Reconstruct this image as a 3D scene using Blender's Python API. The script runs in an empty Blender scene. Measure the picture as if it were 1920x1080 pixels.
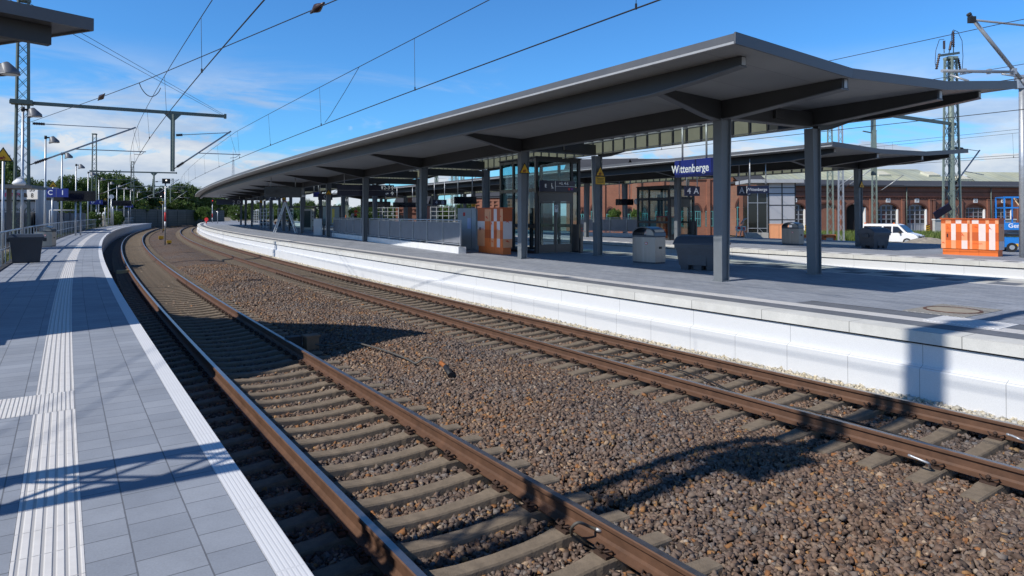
import bpy, math, random
import numpy as np
from mathutils import Vector, Matrix
random.seed(7); RNG = np.random.default_rng(11)
scene = bpy.context.scene
COL = scene.collection
R = math.radians
# ------------------------------------------------------------------ camera numbers
FPX, CAMH, PITCH, CYROW = 1235.65, 2.356, 0.012, 388.17
HP = 0.768            # platform top above rail top
# ------------------------------------------------------------------ alignments
class Path:
    """plan curve; s along, d to the right of it"""
    def __init__(self, x0, y0, th0, kfun, s0, s1, ds=0.25):
        n = int(round((s1 - s0) / ds)) + 1
        self.s = s0 + np.arange(n) * ds
        k = np.array([kfun(v) for v in self.s])
        i0 = int(round(-s0 / ds))
        th = np.cumsum(k) * ds
        self.th = th - th[i0] + th0
        sx = np.sin(self.th); cy = np.cos(self.th)
        x = np.concatenate([[0], np.cumsum((sx[1:] + sx[:-1]) / 2 * ds)])
        y = np.concatenate([[0], np.cumsum((cy[1:] + cy[:-1]) / 2 * ds)])
        self.x = x - x[i0] + x0; self.y = y - y[i0] + y0
    def h(self, s): return float(np.interp(s, self.s, self.th))
    def xy(self, s, d):
        t = np.interp(s, self.s, self.th)
        return (np.interp(s, self.s, self.x) + d * np.cos(t), np.interp(s, self.s, self.y) - d * np.sin(t))
    def p(self, s, d, z=0.0):
        x, y = self.xy(s, d); return Vector((float(x), float(y), z))
    def rz(self, s): return -self.h(s)
KS = [0.00095433, 0.00125978, 0.00130538, 0.00130914, 0.00139409, 0.00144664, 0.00144357, 0.00139476, 0.0013602]
KN = np.arange(9) * 15.0
T = Path(0.3216, 3.0, -0.6004, lambda s: float(np.interp(s, KN, KS)), -14, 300)
D2 = 5.4113; G = 1.507
class RoofLine:
    """axis of the near roof: follows the platform, which widens away from the camera"""
    k = 9.38 / 9.25
    def st(self, s): return 8.02 + s * self.k
    def dmid(self, s): return float(np.interp(self.st(s), [0, 8, 17, 45, 80, 140], [10.75, 11.1, 11.65, 12.85, 13.95, 14.0])) + 1.78
    def skew(self, s, c): return -0.075 * max(0.0, c + 1.75) * max(0.0, 1 - max(0.0, s + 3.2) / 12)
    def p(self, s, c, z=0.0):
        return T.p(self.st(s) + self.skew(s, c), self.dmid(s) + c, z)
    def xy(self, s, c):
        q = [self.p(s, float(v)) for v in np.atleast_1d(c)]
        return np.array([v.x for v in q]), np.array([v.y for v in q])
    def h(self, s):
        a, b = self.p(s - .5, 0), self.p(s + .5, 0); return math.atan2(b.x - a.x, b.y - a.y)
    def rz(self, s): return -self.h(s)
CY0 = RoofLine()
CY1 = Path(15.95, 32.35, R(-29.9), lambda s: 0.0 if s < 52 else 0.00155, -6, 150)
def gp(px, py, z):
    """point of the photograph's pixel on the level plane z"""
    x = (px - 960) / FPX; y = -(py - CYROW) / FPX
    dy = math.cos(PITCH) - y * math.sin(PITCH); dz = math.sin(PITCH) + y * math.cos(PITCH)
    t = (z - CAMH) / dz
    return Vector((x * t, dy * t, z))
def at(px, py, Y):
    """world point seen at that pixel at distance Y ahead"""
    x = (px - 960) / FPX; y = -(py - CYROW) / FPX
    dy = math.cos(PITCH) - y * math.sin(PITCH); dz = math.sin(PITCH) + y * math.cos(PITCH)
    t = Y / dy; return Vector((x * t, Y, CAMH + dz * t))
def frame(loc, rz=0.0):
    return Matrix.Translation(Vector(loc)) @ Matrix.Rotation(rz, 4, 'Z')
# ------------------------------------------------------------------ mesh builder
class MB:
    def __init__(self):
        self.v = []; self.f = []; self.m = []; self.uv = None; self.sm = []
    def add(self, verts, faces, mi=0, M=None, uvs=None, smooth=False):
        o = len(self.v)
        if M is not None: verts = [M @ Vector(p) for p in verts]
        self.v.extend([tuple(p) for p in verts])
        for i, fc in enumerate(faces):
            self.f.append(tuple(o + k for k in fc)); self.m.append(mi); self.sm.append(smooth)
            if uvs is not None:
                if self.uv is None: self.uv = {}
                self.uv[len(self.f) - 1] = uvs[i]
    def box(self, c, s, mi=0, M=None, rz=0.0, taper=None):
        x, y, z = s[0] / 2, s[1] / 2, s[2] / 2
        tx, ty = taper if taper else (1, 1)
        L = [(-x, -y, -z), (x, -y, -z), (x, y, -z), (-x, y, -z), (-x * tx, -y * ty, z), (x * tx, -y * ty, z), (x * tx, y * ty, z), (-x * tx, y * ty, z)]
        A = Matrix.Translation(Vector(c)) @ Matrix.Rotation(rz, 4, 'Z')
        if M is not None: A = M @ A
        self.add(L, [(0, 3, 2, 1), (4, 5, 6, 7), (0, 1, 5, 4), (1, 2, 6, 5), (2, 3, 7, 6), (3, 0, 4, 7)], mi, A)
    def bar(self, p, q, w, h=None, mi=0, M=None, up=(0, 0, 1)):
        h = h or w; p = Vector(p); q = Vector(q)
        if M is not None: p = M @ p; q = M @ q
        a = (q - p); L = a.length
        if L < 1e-6: return
        a /= L; u = Vector(up)
        if abs(a.dot(u)) > .98: u = Vector((1, 0, 0)) if abs(a.x) < .9 else Vector((0, 1, 0))
        s = a.cross(u).normalized(); t = s.cross(a).normalized()
        V = []
        for b in (p, q):
            for i, j in ((-1, -1), (1, -1), (1, 1), (-1, 1)): V.append(b + s * i * w / 2 + t * j * h / 2)
        self.add(V, [(0, 1, 2, 3), (7, 6, 5, 4), (0, 4, 5, 1), (1, 5, 6, 2), (2, 6, 7, 3), (3, 7, 4, 0)], mi)
    def tube(self, pts, r, n=8, mi=0, M=None, cap=True, r2=None):
        pts = [Vector(p) for p in pts]
        if M is not None: pts = [M @ p for p in pts]
        V = []; F = []
        rs = r if isinstance(r, (list, tuple)) else [r] * len(pts)
        if r2 is not None: rs = [r + (r2 - r) * i / (len(pts) - 1) for i in range(len(pts))]
        prev = None
        for i, p in enumerate(pts):
            a = (pts[min(i + 1, len(pts) - 1)] - pts[max(i - 1, 0)]).normalized()
            u = Vector((0, 0, 1)) if abs(a.z) < .95 else Vector((1, 0, 0))
            if prev is not None and abs(a.dot(prev)) < .95: u = prev
            s = a.cross(u).normalized(); t = s.cross(a).normalized(); prev = t
            for k in range(n):
                w = 2 * math.pi * k / n
                V.append(p + (s * math.cos(w) + t * math.sin(w)) * rs[i])
        for i in range(len(pts) - 1):
            for k in range(n):
                k2 = (k + 1) % n
                F.append((i * n + k, i * n + k2, (i + 1) * n + k2, (i + 1) * n + k))
        self.add(V, F, mi, None, None, True)
        if cap:
            o = len(self.v) - len(V)
            self.f.append(tuple(o + k for k in range(n - 1, -1, -1))); self.m.append(mi); self.sm.append(False)
            self.f.append(tuple(o + (len(pts) - 1) * n + k for k in range(n))); self.m.append(mi); self.sm.append(False)
    def prism(self, poly, z0, z1, mi=0, M=None):
        """poly: list of (x,y) counter-clockwise"""
        n = len(poly)
        V = [(x, y, z0) for x, y in poly] + [(x, y, z1) for x, y in poly]
        F = [tuple(range(n - 1, -1, -1)), tuple(range(n, 2 * n))] + [(i, (i + 1) % n, n + (i + 1) % n, n + i) for i in range(n)]
        self.add(V, F, mi, M)
    def extrude(self, poly, y0, y1, mi=0, M=None):
        """poly in local XZ (counter-clockwise seen from -Y), extruded along Y"""
        n = len(poly)
        V = [(x, y0, z) for x, z in poly] + [(x, y1, z) for x, z in poly]
        F = [tuple(range(n)), tuple(range(2 * n - 1, n - 1, -1))] + [((i + 1) % n, i, n + i, n + (i + 1) % n) for i in range(n)]
        self.add(V, F, mi, M)
    def sweep(self, path, prof, s0, s1, ds=1.0, mi=0, closed=True, caps=True, smooth=False, zoff=None):
        """prof: list of (d, z); closed profile -> solid along the path. uv = (s, running length)"""
        n = len(prof); ns = max(2, int(math.ceil((s1 - s0) / ds)) + 1)
        ss = np.linspace(s0, s1, ns)
        V = []
        for s in ss:
            x, y = path.xy(s, np.array([q[0] for q in prof]))
            dz = zoff(s) if zoff else 0
            for k in range(n): V.append((float(x[k]), float(y[k]), prof[k][1] + dz))
        L = [0]
        for k in range(n):
            a, b = prof[k], prof[(k + 1) % n]
            L.append(L[-1] + math.hypot(a[0] - b[0], a[1] - b[1]))
        F = []; U = []
        for i in range(ns - 1):
            for k in range(n if closed else n - 1):
                k2 = (k + 1) % n
                F.append((i * n + k, i * n + k2, (i + 1) * n + k2, (i + 1) * n + k))
                U.append(((ss[i], L[k]), (ss[i], L[k + 1]), (ss[i + 1], L[k + 1]), (ss[i + 1], L[k])))
        if closed and caps:
            F.append(tuple(range(n - 1, -1, -1))); U.append([(prof[k][0], prof[k][1]) for k in range(n - 1, -1, -1)])
            F.append(tuple((ns - 1) * n + k for k in range(n))); U.append([(prof[k][0], prof[k][1]) for k in range(n)])
        self.add(V, F, mi, None, U, smooth)
    def build(self, name, mats, parent=None, world=False):
        me = bpy.data.meshes.new(name)
        v = self.v
        if world and parent is not None:
            W = WM[parent.name].inverted(); v = [tuple(W @ Vector(p)) for p in v]
        me.from_pydata(v, [], self.f)
        mats = mats if isinstance(mats, (list, tuple)) else [mats]
        for m in mats: me.materials.append(m)
        if len(mats) > 1: me.polygons.foreach_set('material_index', self.m)
        if any(self.sm): me.polygons.foreach_set('use_smooth', self.sm)
        if self.uv is not None:
            lay = me.uv_layers.new(name='UVMap'); arr = np.zeros((len(me.loops), 2), np.float32)
            for i, p in enumerate(me.polygons):
                u = self.uv.get(i)
                if u is not None:
                    arr[p.loop_start:p.loop_start + p.loop_total] = u
            lay.data.foreach_set('uv', arr.ravel())
        me.update()
        o = bpy.data.objects.new(name, me); COL.objects.link(o)
        if parent is not None: o.parent = parent
        WM[o.name] = WM[parent.name].copy() if parent is not None else Matrix()
        return o
WM = {}
def thing(name, label, cat, loc=(0, 0, 0), rz=0.0, group=None, kind=None):
    o = bpy.data.objects.new(name, None); COL.objects.link(o); o.empty_display_size = .2
    o.location = loc; o.rotation_euler = (0, 0, rz)
    WM[o.name] = frame(loc, rz)
    return tag(o, label, cat, group, kind)
def tag(o, label=None, cat=None, group=None, kind=None):
    if label: o['label'] = label
    if cat: o['category'] = cat
    if group: o['group'] = group
    if kind: o['kind'] = kind
    return o
def dup(root, loc, rz=0.0, label=None, group=None, scale=None):
    def cp(o, par):
        c = o.copy(); COL.objects.link(c)
        if par is not None: c.parent = par
        for ch in list(o.children): cp(ch, c)
        return c
    r = cp(root, None); r.location = loc; r.rotation_euler = (0, 0, rz)
    if scale: r.scale = scale if not isinstance(scale, (int, float)) else (scale,) * 3
    WM[r.name] = frame(loc, rz)
    if label: r['label'] = label
    if group: r['group'] = group
    return r
def lettering(text, size, M, mat, parent, name='lettering', align='CENTER', sx=1.0, ext=0.004):
    """raised letters in local XZ, facing local -Y"""
    cu = bpy.data.curves.new('text', 'FONT'); cu.body = text; cu.size = size; cu.align_x = align; cu.align_y = 'CENTER'
    cu.extrude = ext; cu.resolution_u = 3; cu.offset = size * 0.012
    ob = bpy.data.objects.new('text', cu); COL.objects.link(ob)
    dg = bpy.context.evaluated_depsgraph_get()
    me = bpy.data.meshes.new_from_object(ob.evaluated_get(dg)); bpy.data.objects.remove(ob)
    me.transform(M @ Matrix.Rotation(R(90), 4, 'X') @ Matrix.Diagonal((sx, 1, 1, 1)))
    me.materials.clear(); me.materials.append(mat)
    o = bpy.data.objects.new(name, me); COL.objects.link(o); o.parent = parent
    return o
# ------------------------------------------------------------------ materials
MATS = {}
def nt(m):
    m.use_nodes = True; t = m.node_tree
    return t, t.nodes, t.links, t.nodes['Principled BSDF']
def pm(name, col, rough=.6, metal=0., var=.12, scale=3., bump=0., bscale=60., detail=4, streak=None, spec=None):
    """principled with fractal colour variation and an optional fine bump"""
    if name in MATS: return MATS[name]
    m = bpy.data.materials.new(name); t, N, L, b = nt(m)
    b.inputs['Roughness'].default_value = rough; b.inputs['Metallic'].default_value = metal
    if spec is not None: b.inputs['Specular IOR Level'].default_value = spec
    tc = N.new('ShaderNodeTexCoord'); mp = N.new('ShaderNodeMapping'); L.new(tc.outputs['Object'], mp.inputs[0])
    if streak: mp.inputs['Scale'].default_value = streak
    nz = N.new('ShaderNodeTexNoise'); nz.inputs['Scale'].default_value = scale; nz.inputs['Detail'].default_value = detail; nz.inputs['Roughness'].default_value = .65
    L.new(mp.outputs[0], nz.inputs['Vector'])
    cr = N.new('ShaderNodeValToRGB'); cr.color_ramp.elements[0].position = .28; cr.color_ramp.elements[1].position = .72
    lo = [max(0, c * (1 - var)) for c in col]; hi = [min(1, c * (1 + var)) for c in col]
    cr.color_ramp.elements[0].color = (*lo, 1); cr.color_ramp.elements[1].color = (*hi, 1)
    L.new(nz.outputs['Fac'], cr.inputs[0]); L.new(cr.outputs[0], b.inputs['Base Color'])
    mr = N.new('ShaderNodeMapRange'); mr.inputs['To Min'].default_value = max(.03, rough - .08); mr.inputs['To Max'].default_value = min(1, rough + .1)
    L.new(nz.outputs['Fac'], mr.inputs[0]); L.new(mr.outputs[0], b.inputs['Roughness'])
    if bump:
        n2 = N.new('ShaderNodeTexNoise'); n2.inputs['Scale'].default_value = bscale; n2.inputs['Detail'].default_value = 3
        L.new(tc.outputs['Object'], n2.inputs['Vector'])
        bp = N.new('ShaderNodeBump'); bp.inputs['Strength'].default_value = bump; bp.inputs['Distance'].default_value = .01
        L.new(n2.outputs['Fac'], bp.inputs['Height']); L.new(bp.outputs[0], b.inputs['Normal'])
    MATS[name] = m; return m
def glass(name, tint=(.8, .9, .9), refl=.12):
    if name in MATS: return MATS[name]
    m = bpy.data.materials.new(name); t, N, L, b = nt(m); N.remove(b)
    out = N['Material Output']
    tr = N.new('ShaderNodeBsdfTransparent'); tr.inputs[0].default_value = (*tint, 1)
    gl = N.new('ShaderNodeBsdfGlossy'); gl.inputs['Roughness'].default_value = .02; gl.inputs[0].default_value = (.6, .66, .7, 1)
    lw = N.new('ShaderNodeLayerWeight'); lw.inputs['Blend'].default_value = .5
    pw = N.new('ShaderNodeMath'); pw.operation = 'POWER'; pw.inputs[1].default_value = 4; L.new(lw.outputs['Facing'], pw.inputs[0])
    ad = N.new('ShaderNodeMath'); ad.operation = 'MULTIPLY_ADD'; ad.inputs[1].default_value = .6; ad.inputs[2].default_value = .04 + refl * .3; ad.use_clamp = True
    L.new(pw.outputs[0], ad.inputs[0])
    mx = N.new('ShaderNodeMixShader'); L.new(ad.outputs[0], mx.inputs[0]); L.new(tr.outputs[0], mx.inputs[1]); L.new(gl.outputs[0], mx.inputs[2])
    L.new(mx.outputs[0], out.inputs[0]); MATS[name] = m; return m
def emit(name, col, s):
    if name in MATS: return MATS[name]
    m = bpy.data.materials.new(name); t, N, L, b = nt(m)
    b.inputs['Base Color'].default_value = (*col, 1); b.inputs['Emission Color'].default_value = (*col, 1); b.inputs['Emission Strength'].default_value = s
    MATS[name] = m; return m
def brickmat(name, c1, c2, mort, bw, rh, msize=.008, off=.5, rough=.75, uv=True, rot=0., bump=.25, stain=.18, stscale=.8, bias=0., swap=False, coords=None):
    """bricks / slabs laid by metres of UV (s,d) or of object space"""
    if name in MATS: return MATS[name]
    m = bpy.data.materials.new(name); t, N, L, b = nt(m); b.inputs['Roughness'].default_value = rough
    tc = N.new('ShaderNodeTexCoord'); src = tc.outputs['UV' if uv else 'Object']
    mp = N.new('ShaderNodeMapping'); mp.inputs['Rotation'].default_value = coords or (0, 0, rot); L.new(src, mp.inputs[0])
    bt = N.new('ShaderNodeTexBrick'); L.new(mp.outputs[0], bt.inputs['Vector'])
    bt.offset = off; bt.inputs['Scale'].default_value = 1; bt.inputs['Brick Width'].default_value = bw; bt.inputs['Row Height'].default_value = rh
    bt.inputs['Mortar Size'].default_value = msize; bt.inputs['Mortar Smooth'].default_value = .15; bt.inputs['Bias'].default_value = bias
    bt.inputs['Color1'].default_value = (*c1, 1); bt.inputs['Color2'].default_value = (*c2, 1); bt.inputs['Mortar'].default_value = (*mort, 1)
    nz = N.new('ShaderNodeTexNoise'); nz.inputs['Scale'].default_value = stscale; nz.inputs['Detail'].default_value = 8; nz.inputs['Roughness'].default_value = .7
    L.new(tc.outputs['Object'], nz.inputs['Vector'])
    mr = N.new('ShaderNodeMapRange'); mr.inputs['From Min'].default_value = .3; mr.inputs['From Max'].default_value = .7
    mr.inputs['To Min'].default_value = 1 - stain; mr.inputs['To Max'].default_value = 1 + stain
    L.new(nz.outputs['Fac'], mr.inputs[0])
    n3 = N.new('ShaderNodeTexNoise'); n3.inputs['Scale'].default_value = 90; n3.inputs['Detail'].default_value = 2; L.new(tc.outputs['Object'], n3.inputs['Vector'])
    m3 = N.new('ShaderNodeMapRange'); m3.inputs['To Min'].default_value = .86; m3.inputs['To Max'].default_value = 1.14; L.new(n3.outputs['Fac'], m3.inputs[0])
    mu = N.new('ShaderNodeMath'); mu.operation = 'MULTIPLY'; L.new(mr.outputs[0], mu.inputs[0]); L.new(m3.outputs[0], mu.inputs[1])
    vm = N.new('ShaderNodeVectorMath'); vm.operation = 'SCALE'; L.new(bt.outputs['Color'], vm.inputs[0]); L.new(mu.outputs[0], vm.inputs['Scale'])
    L.new(vm.outputs[0], b.inputs['Base Color'])
    if bump:
        sb = N.new('ShaderNodeMath'); sb.operation = 'MULTIPLY_ADD'; sb.inputs[1].default_value = -1; L.new(bt.outputs['Fac'], sb.inputs[0]); 
        m4 = N.new('ShaderNodeMath'); m4.operation = 'MULTIPLY'; m4.inputs[1].default_value = .25; L.new(n3.outputs['Fac'], m4.inputs[0]); L.new(m4.outputs[0], sb.inputs[2])
        bp = N.new('ShaderNodeBump'); bp.inputs['Strength'].default_value = bump; bp.inputs['Distance'].default_value = .006
        L.new(sb.outputs[0], bp.inputs['Height']); L.new(bp.outputs[0], b.inputs['Normal'])
    MATS[name] = m; return m
def ribmat(name, col, pitch, axis='d', rough=.55, joint=None, dirt=.08, groove=.62, bump=.8):
    """white tactile slabs: ribs along the path (axis d) or across it, cross joints every joint metres"""
    if name in MATS: return MATS[name]
    m = bpy.data.materials.new(name); t, N, L, b = nt(m); b.inputs['Roughness'].default_value = rough
    tc = N.new('ShaderNodeTexCoord'); sp = N.new('ShaderNodeSeparateXYZ'); L.new(tc.outputs['UV'], sp.inputs[0])
    def tri(out, per, width):
        d = N.new('ShaderNodeMath'); d.operation = 'DIVIDE'; d.inputs[1].default_value = per; L.new(out, d.inputs[0])
        f = N.new('ShaderNodeMath'); f.operation = 'FRACT'; L.new(d.outputs[0], f.inputs[0])
        a = N.new('ShaderNodeMath'); a.operation = 'SUBTRACT'; a.inputs[1].default_value = .5; L.new(f.outputs[0], a.inputs[0])
        c = N.new('ShaderNodeMath'); c.operation = 'ABSOLUTE'; L.new(a.outputs[0], c.inputs[0])
        r = N.new('ShaderNodeMapRange'); r.inputs['From Min'].default_value = .5 - width; r.inputs['From Max'].default_value = .5 - width * .35
        r.interpolation_type = 'SMOOTHSTEP'; L.new(c.outputs[0], r.inputs[0]); return r.outputs[0]
    g = tri(sp.outputs['Y' if axis == 'd' else 'X'], pitch, .24)
    h = g
    if joint:
        j = tri(sp.outputs['X' if axis == 'd' else 'Y'], joint, .012)
        mxx = N.new('ShaderNodeMath'); mxx.operation = 'MAXIMUM'; L.new(g, mxx.inputs[0]); L.new(j, mxx.inputs[1]); h = mxx.outputs[0]
    nz = N.new('ShaderNodeTexNoise'); nz.inputs['Scale'].default_value = 6; nz.inputs['Detail'].default_value = 9; nz.inputs['Roughness'].default_value = .75; L.new(tc.outputs['Object'], nz.inputs['Vector'])
    cr = N.new('ShaderNodeValToRGB'); cr.color_ramp.elements[0].position = .3; cr.color_ramp.elements[1].position = .6
    cr.color_ramp.elements[0].color = (*[c * (1 - dirt * 1.6) for c in col], 1); cr.color_ramp.elements[1].color = (*col, 1); L.new(nz.outputs['Fac'], cr.inputs[0])
    mx = N.new('ShaderNodeMix'); mx.data_type = 'RGBA'; L.new(h, mx.inputs['Factor']); L.new(cr.outputs[0], mx.inputs['A']); mx.inputs['B'].default_value = (*[c * groove for c in col], 1)
    L.new(mx.outputs['Result'], b.inputs['Base Color'])
    iv = N.new('ShaderNodeMath'); iv.operation = 'SUBTRACT'; iv.inputs[0].default_value = 1; L.new(h, iv.inputs[1])
    bp = N.new('ShaderNodeBump'); bp.inputs['Strength'].default_value = bump; bp.inputs['Distance'].default_value = .005; L.new(iv.outputs[0], bp.inputs['Height']); L.new(bp.outputs[0], b.inputs['Normal'])
    MATS[name] = m; return m
ANTH = pm('anthracite_paint', (.036, .036, .037), .45, 0, .10, 2.2, .04, 40)
COLPAINT = pm('column_paint', (.15, .165, .178), .45, 0, .08, 2.2, .04, 40)
FASCIA = pm('fascia_sheet', (.115, .118, .125), .42, .1, .10, 1.2)
LAMPGREY = pm('lamp_shade_grey', (.15, .16, .18), .45, .1, .08, 3)
ALU = pm('galvanised_steel', (.46, .48, .50), .42, .55, .14, 9)
STEEL = pm('brushed_steel', (.30, .295, .285), .36, .7, .12, 6, streak=(1, 1, .06))
DOORSTEEL = pm('dark_door_steel', (.11, .105, .10), .4, .6, .1, 4)
GREENSTEEL = pm('mast_paint_green', (.13, .165, .145), .6, .1, .2, 6)
DARKGREY = pm('dark_grey_plastic', (.06, .07, .085), .5, 0, .12, 5, .1, 160)
BLUESIGN = pm('sign_blue', (.012, .024, .21), .35, 0, .05, 3)
NAVY = pm('sign_navy', (.006, .008, .035), .3, 0, .1, 3)
DISPLAY = pm('display_black', (.006, .007, .012), .18, 0, .1, 3)
DEPOTW = pm('dull_white_sheet', (.42, .43, .44), .55, 0, .08, 1)
WHITE = pm('white_paint', (.78, .78, .77), .45, 0, .05, 4)
LETTER = pm('white_letter', (.82, .84, .88), .5, 0, .02, 4)
BLACK = pm('black_rubber', (.014, .014, .015), .6, 0, .2, 8)
YELLOW = pm('yellow_paint', (.75, .42, .02), .5, 0, .1, 6)
SIGNYEL = pm('sign_yellow', (.72, .40, .012), .5, 0, .04, 6)
ORANGE = pm('orange_paint', (.78, .17, .03), .5, 0, .06, 3)
DKORANGE = pm('burnt_orange_paint', (.55, .105, .022), .5, 0, .06, 3)
LTORANGE = pm('peach_paint', (.80, .36, .18), .5, 0, .06, 3)
PINKWHITE = pm('pale_pink_paint', (.78, .66, .62), .5, 0, .05, 3)
REDSIGN = pm('red_paint', (.62, .03, .03), .45, 0, .1, 5)
CONC = pm('pale_concrete', (.50, .49, .455), .8, 0, .13, 2.5, .15, 90)
CONCW = pm('white_concrete', (.70, .70, .69), .75, 0, .08, 2.0, .1, 90)
GREYSHEET = pm('grey_sheet', (.42, .43, .44), .5, 0, .08, 2)
PANELGREY = pm('railing_panel_grey', (.27, .28, .305), .55, .1, .1, 2)
CLEAR = glass('clear_glass', (.80, .92, .92), .02)
ROOFGLASS = glass('roof_glass', (.80, .84, .82), .02)
# ================================================================== world, sun, camera
SUN_AZ, SUN_EL = R(58.5), R(43.0)       # heading in which the light travels, elevation
world = bpy.data.worlds.new('World'); scene.world = world; world.use_nodes = True
wt = world.node_tree; WN, WL = wt.nodes, wt.links
bg = WN['Background']; bg.inputs['Strength'].default_value = .085
sky = WN.new('ShaderNodeTexSky'); sky.sky_type = 'NISHITA'; sky.sun_disc = False
sky.sun_elevation = SUN_EL; sky.sun_rotation = SUN_AZ + math.pi
sky.altitude = 50; sky.air_density = 1.0; sky.dust_density = .35; sky.ozone_density = 3.2
tcw = WN.new('ShaderNodeTexCoord'); sepw = WN.new('ShaderNodeSeparateXYZ'); WL.new(tcw.outputs['Generated'], sepw.inputs[0])
def wmath(op, a, b=None, c=None, clamp=False):
    n = WN.new('ShaderNodeMath'); n.operation = op; n.use_clamp = clamp
    for i, q in enumerate((a, b, c)):
        if q is None: continue
        if isinstance(q, (int, float)): n.inputs[i].default_value = q
        else: WL.new(q, n.inputs[i])
    return n.outputs[0]
def wrange(v, a, b, c=0, d=1):
    n = WN.new('ShaderNodeMapRange'); n.interpolation_type = 'SMOOTHSTEP'; WL.new(v, n.inputs[0])
    for i, q in zip(('From Min', 'From Max', 'To Min', 'To Max'), (a, b, c, d)): n.inputs[i].default_value = q
    return n.outputs[0]
def wnoise(sc, off, scale, detail=8, rough=.62, dist=0.):
    mp = WN.new('ShaderNodeMapping'); mp.inputs['Scale'].default_value = sc; mp.inputs['Location'].default_value = off
    WL.new(tcw.outputs['Generated'], mp.inputs[0])
    n = WN.new('ShaderNodeTexNoise'); n.inputs['Scale'].default_value = scale; n.inputs['Detail'].default_value = detail; n.inputs['Roughness'].default_value = rough; n.inputs['Distortion'].default_value = dist
    WL.new(mp.outputs[0], n.inputs['Vector']); return n.outputs['Fac']
z = sepw.outputs['Z']
# layered streaks
st = wnoise((1, 1, 5.5), (3.1, 1.7, .4), 3.2, 9, .6, .6)
band = wmath('MULTIPLY', wrange(z, .03, .10), wrange(z, .24, .12))
streak = wmath('MULTIPLY', wrange(st, .46, .64), band)
# cumulus heaps near the horizon
cu = wnoise((1, 1, 2.4), (.3, 5.2, .9), 7.5, 10, .58, .25)
lowb = wrange(z, .165, .02)
cum = wrange(wmath('ADD', cu, wmath('MULTIPLY_ADD', lowb, .25, -.115)), .525, .63)
cum = wmath('MULTIPLY', cum, wrange(z, .19, .10))
xx = wmath('ABSOLUTE', wmath('ADD', sepw.outputs['X'], .05))
side = wmath('MULTIPLY_ADD', wrange(xx, .10, .45), .16, -.05)
streak = wmath('MULTIPLY', wrange(wmath('ADD', st, side), .47, .64), band)
cum = wrange(wmath('ADD', wmath('ADD', cu, wmath('MULTIPLY', side, .6)), wmath('MULTIPLY_ADD', lowb, .25, -.115)), .535, .63)
cum = wmath('MULTIPLY', cum, wrange(z, .19, .10))
mask = wmath('MINIMUM', wmath('MAXIMUM', wmath('MULTIPLY', streak, .75), cum), .93, clamp=True)
shade = wnoise((1, 1, 3), (9.3, 2.2, 4.9), 6, 6, .6)
ccol = WN.new('ShaderNodeMix'); ccol.data_type = 'RGBA'; WL.new(wrange(shade, .35, .65), ccol.inputs['Factor'])
ccol.inputs['A'].default_value = (5.6, 6.6, 8.4, 1); ccol.inputs['B'].default_value = (9.3, 9.6, 10.0, 1)
# the blue of the clear sky: deepen Nishita a little with height
tintm = WN.new('ShaderNodeMix'); tintm.data_type = 'RGBA'; tintm.blend_type = 'MULTIPLY'; tintm.inputs['Factor'].default_value = 1; WL.new(sky.outputs[0], tintm.inputs['A'])
zr_ = WN.new('ShaderNodeMix'); zr_.data_type = 'RGBA'; WL.new(wrange(z, .30, .75), zr_.inputs['Factor']); zr_.inputs['A'].default_value = (.66, 1.40, 2.05, 1); zr_.inputs['B'].default_value = (.19, .40, .70, 1); WL.new(zr_.outputs['Result'], tintm.inputs['B'])
class _H: pass
hs = _H(); hs.outputs = [tintm.outputs['Result']]
mixw = WN.new('ShaderNodeMix'); mixw.data_type = 'RGBA'; WL.new(mask, mixw.inputs['Factor']); WL.new(hs.outputs[0], mixw.inputs['A']); WL.new(ccol.outputs['Result'], mixw.inputs['B'])
WL.new(mixw.outputs['Result'], bg.inputs['Color'])
sl = bpy.data.lights.new('sun', 'SUN'); sl.energy = 4.6; sl.angle = R(.53); sl.color = (1.0, .95, .87)
so = bpy.data.objects.new('sun', sl); COL.objects.link(so); so.location = (0, 0, 60)
ld = Vector((math.sin(SUN_AZ) * math.cos(SUN_EL), math.cos(SUN_AZ) * math.cos(SUN_EL), -math.sin(SUN_EL)))
so.rotation_euler = ld.to_track_quat('-Z', 'Y').to_euler()
cam = bpy.data.cameras.new('camera'); co = bpy.data.objects.new('camera', cam); COL.objects.link(co); scene.camera = co
cam.sensor_width = 36; cam.lens = FPX / 1920 * 36; cam.shift_y = -(540 - CYROW) / 1920
cam.clip_start = .05; cam.clip_end = 4000
co.location = (0, 0, CAMH); co.rotation_euler = (R(90) + PITCH, 0, 0)
scene.view_settings.view_transform = 'Standard'; scene.view_settings.look = 'None'; scene.view_settings.exposure = 0; scene.view_settings.gamma = 1
scene.cycles.max_bounces = 8; scene.cycles.transparent_max_bounces = 16; scene.cycles.diffuse_bounces = 4
scene.cycles.use_denoising = True
# ================================================================== ground and ballast
def stone_ramp(N, L, src, pale=False):
    cr = N.new('ShaderNodeValToRGB'); cr.color_ramp.interpolation = 'LINEAR'
    e = cr.color_ramp.elements
    if pale: cols = [(0, (.36, .33, .26)), (.3, (.52, .46, .34)), (.55, (.40, .40, .38)), (.8, (.62, .55, .42)), (1, (.55, .53, .50))]
    else: cols = [(0, (.06, .048, .042)), (.22, (.125, .088, .068)), (.42, (.165, .13, .112)), (.58, (.20, .165, .135)), (.70, (.155, .115, .095)), (.82, (.19, .185, .18)), (.92, (.25, .12, .045)), (.96, (.30, .19, .085)), (1, (.36, .33, .29))]
    e[0].position, e[0].color = cols[0][0], (*cols[0][1], 1); e[1].position, e[1].color = cols[-1][0], (*cols[-1][1], 1)
    for p, c in cols[1:-1]:
        q = e.new(p); q.color = (*c, 1)
    L.new(src, cr.inputs[0]); return cr.outputs[0]
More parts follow.
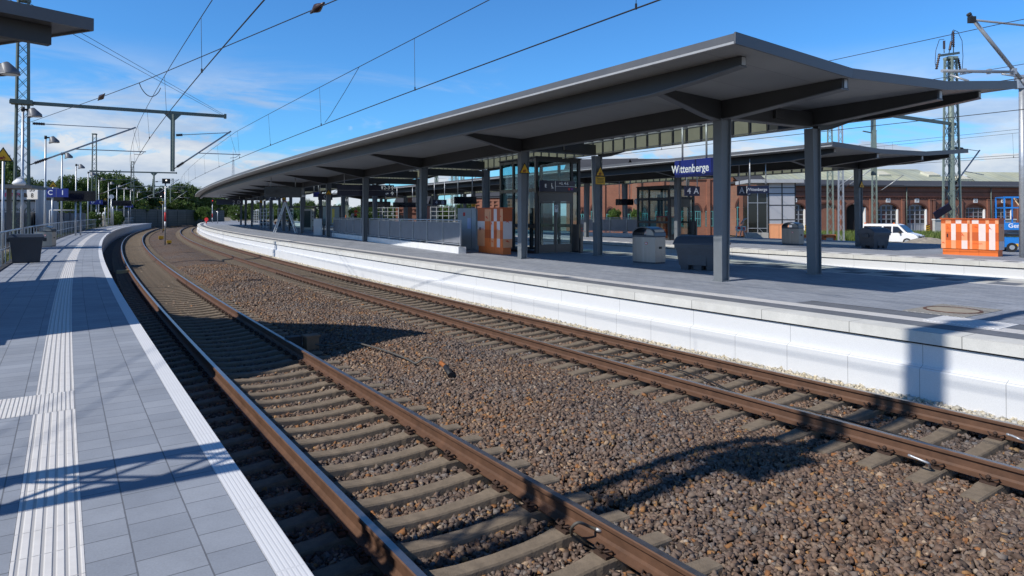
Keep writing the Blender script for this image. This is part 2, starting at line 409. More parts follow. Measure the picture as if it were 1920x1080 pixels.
def stonemat(name, pale=False):
    m = bpy.data.materials.new(name); t, N, L, b = nt(m); b.inputs['Roughness'].default_value = .85
    ge = N.new('ShaderNodeNewGeometry'); tc = N.new('ShaderNodeTexCoord')
    c = stone_ramp(N, L, ge.outputs['Random Per Island'], pale)
    # broad patches: browner brake dust in the track, greyer in places
    nz = N.new('ShaderNodeTexNoise'); nz.inputs['Scale'].default_value = .45; nz.inputs['Detail'].default_value = 5; L.new(tc.outputs['Object'], nz.inputs['Vector'])
    n2 = N.new('ShaderNodeTexNoise'); n2.inputs['Scale'].default_value = 55; n2.inputs['Detail'].default_value = 3; L.new(tc.outputs['Object'], n2.inputs['Vector'])
    cr = N.new('ShaderNodeValToRGB'); cr.color_ramp.elements[0].position = .35; cr.color_ramp.elements[1].position = .65
    cr.color_ramp.elements[0].color = (.84, .83, .85, 1) if not pale else (1, 1, 1, 1); cr.color_ramp.elements[1].color = (1.10, .91, .74, 1) if not pale else (1.1, 1.05, .95, 1); L.new(nz.outputs['Fac'], cr.inputs[0])
    mu = N.new('ShaderNodeMix'); mu.data_type = 'RGBA'; mu.blend_type = 'MULTIPLY'; mu.inputs['Factor'].default_value = 1; L.new(c, mu.inputs['A']); L.new(cr.outputs[0], mu.inputs['B'])
    mr = N.new('ShaderNodeMapRange'); mr.inputs['To Min'].default_value = .7; mr.inputs['To Max'].default_value = 1.3; L.new(n2.outputs['Fac'], mr.inputs[0])
    vs = N.new('ShaderNodeVectorMath'); vs.operation = 'SCALE'; L.new(mu.outputs['Result'], vs.inputs[0]); L.new(mr.outputs[0], vs.inputs['Scale']); L.new(vs.outputs[0], b.inputs['Base Color'])
    MATS[name] = m; return m
def ballastmat(name, pale=False):
    m = bpy.data.materials.new(name); t, N, L, b = nt(m); b.inputs['Roughness'].default_value = .9
    tc = N.new('ShaderNodeTexCoord')
    vo = N.new('ShaderNodeTexVoronoi'); vo.inputs['Scale'].default_value = 19; L.new(tc.outputs['Object'], vo.inputs['Vector'])
    sx = N.new('ShaderNodeSeparateColor'); L.new(vo.outputs['Color'], sx.inputs[0])
    c = stone_ramp(N, L, sx.outputs[0], pale)
    nz = N.new('ShaderNodeTexNoise'); nz.inputs['Scale'].default_value = .45; nz.inputs['Detail'].default_value = 5; L.new(tc.outputs['Object'], nz.inputs['Vector'])
    cr = N.new('ShaderNodeValToRGB'); cr.color_ramp.elements[0].position = .35; cr.color_ramp.elements[1].position = .65
    cr.color_ramp.elements[0].color = (.85, .84, .85, 1); cr.color_ramp.elements[1].color = (.9, .76, .63, 1); L.new(nz.outputs['Fac'], cr.inputs[0])
    mu = N.new('ShaderNodeMix'); mu.data_type = 'RGBA'; mu.blend_type = 'MULTIPLY'; mu.inputs['Factor'].default_value = 1; L.new(c, mu.inputs['A']); L.new(cr.outputs[0], mu.inputs['B'])
    vd = N.new('ShaderNodeMapRange'); vd.inputs['From Max'].default_value = .75; vd.inputs['To Min'].default_value = 1.05; vd.inputs['To Max'].default_value = .35; L.new(vo.outputs['Distance'], vd.inputs[0])
    vs = N.new('ShaderNodeVectorMath'); vs.operation = 'SCALE'; L.new(mu.outputs['Result'], vs.inputs[0]); vs.inputs['Scale'].default_value = .8; L.new(vs.outputs[0], b.inputs['Base Color'])
    bp = N.new('ShaderNodeBump'); bp.inputs['Strength'].default_value = 1; bp.inputs['Distance'].default_value = .05; L.new(vd.outputs[0], bp.inputs['Height']); L.new(bp.outputs[0], b.inputs['Normal'])
    MATS[name] = m; return m
STONE = stonemat('ballast_stone'); PALESTONE = stonemat('pale_ballast_stone', True)
BALLAST = ballastmat('ballast_bed'); PALEBALLAST = ballastmat('pale_ballast_bed', True)
EARTH = pm('dry_earth', (.20, .17, .12), .95, 0, .35, .35, .5, 12, 8)
g = MB(); g.add([(-1500, -300, -.62), (1500, -300, -.62), (1500, 2500, -.62), (-1500, 2500, -.62)], [(0, 1, 2, 3)])
tag(g.build('ground', EARTH), kind='structure')
def bal_z(d):
    """height of the ballast across the two tracks"""
    pts = [(-1.4, -.36), (-.75, -.27), (-.5, -.235), (2.0, -.235), (2.25, -.235), (3.0, -.16), (3.6, -.13), (4.3, -.17), (4.85, -.235), (7.4, -.235), (7.7, -.20), (8.4, -.20)]
    return float(np.interp(d, [p[0] for p in pts], [p[1] for p in pts]))
prof = [(d, bal_z(d) - (.06 if -.5 <= d <= 7.3 else .03)) for d in (-1.4, -.75, -.5, .75, 2.0, 2.3, 3.0, 3.6, 4.3, 4.85, 6.1, 7.3, 7.5)]
b_ = MB(); b_.sweep(T, prof, -12, 260, 1.5, closed=False); tag(b_.build('ballast_bed', BALLAST), kind='structure')
b_ = MB(); b_.sweep(T, [(7.503, -.215), (8.0, -.17)], -12, 200, 1.5, closed=False); tag(b_.build('pale_ballast_bed', PALEBALLAST), kind='structure')
b_ = MB(); b_.sweep(T, [(17.2, -.3), (18.5, -.25), (23.5, -.25), (24.4, -.3)], -12, 160, 2, closed=False); tag(b_.build('ballast_bed', BALLAST), kind='structure')
# loose stones: real geometry near the camera
ICO_V = []; 
_t = (1 + 5 ** .5) / 2
ICO_V = np.array([(-1, _t, 0), (1, _t, 0), (-1, -_t, 0), (1, -_t, 0), (0, -1, _t), (0, 1, _t), (0, -1, -_t), (0, 1, -_t), (_t, 0, -1), (_t, 0, 1), (-_t, 0, -1), (-_t, 0, 1)]) / math.sqrt(1 + _t * _t)
ICO_F = np.array([(0, 11, 5), (0, 5, 1), (0, 1, 7), (0, 7, 10), (0, 10, 11), (1, 5, 9), (5, 11, 4), (11, 10, 2), (10, 7, 6), (7, 1, 8), (3, 9, 4), (3, 4, 2), (3, 2, 6), (3, 6, 8), (3, 8, 9), (4, 9, 5), (2, 4, 11), (6, 2, 10), (8, 6, 7), (9, 8, 1)])
OCT_V = np.array([(-1, -1, -.8), (1, -1, -.8), (1, 1, -.8), (-1, 1, -.8), (-.7, -.8, .8), (.8, -.7, .8), (.7, .8, .8), (-.8, .7, .8)]) * .62
OCT_F = np.array([(0, 2, 1), (0, 3, 2), (4, 5, 6), (4, 6, 7), (0, 1, 5), (0, 5, 4), (1, 2, 6), (1, 6, 5), (2, 3, 7), (2, 7, 6), (3, 0, 4), (3, 4, 7)])
def rocks(name, P, size, mat, lo=False):
    """P: (n,3) centres, size: (n,) radii"""
    BV, BF = OCT_V, OCT_F
    n = len(P); nv = len(BV)
    q = RNG.normal(size=(n, 4)); q /= np.linalg.norm(q, axis=1)[:, None]
    w, x, y, zq = q.T
    Rm = np.stack([1 - 2 * (y * y + zq * zq), 2 * (x * y - zq * w), 2 * (x * zq + y * w), 2 * (x * y + zq * w), 1 - 2 * (x * x + zq * zq), 2 * (y * zq - x * w), 2 * (x * zq - y * w), 2 * (y * zq + x * w), 1 - 2 * (x * x + y * y)], 1).reshape(n, 3, 3)
    V = (BV[None] + RNG.uniform(-.30, .30, (n, nv, 3))) * RNG.uniform(.55, 1.35, (n, 1, 3))
    V = np.einsum('nij,nvj->nvi', Rm, V) * size[:, None, None]
    V[:, :, 2] *= .85
    V += P[:, None]
    F = (BF[None] + (np.arange(n) * nv)[:, None, None]).reshape(-1, 3)
    me = bpy.data.meshes.new(name); me.vertices.add(n * nv); me.vertices.foreach_set('co', V.astype(np.float32).ravel())
    nf = len(F); me.loops.add(nf * 3); me.loops.foreach_set('vertex_index', F.astype(np.int32).ravel())
    me.polygons.add(nf); me.polygons.foreach_set('loop_start', np.arange(0, nf * 3, 3, dtype=np.int32)); me.polygons.foreach_set('loop_total', np.full(nf, 3, np.int32))
    me.materials.append(mat); me.update(calc_edges=True)
    o = bpy.data.objects.new(name, me); COL.objects.link(o); return o
def inview(x, y, zz, mx=260, my=200):
    yc = np.maximum(y * math.cos(PITCH) + (zz - CAMH) * math.sin(PITCH), .05); zc = -y * math.sin(PITCH) + (zz - CAMH) * math.cos(PITCH)
    u = 960 + FPX * x / yc; v = CYROW - FPX * zc / yc
    return (u > -mx) & (u < 1920 + mx) & (v < 1080 + my) & (y > .5)
SLP = .4755         # sleeper spacing
PH1, PH2 = 1.41, 3.18
def scatter(s0, s1, d0, d1, dens, r0, r1, lift=.0, zf=bal_z, thin=None, keep_off=True):
    n = int((s1 - s0) * (d1 - d0) * dens)
    s = RNG.uniform(s0, s1, n); d = RNG.uniform(d0, d1, n)
    ok = np.ones(n, bool)
    if thin is not None: ok &= RNG.uniform(0, 1, n) < thin(s, d)
    if keep_off:
        for c in (0, G, D2, D2 + G): ok &= np.abs(d - c) > .085
        for ph0, da in ((PH1, 0), (PH2, D2)):
            f = ((s - ph0) / SLP) % 1; f = np.minimum(f, 1 - f) * SLP
            ok &= ~((f < .092) & (d > da - .60) & (d < da + 2.10))
    s, d = s[ok], d[ok]
    x, y = T.xy(s, d); zz = np.interp(d, np.linspace(-2, 9, 200), [zf(q) for q in np.linspace(-2, 9, 200)])
    r = RNG.uniform(r0, r1, len(s)) * RNG.choice([.75, 1, 1, 1.2], len(s))
    inrail = ((d > -.6) & (d < 2.1)) | ((d > D2 - .6) & (d < D2 + 2.1))
    zz = zz + RNG.uniform(-.4, .45, len(s)) * r + lift - np.where(inrail & (np.abs(np.where(d > 3.6, d - D2, d) - G / 2) < .62), .042, np.where(inrail, .015, 0))
    k = inview(x, y, zz)
    return np.stack([x, y, zz], 1)[k], r[k]
P1, r1 = scatter(-3, 8.5, -1.05, 7.75, 1500, .022, .038)
P2, r2 = scatter(8.5, 17, -1.05, 7.75, 900, .024, .039)
P3, r3 = scatter(17, 34, -1.05, 7.75, 420, .028, .044)
tag(rocks('ballast_stones', np.concatenate([P1]), np.concatenate([r1]), STONE), kind='stuff')
tag(rocks('ballast_stones', np.concatenate([P2, P3]), np.concatenate([r2, r3]), STONE, True), kind='stuff')
palez = lambda d: -.17 if d > 7.4 else -.2
P4, r4 = scatter(-3, 22, 7.28, 7.85, 800, .028, .046, .01, palez, None, False)
P5, r5 = scatter(22, 50, 7.28, 7.85, 420, .034, .05, .01, palez, None, False)
tag(rocks('pale_ballast_stones', np.concatenate([P4, P5]), np.concatenate([r4, r5]), PALESTONE, True), kind='stuff')
# ================================================================== railway tracks
RUST = pm('rusty_rail_side', (.115, .058, .033), .7, .15, .25, 7, .15, 60)
RAILTOP = pm('polished_rail_head', (.36, .34, .33), .30, .9, .15, 14, streak=(1, 1, 1))
SLEEPER = pm('weathered_sleeper_concrete', (.185, .146, .105), .9, 0, .36, 7, .4, 70, 8)
CLIP = pm('rusty_clip', (.06, .035, .025), .75, .2, .3, 20)
def sleeper_mesh():
    m = MB()
    st = [(-1.3, -.206, .07), (-1.02, -.196, .076), (-.95, -.186, .082), (-.56, -.186, .082), (-.50, -.194, .072), (-.3, -.212, .066), (0, -.220, .064), (.3, -.212, .066), (.5, -.194, .072), (.56, -.186, .082), (.95, -.186, .082), (1.02, -.196, .076), (1.3, -.206, .07)]
    V = []; F = []
    for x, zt, w in st:
        V += [(x, -.125, -.42), (x, -w - .012, zt - .014), (x, -w, zt), (x, w, zt), (x, w + .012, zt - .014), (x, .125, -.42)]
    n = 6
    for i in range(len(st) - 1):
        for k in range(n - 1): F.append((i * n + k, (i + 1) * n + k, (i + 1) * n + k + 1, i * n + k + 1))
    F.append(tuple(range(n))); F.append(tuple((len(st) - 1) * n + k for k in range(n - 1, -1, -1)))
    m.add(V, F); return m
def clip_mesh():
    m = MB()      # tension clamp: w-shaped spring, sleeper screw and guide plate, beside a rail at local x = 0
    m.box((.115, 0, -.176), (.06, .14, .024)); 
    m.tube([(.075, -.075, -.150), (.10, -.08, -.125), (.14, -.055, -.128), (.125, -.02, -.145), (.10, 0, -.125), (.125, .02, -.145), (.14, .055, -.128), (.10, .08, -.125), (.075, .075, -.150)], .0085, 5)
    m.tube([(.125, 0, -.17), (.125, 0, -.10)], .013, 6); m.tube([(.125, 0, -.125), (.125, 0, -.112)], .026, 6)
    return m
RAILP = [(-.075, -.172), (.075, -.172), (.075, -.160), (.02, -.142), (.0085, -.12), (.0085, -.052), (.030, -.040), (.036, -.034), (.036, -.008), (.028, 0), (-.028, 0), (-.036, -.008), (-.036, -.034), (-.030, -.040), (-.0085, -.052), (-.0085, -.12), (-.02, -.142), (-.075, -.160)]
def make_track(d0, label, s1, ph):
    t = thing('railway_track', label, 'railway track', T.p(0, d0 + G / 2, -.2), T.rz(0), 'tracks between the two platforms')
    for k in (0, 1):
        m = MB(); n0 = 0
        m.sweep(T, [(d0 + k * G + a, b) for a, b in RAILP], -12, s1, .5)
        # running surface gets the polished material
        n = len(RAILP); m.m = [1 if (i % n) == 9 else 0 for i in range(len(m.f) - 2)] + [0, 0]
        m.build('rail', [RUST, RAILTOP], t, True)
    sm = None; cm = None; far = MB(); proto = sleeper_mesh()
    W = WM[t.name].inverted()
    s = ph - 9 * SLP; i = 0
    while s < s1:
        if i < 98:
            if sm is None:
                o = proto.build('sleeper', SLEEPER, t); sm = o.data
            else:
                o = bpy.data.objects.new('sleeper', sm); COL.objects.link(o); o.parent = t
            A = W @ frame(T.p(s, d0 + G / 2, 0), T.rz(s) + random.uniform(-.012, .012))
            o.location = A.to_translation(); o.rotation_euler = (0, 0, A.to_euler().z)
            if i < 62:
                for k in (0, 1):
                    for sg in (-1, 1):
                        if cm is None:
                            c = clip_mesh().build('rail_clip', CLIP, o); cm = c.data
                        else:
                            c = bpy.data.objects.new('rail_clip', cm); COL.objects.link(c); c.parent = o
                        c.location = (-G / 2 + k * G, 0, 0); c.rotation_euler = (0, 0, 0 if sg > 0 else math.pi)
        else:
            far.add(proto.v, proto.f, 0, frame(T.p(s, d0 + G / 2, 0), T.rz(s)))
        s += SLP; i += 1
    tag(far.build('sleepers', SLEEPER, t, True), kind='stuff')
    return t
make_track(0, 'rusty railway track on concrete sleepers running right beside the left platform edge', 230, PH1)
make_track(D2, 'rusty railway track on concrete sleepers running along the white island platform wall', 200, PH2 - 2 * SLP)
# ================================================================== platforms
PAVE = brickmat('platform_slabs', (.24, .265, .31), (.295, .32, .365), (.13, .14, .16), .215, .278, .004, .5, .72, True, 0, .3, .16, 1.1)
PAVE2 = brickmat('platform_pavers', (.235, .255, .295), (.30, .32, .36), (.15, .16, .18), .30, .15, .005, .5, .72, True, 0, .2, .16, .6)
PAVEDARK = brickmat('platform_pavers_dark', (.13, .14, .16), (.16, .17, .19), (.09, .09, .10), .30, .15, .005, .5, .72, True, 0, .2, .12, .6)
TACT = ribmat('tactile_white', (.72, .70, .68), .047, 'd', .6, .30)
TACTX = ribmat('tactile_white_fine', (.74, .72, .70), .030, 'd', .6, .30)
EDGEW = ribmat('edge_slab_white', (.72, .73, .75), .022, 'd', .6, .73, .04, .88, .25)
PADW = ribmat('tactile_pad', (.78, .78, .78), .05, 's', .6, .30)
def wallpanel(name, col, w, rough=.6):
    if name in MATS: return MATS[name]
    m = brickmat(name, col, tuple(c * 1.015 for c in col), tuple(c * .45 for c in col), w, 3.0, .004, 0, rough, True, 0, .03, .02, .5); return m
WALLW = wallpanel('white_wall_panel', (.66, .67, .68), 1.0)
WALLW2 = wallpanel('white_wall_panel_upper', (.67, .68, .69), 2.0)
WALLG = wallpanel('grey_wall_panel', (.42, .43, .45), 2.0)
SHADOWGAP = pm('dark_joint', (.03, .03, .032), .9)
SLAB = brickmat('edge_slab_concrete', (.60, .595, .56), (.64, .635, .60), (.2, .2, .19), 1.5, 6, .006, 0, .8, True, 0, .1, .12, 2.2)
def strip(path, d0, d1, s0, s1, z, mat, name, parent, ds=1.0, th=.012):
    m = MB(); m.sweep(path, [(d1, z), (d1, z - th), (d0, z - th), (d0, z)], s0, s1, ds)
    # planar uv: (s, d)
    n = 4
    for i in list(m.uv.keys()):
        u = m.uv[i]
    m.uv = {}
    ns = (len(m.f) - 2) // 4; ss = np.linspace(s0, s1, ns + 1); dd = [d1, d1, d0, d0]
    for i in range(ns):
        for k in range(4):
            k2 = (k + 1) % 4
            m.uv[i * 4 + k] = ((ss[i], dd[k]), (ss[i], dd[k2]), (ss[i + 1], dd[k2]), (ss[i + 1], dd[k]))
    return m.build(name, mat, parent)
plat1 = tag(bpy.data.objects.new('platform', None), kind='structure'); COL.objects.link(plat1); WM[plat1.name] = Matrix()
S_END1 = 146
m = MB(); m.sweep(T, [(-1.10, HP - .16), (-1.10, -.6), (-3.75, -.6), (-3.75, HP - .16)], -12, S_END1, 1.0); m.build('platform_wall', WALLG, plat1)
m = MB(); m.sweep(T, [(-1.03, HP), (-1.03, HP - .15), (-1.165, HP - .15), (-1.165, HP)], -12, S_END1, .73)
for i in list(m.uv):                                # ribs follow the edge
    pass
m.build('edge_slab', EDGEW, plat1)
strip(T, -1.86, -1.168, -12, S_END1, HP, PAVE, 'paving', plat1, th=.16)
strip(T, -2.14, -1.86, -12, 4.18, HP + .002, TACT, 'tactile_strip', plat1, th=.16)
strip(T, -2.14, -1.86, 4.182, 4.86, HP + .002, TACTX, 'tactile_strip', plat1, th=.16)
strip(T, -2.14, -1.86, 4.862, S_END1, HP + .002, TACT, 'tactile_strip', plat1, th=.16)
strip(T, -3.6, -2.142, -12, 4.18, HP, PAVE, 'paving', plat1, th=.16)
strip(T, -3.6, -2.142, 4.182, 4.86, HP + .002, PADW if False else TACTX, 'tactile_strip', plat1, th=.16)
strip(T, -3.6, -2.142, 4.862, S_END1, HP, PAVE, 'paving', plat1, th=.16)
m = MB(); m.sweep(T, [(-3.602, HP + .03), (-3.602, -.6), (-3.80, -.6), (-3.80, HP + .03)], -12, S_END1, 1.0); m.build('rear_kerb', SHADOWGAP, plat1)
def island(dA, dB, s1, second):
    """dA front edge, dB rear edge"""
    pl = tag(bpy.data.objects.new('platform', None), kind='structure'); COL.objects.link(pl); WM[pl.name] = Matrix()
    for sg, de in ((1, dA), (-1, dB)):
        q = lambda o: de + sg * o
        def sw(prof, mat, name, ds=1.0):
            m = MB(); pr = [(q(a), b) for a, b in prof]
            if sg < 0: pr = pr[::-1]
            m.sweep(T, pr, -12, s1, ds); return m.build(name, mat, pl)
        sw([(0, HP), (.02, HP + .004), (.41, HP + .004), (.41, HP - .155), (0, HP - .155)], SLAB, 'edge_slab', .75)
        sw([(.035, HP - .157), (.6, HP - .157), (.6, HP - .18), (.035, HP - .18)], SHADOWGAP, 'shadow_joint')
        sw([(.05, HP - .182), (.6, HP - .182), (.6, .29), (.05, .29)], WALLW2, 'upper_wall_panel')
        sw([(.048, .305), (.048, .288), (.6, .288), (.6, -.6), (-.045, -.6), (-.045, .262), (-.035, .272)], WALLW, 'lower_wall_panel')
    f, r = (dA, dB)
    if not second:
        strip(T, f + .412, f + .91, -12, s1, HP, PAVEDARK, 'paving', pl, th=.1)
        strip(T, f + .912, f + 1.24, -12, s1, HP + .003, TACT, 'tactile_strip', pl, th=.1)
        strip(T, f + 1.242, f + 1.76, -12, 4.7, HP, PAVEDARK, 'paving', pl, th=.1)
        strip(T, f + 1.242, f + 1.76, 4.701, s1, HP, PAVE2, 'paving', pl, th=.1)
        strip(T, f + 1.761, f + 1.79, -12, 4.7, HP + .002, SHADOWGAP, 'drain_channel', pl, th=.1)
        strip(T, f + 1.792, r - 2.06, -12, 4.7, HP, PAVE2, 'paving', pl, th=.1)
        strip(T, f + 1.762, r - 2.06, 4.702, s1, HP, PAVE2, 'paving', pl, th=.1)
        strip(T, f + 1.05, f + 1.755, 1.45, 2.45, HP + .008, PADW, 'tactile_strip', pl, .3, .012)
        strip(T, r - 2.058, r - 1.92, -12, s1, HP + .003, TACT, 'tactile_strip', pl, th=.1)
        strip(T, r + .002, r + 3.2, 32, s1, HP, PAVE2, 'paving', pl, th=.1)
        m = [MB(), MB()]; s = -12
        while s < s1:
            k = int(round((s + 12) / .6))
            dd = [r - 1.918, r - .412]
            for j in range(2):
                mm = m[(j + k) % 2]
                a = r - 1.918 + j * .753
                mm.sweep(T, [(a + .753, HP), (a + .753, HP - .1), (a, HP - .1), (a, HP)], s, s + .6, .6)
            s += .6
        m[0].build('paving', PAVEDARK, pl); m[1].build('paving', CONC, pl)
    else:
        m = [MB(), MB()]; s = -12; k = 0
        while s < s1:
            w = .45 if k % 2 else .55
            m[k % 2].sweep(T, [(f + .95, HP), (f + .95, HP - .1), (f + .412, HP - .1), (f + .412, HP)], s, s + w, .6); s += w; k += 1
        m[0].build('paving', CONCW, pl); m[1].build('paving', PAVEDARK, pl)
        strip(T, f + .952, f + 1.2, -12, s1, HP + .003, TACT, 'tactile_strip', pl, th=.1)
        strip(T, f + 1.202, r - .412, -12, s1, HP, PAVE2, 'paving', pl, th=.1)
    return pl
island(7.72, 17.62, 190, False)
island(24.0, 37.5, 170, True)
# manhole
mh = thing('manhole', 'round concrete manhole cover in a cobbled square on the paving', 'manhole', T.p(2.65, 10.28, HP), T.rz(2.65))
COB = brickmat('small_cobbles', (.32, .30, .27), (.42, .40, .37), (.2, .19, .17), .06, .06, .012, .5, .85, False, 0, .5, .15, 3)
m = MB(); m.box((0, 0, .002), (1.42, .92, .012)); m.build('cobble_surround', COB, mh)
m = MB(); m.tube([(0, 0, .0), (0, 0, .012)], .37, 32); m.build('cover', pm('manhole_concrete', (.33, .29, .23), .85, 0, .15, 8, .2, 60), mh)
m = MB(); 
for k in range(32):
    a = 2 * math.pi * k / 32; b2 = 2 * math.pi * (k + 1) / 32
    m.bar((.395 * math.cos(a), .395 * math.sin(a), .008), (.395 * math.cos(b2), .395 * math.sin(b2), .008), .05, .016)
m.build('iron_rim', pm('rusty_iron', (.15, .075, .05), .7, .3, .2, 10), mh)
# ================================================================== platform canopies
SOFFITP = brickmat('soffit_panels', (.225, .23, .235), (.245, .25, .255), (.12, .12, .125), 1.25, 4.0, .008, 0, .45, True, 0, .1, .08, .5)
TRIM = pm('pale_metal_trim', (.42, .42, .415), .4, .2, .08, 3)
LAMPW = pm('luminaire_diffuser', (.72, .74, .76), .4, 0, .04, 3)
def loft(m, P, st, w, mi=0):
    """box beam through stations (s, c, ztop, zbot); w wide"""
    V = []; n = len(st)
    for i, (s, c, zt, zb) in enumerate(st):
        a = st[max(i - 1, 0)]; b = st[min(i + 1, n - 1)]
        pa, pb = P.p(a[0], a[1]), P.p(b[0], b[1]); t = (pb - pa).normalized(); nn = Vector((t.y, -t.x, 0)) * w / 2
        p = P.p(s, c)
        V += [(p.x - nn.x, p.y - nn.y, zb), (p.x + nn.x, p.y + nn.y, zb), (p.x + nn.x, p.y + nn.y, zt), (p.x - nn.x, p.y - nn.y, zt)]
    F = [(0, 1, 2, 3), tuple((n - 1) * 4 + k for k in (3, 2, 1, 0))]
    for i in range(n - 1):
        for k in range(4):
            k2 = (k + 1) % 4; F.append((i * 4 + k2, i * 4 + k, (i + 1) * 4 + k, (i + 1) * 4 + k2))
    m.add(V, F, mi)
def vsweep(m, Q, prof, ss, mi=0):
    """closed profile whose lateral offsets may change along the axis: prof = [(offset or function, z)]"""
    n = len(prof); V = []; F = []; U = []
    for s in ss:
        for c, z in prof: V.append(tuple(Q.p(s, c(s) if callable(c) else c, z)))
    for i in range(len(ss) - 1):
        for k in range(n):
            k2 = (k + 1) % n; F.append((i * n + k, i * n + k2, (i + 1) * n + k2, (i + 1) * n + k)); U.append(((ss[i], k * 2.), (ss[i], k * 2. + 1.9), (ss[i + 1], k * 2. + 1.9), (ss[i + 1], k * 2.)))
    F += [tuple(range(n - 1, -1, -1)), tuple((len(ss) - 1) * n + k for k in range(n))]; U += [[(0, 0)] * n, [(0, 0)] * n]
    m.add(V, F, mi, None, U)
PANEL = pm('sunlit_girder_beige', (.20, .195, .145), .6, 0, .10, 1.5)
def canopy(P, label, nb, bay, eN, eF, zEn=5.38, zVn=5.22, zVf=5.32, zEf=5.76, first_glass=1.0, low_beams=()):
    """eN / eF: lateral position of the near and far eaves as functions of s"""
    rt = thing('platform_canopy', label, 'platform roof', P.p(0, 0, HP), P.rz(0), 'butterfly roofs over the island platforms')
    th, cG = .13, 1.75
    S0, S1 = -3.23, (nb - 1) * bay + 3.1
    SS = [S0] + list(np.arange(S0 + 1, S1 - .5, 1.6)) + [S1]
    bd = .78                                            # eaves beam stands back from the edge
    info = {}
    for sg in (-1, 1):
        e = eN if sg < 0 else eF; zE, zV = (zEn, zVn) if sg < 0 else (zEf, zVf)
        m = MB(); pr = [(sg * cG, zV), (sg * cG, zV - th), (e, zE - th), (e, zE)]
        vsweep(m, P, pr if sg > 0 else pr[::-1], SS); m.build('roof_wing', SOFFITP, rt, True)
        o = lambda a, e=e: (lambda s: e(s) + sg * a)
        m = MB(); pr = [(o(.002), zE + .03), (o(.002), zE - .10), (o(.035), zE - .10), (o(.035), zE + .03)]; vsweep(m, P, pr if sg > 0 else pr[::-1], SS); f = m.build('fascia', FASCIA, rt, True)
        m = MB(); pr = [(o(-.02), zE - .104), (o(-.02), zE - .145), (o(.04), zE - .145), (o(.04), zE - .104)]; vsweep(m, P, pr if sg > 0 else pr[::-1], SS); m.build('drip_edge', TRIM, f, True)
        b = lambda s, e=e: e(s) - sg * bd
        zs = lambda s, c: zV - th + (abs(c) - cG) / (abs(e(s)) - cG) * (zE - zV)      # underside of the wing
        info[sg] = (b, zs, zV)
        m = MB(); ss = [S0 + .12, S0 + 1.6, -.35] + list(np.arange(.35, S1 - 3.2, 1.5)) + [S1 - 2.7, S1 - 1.6, S1 - .12]
        zt = zV - th + .001; dep = [(.20 if i in (0, len(ss) - 1) else .32 if i in (1, len(ss) - 2) else .43) for i in range(len(ss))]
        loft(m, P, [(s, sg * cG, zt, zt - h) for s, h in zip(ss, dep)], .20)
        loft(m, P, [(s, sg * cG, zt - h - .001, zt - h - .022) for s, h in zip(ss, dep)], .27, 1)  # bottom flange made paler: sunlight caught along the lower edge put into colour
        m.build('girder', [ANTH, FASCIA], rt, True)
        m = MB(); st = [(S0 + .42, .17), (S0 + 1.4, .27)] + [(s, .36) for s in np.arange(S0 + 2.6, S1 - 2, 1.5)] + [(S1 - 1.4, .27), (S1 - .42, .17)]
        loft(m, P, [(s, b(s), zs(s, b(s)) + .01, zs(s, b(s)) - h) for s, h in st], .16)
        loft(m, P, [(s, b(s), zs(s, b(s)) - h - .001, zs(s, b(s)) - h - .02) for s, h in st], .22, 1)  # same paler flange, the edge light is in its colour
        m.build('eaves_beam', [ANTH, FASCIA], rt, True)
        # pale end plates of the two beams
        for c, z0, z1 in ((sg * cG, zt, zt - .20), (b(S0 + .42), zs(S0 + .42, b(S0 + .42)), zs(S0 + .42, b(S0 + .42)) - .17)):
            m = MB(); q = P.p(S0 + (.11 if abs(c) < 2 else .41), c, (z0 + z1) / 2 - .004); m.box(tuple(q), (.10, .012, z0 - z1 - .03), 0, None, P.rz(S0)); m.build('beam_end', TRIM, rt, True)
    for s, dsg in ((S0, -1), (S1, 1)):
        m = MB(); pts = [(eN(s) - .035, zEn), (-cG, zVn), (cG, zVf), (eF(s) + .035, zEf)]
        for a, c in zip(pts[:-1], pts[1:]): m.bar(P.p(s + dsg * .018, a[0], a[1] - .05), P.p(s + dsg * .018, c[0], c[1] - .05), .034, .20)
        m.build('fascia', FASCIA, rt, True)
    for a, c in ((S0, first_glass), (S1 - 1.5, S1)):
        m = MB(); vsweep(m, P, [(cG - .002, zVf), (-cG + .002, zVn), (-cG + .002, zVn - th), (cG - .002, zVf - th)], [a, (a + c) / 2, c]); m.build('roof_wing', SOFFITP, rt, True)
    GS = [first_glass + .01] + list(np.arange(first_glass + 1.5, S1 - 2.2, 1.5)) + [S1 - 1.51]
    m = MB(); vsweep(m, P, [(cG - .05, zVf - .02), (-cG + .05, zVn - .02), (-cG + .05, zVn - .03), (cG - .05, zVf - .03)], GS); sk = m.build('skylight', ROOFGLASS, rt, True)
    m = MB(); s = first_glass + .3; mp = MB()
    while s < S1 - 1.6:
        m.bar(P.p(s, -cG + .11, zVn - .075), P.p(s, cG - .11, zVf - .075), .05, .085)
        if s < S1 - 2.3: mp.bar(P.p(s + .06, cG - .118, 4.93), P.p(s + .56, cG - .118, 4.93), .012, .44)  # pale strips: sun on the girder put into colour, gaps as bar shadows
        s += .62
    m.build('glazing_bars', ANTH, sk, True); mp.build('girder_sun_strips', PANEL, rt, True)
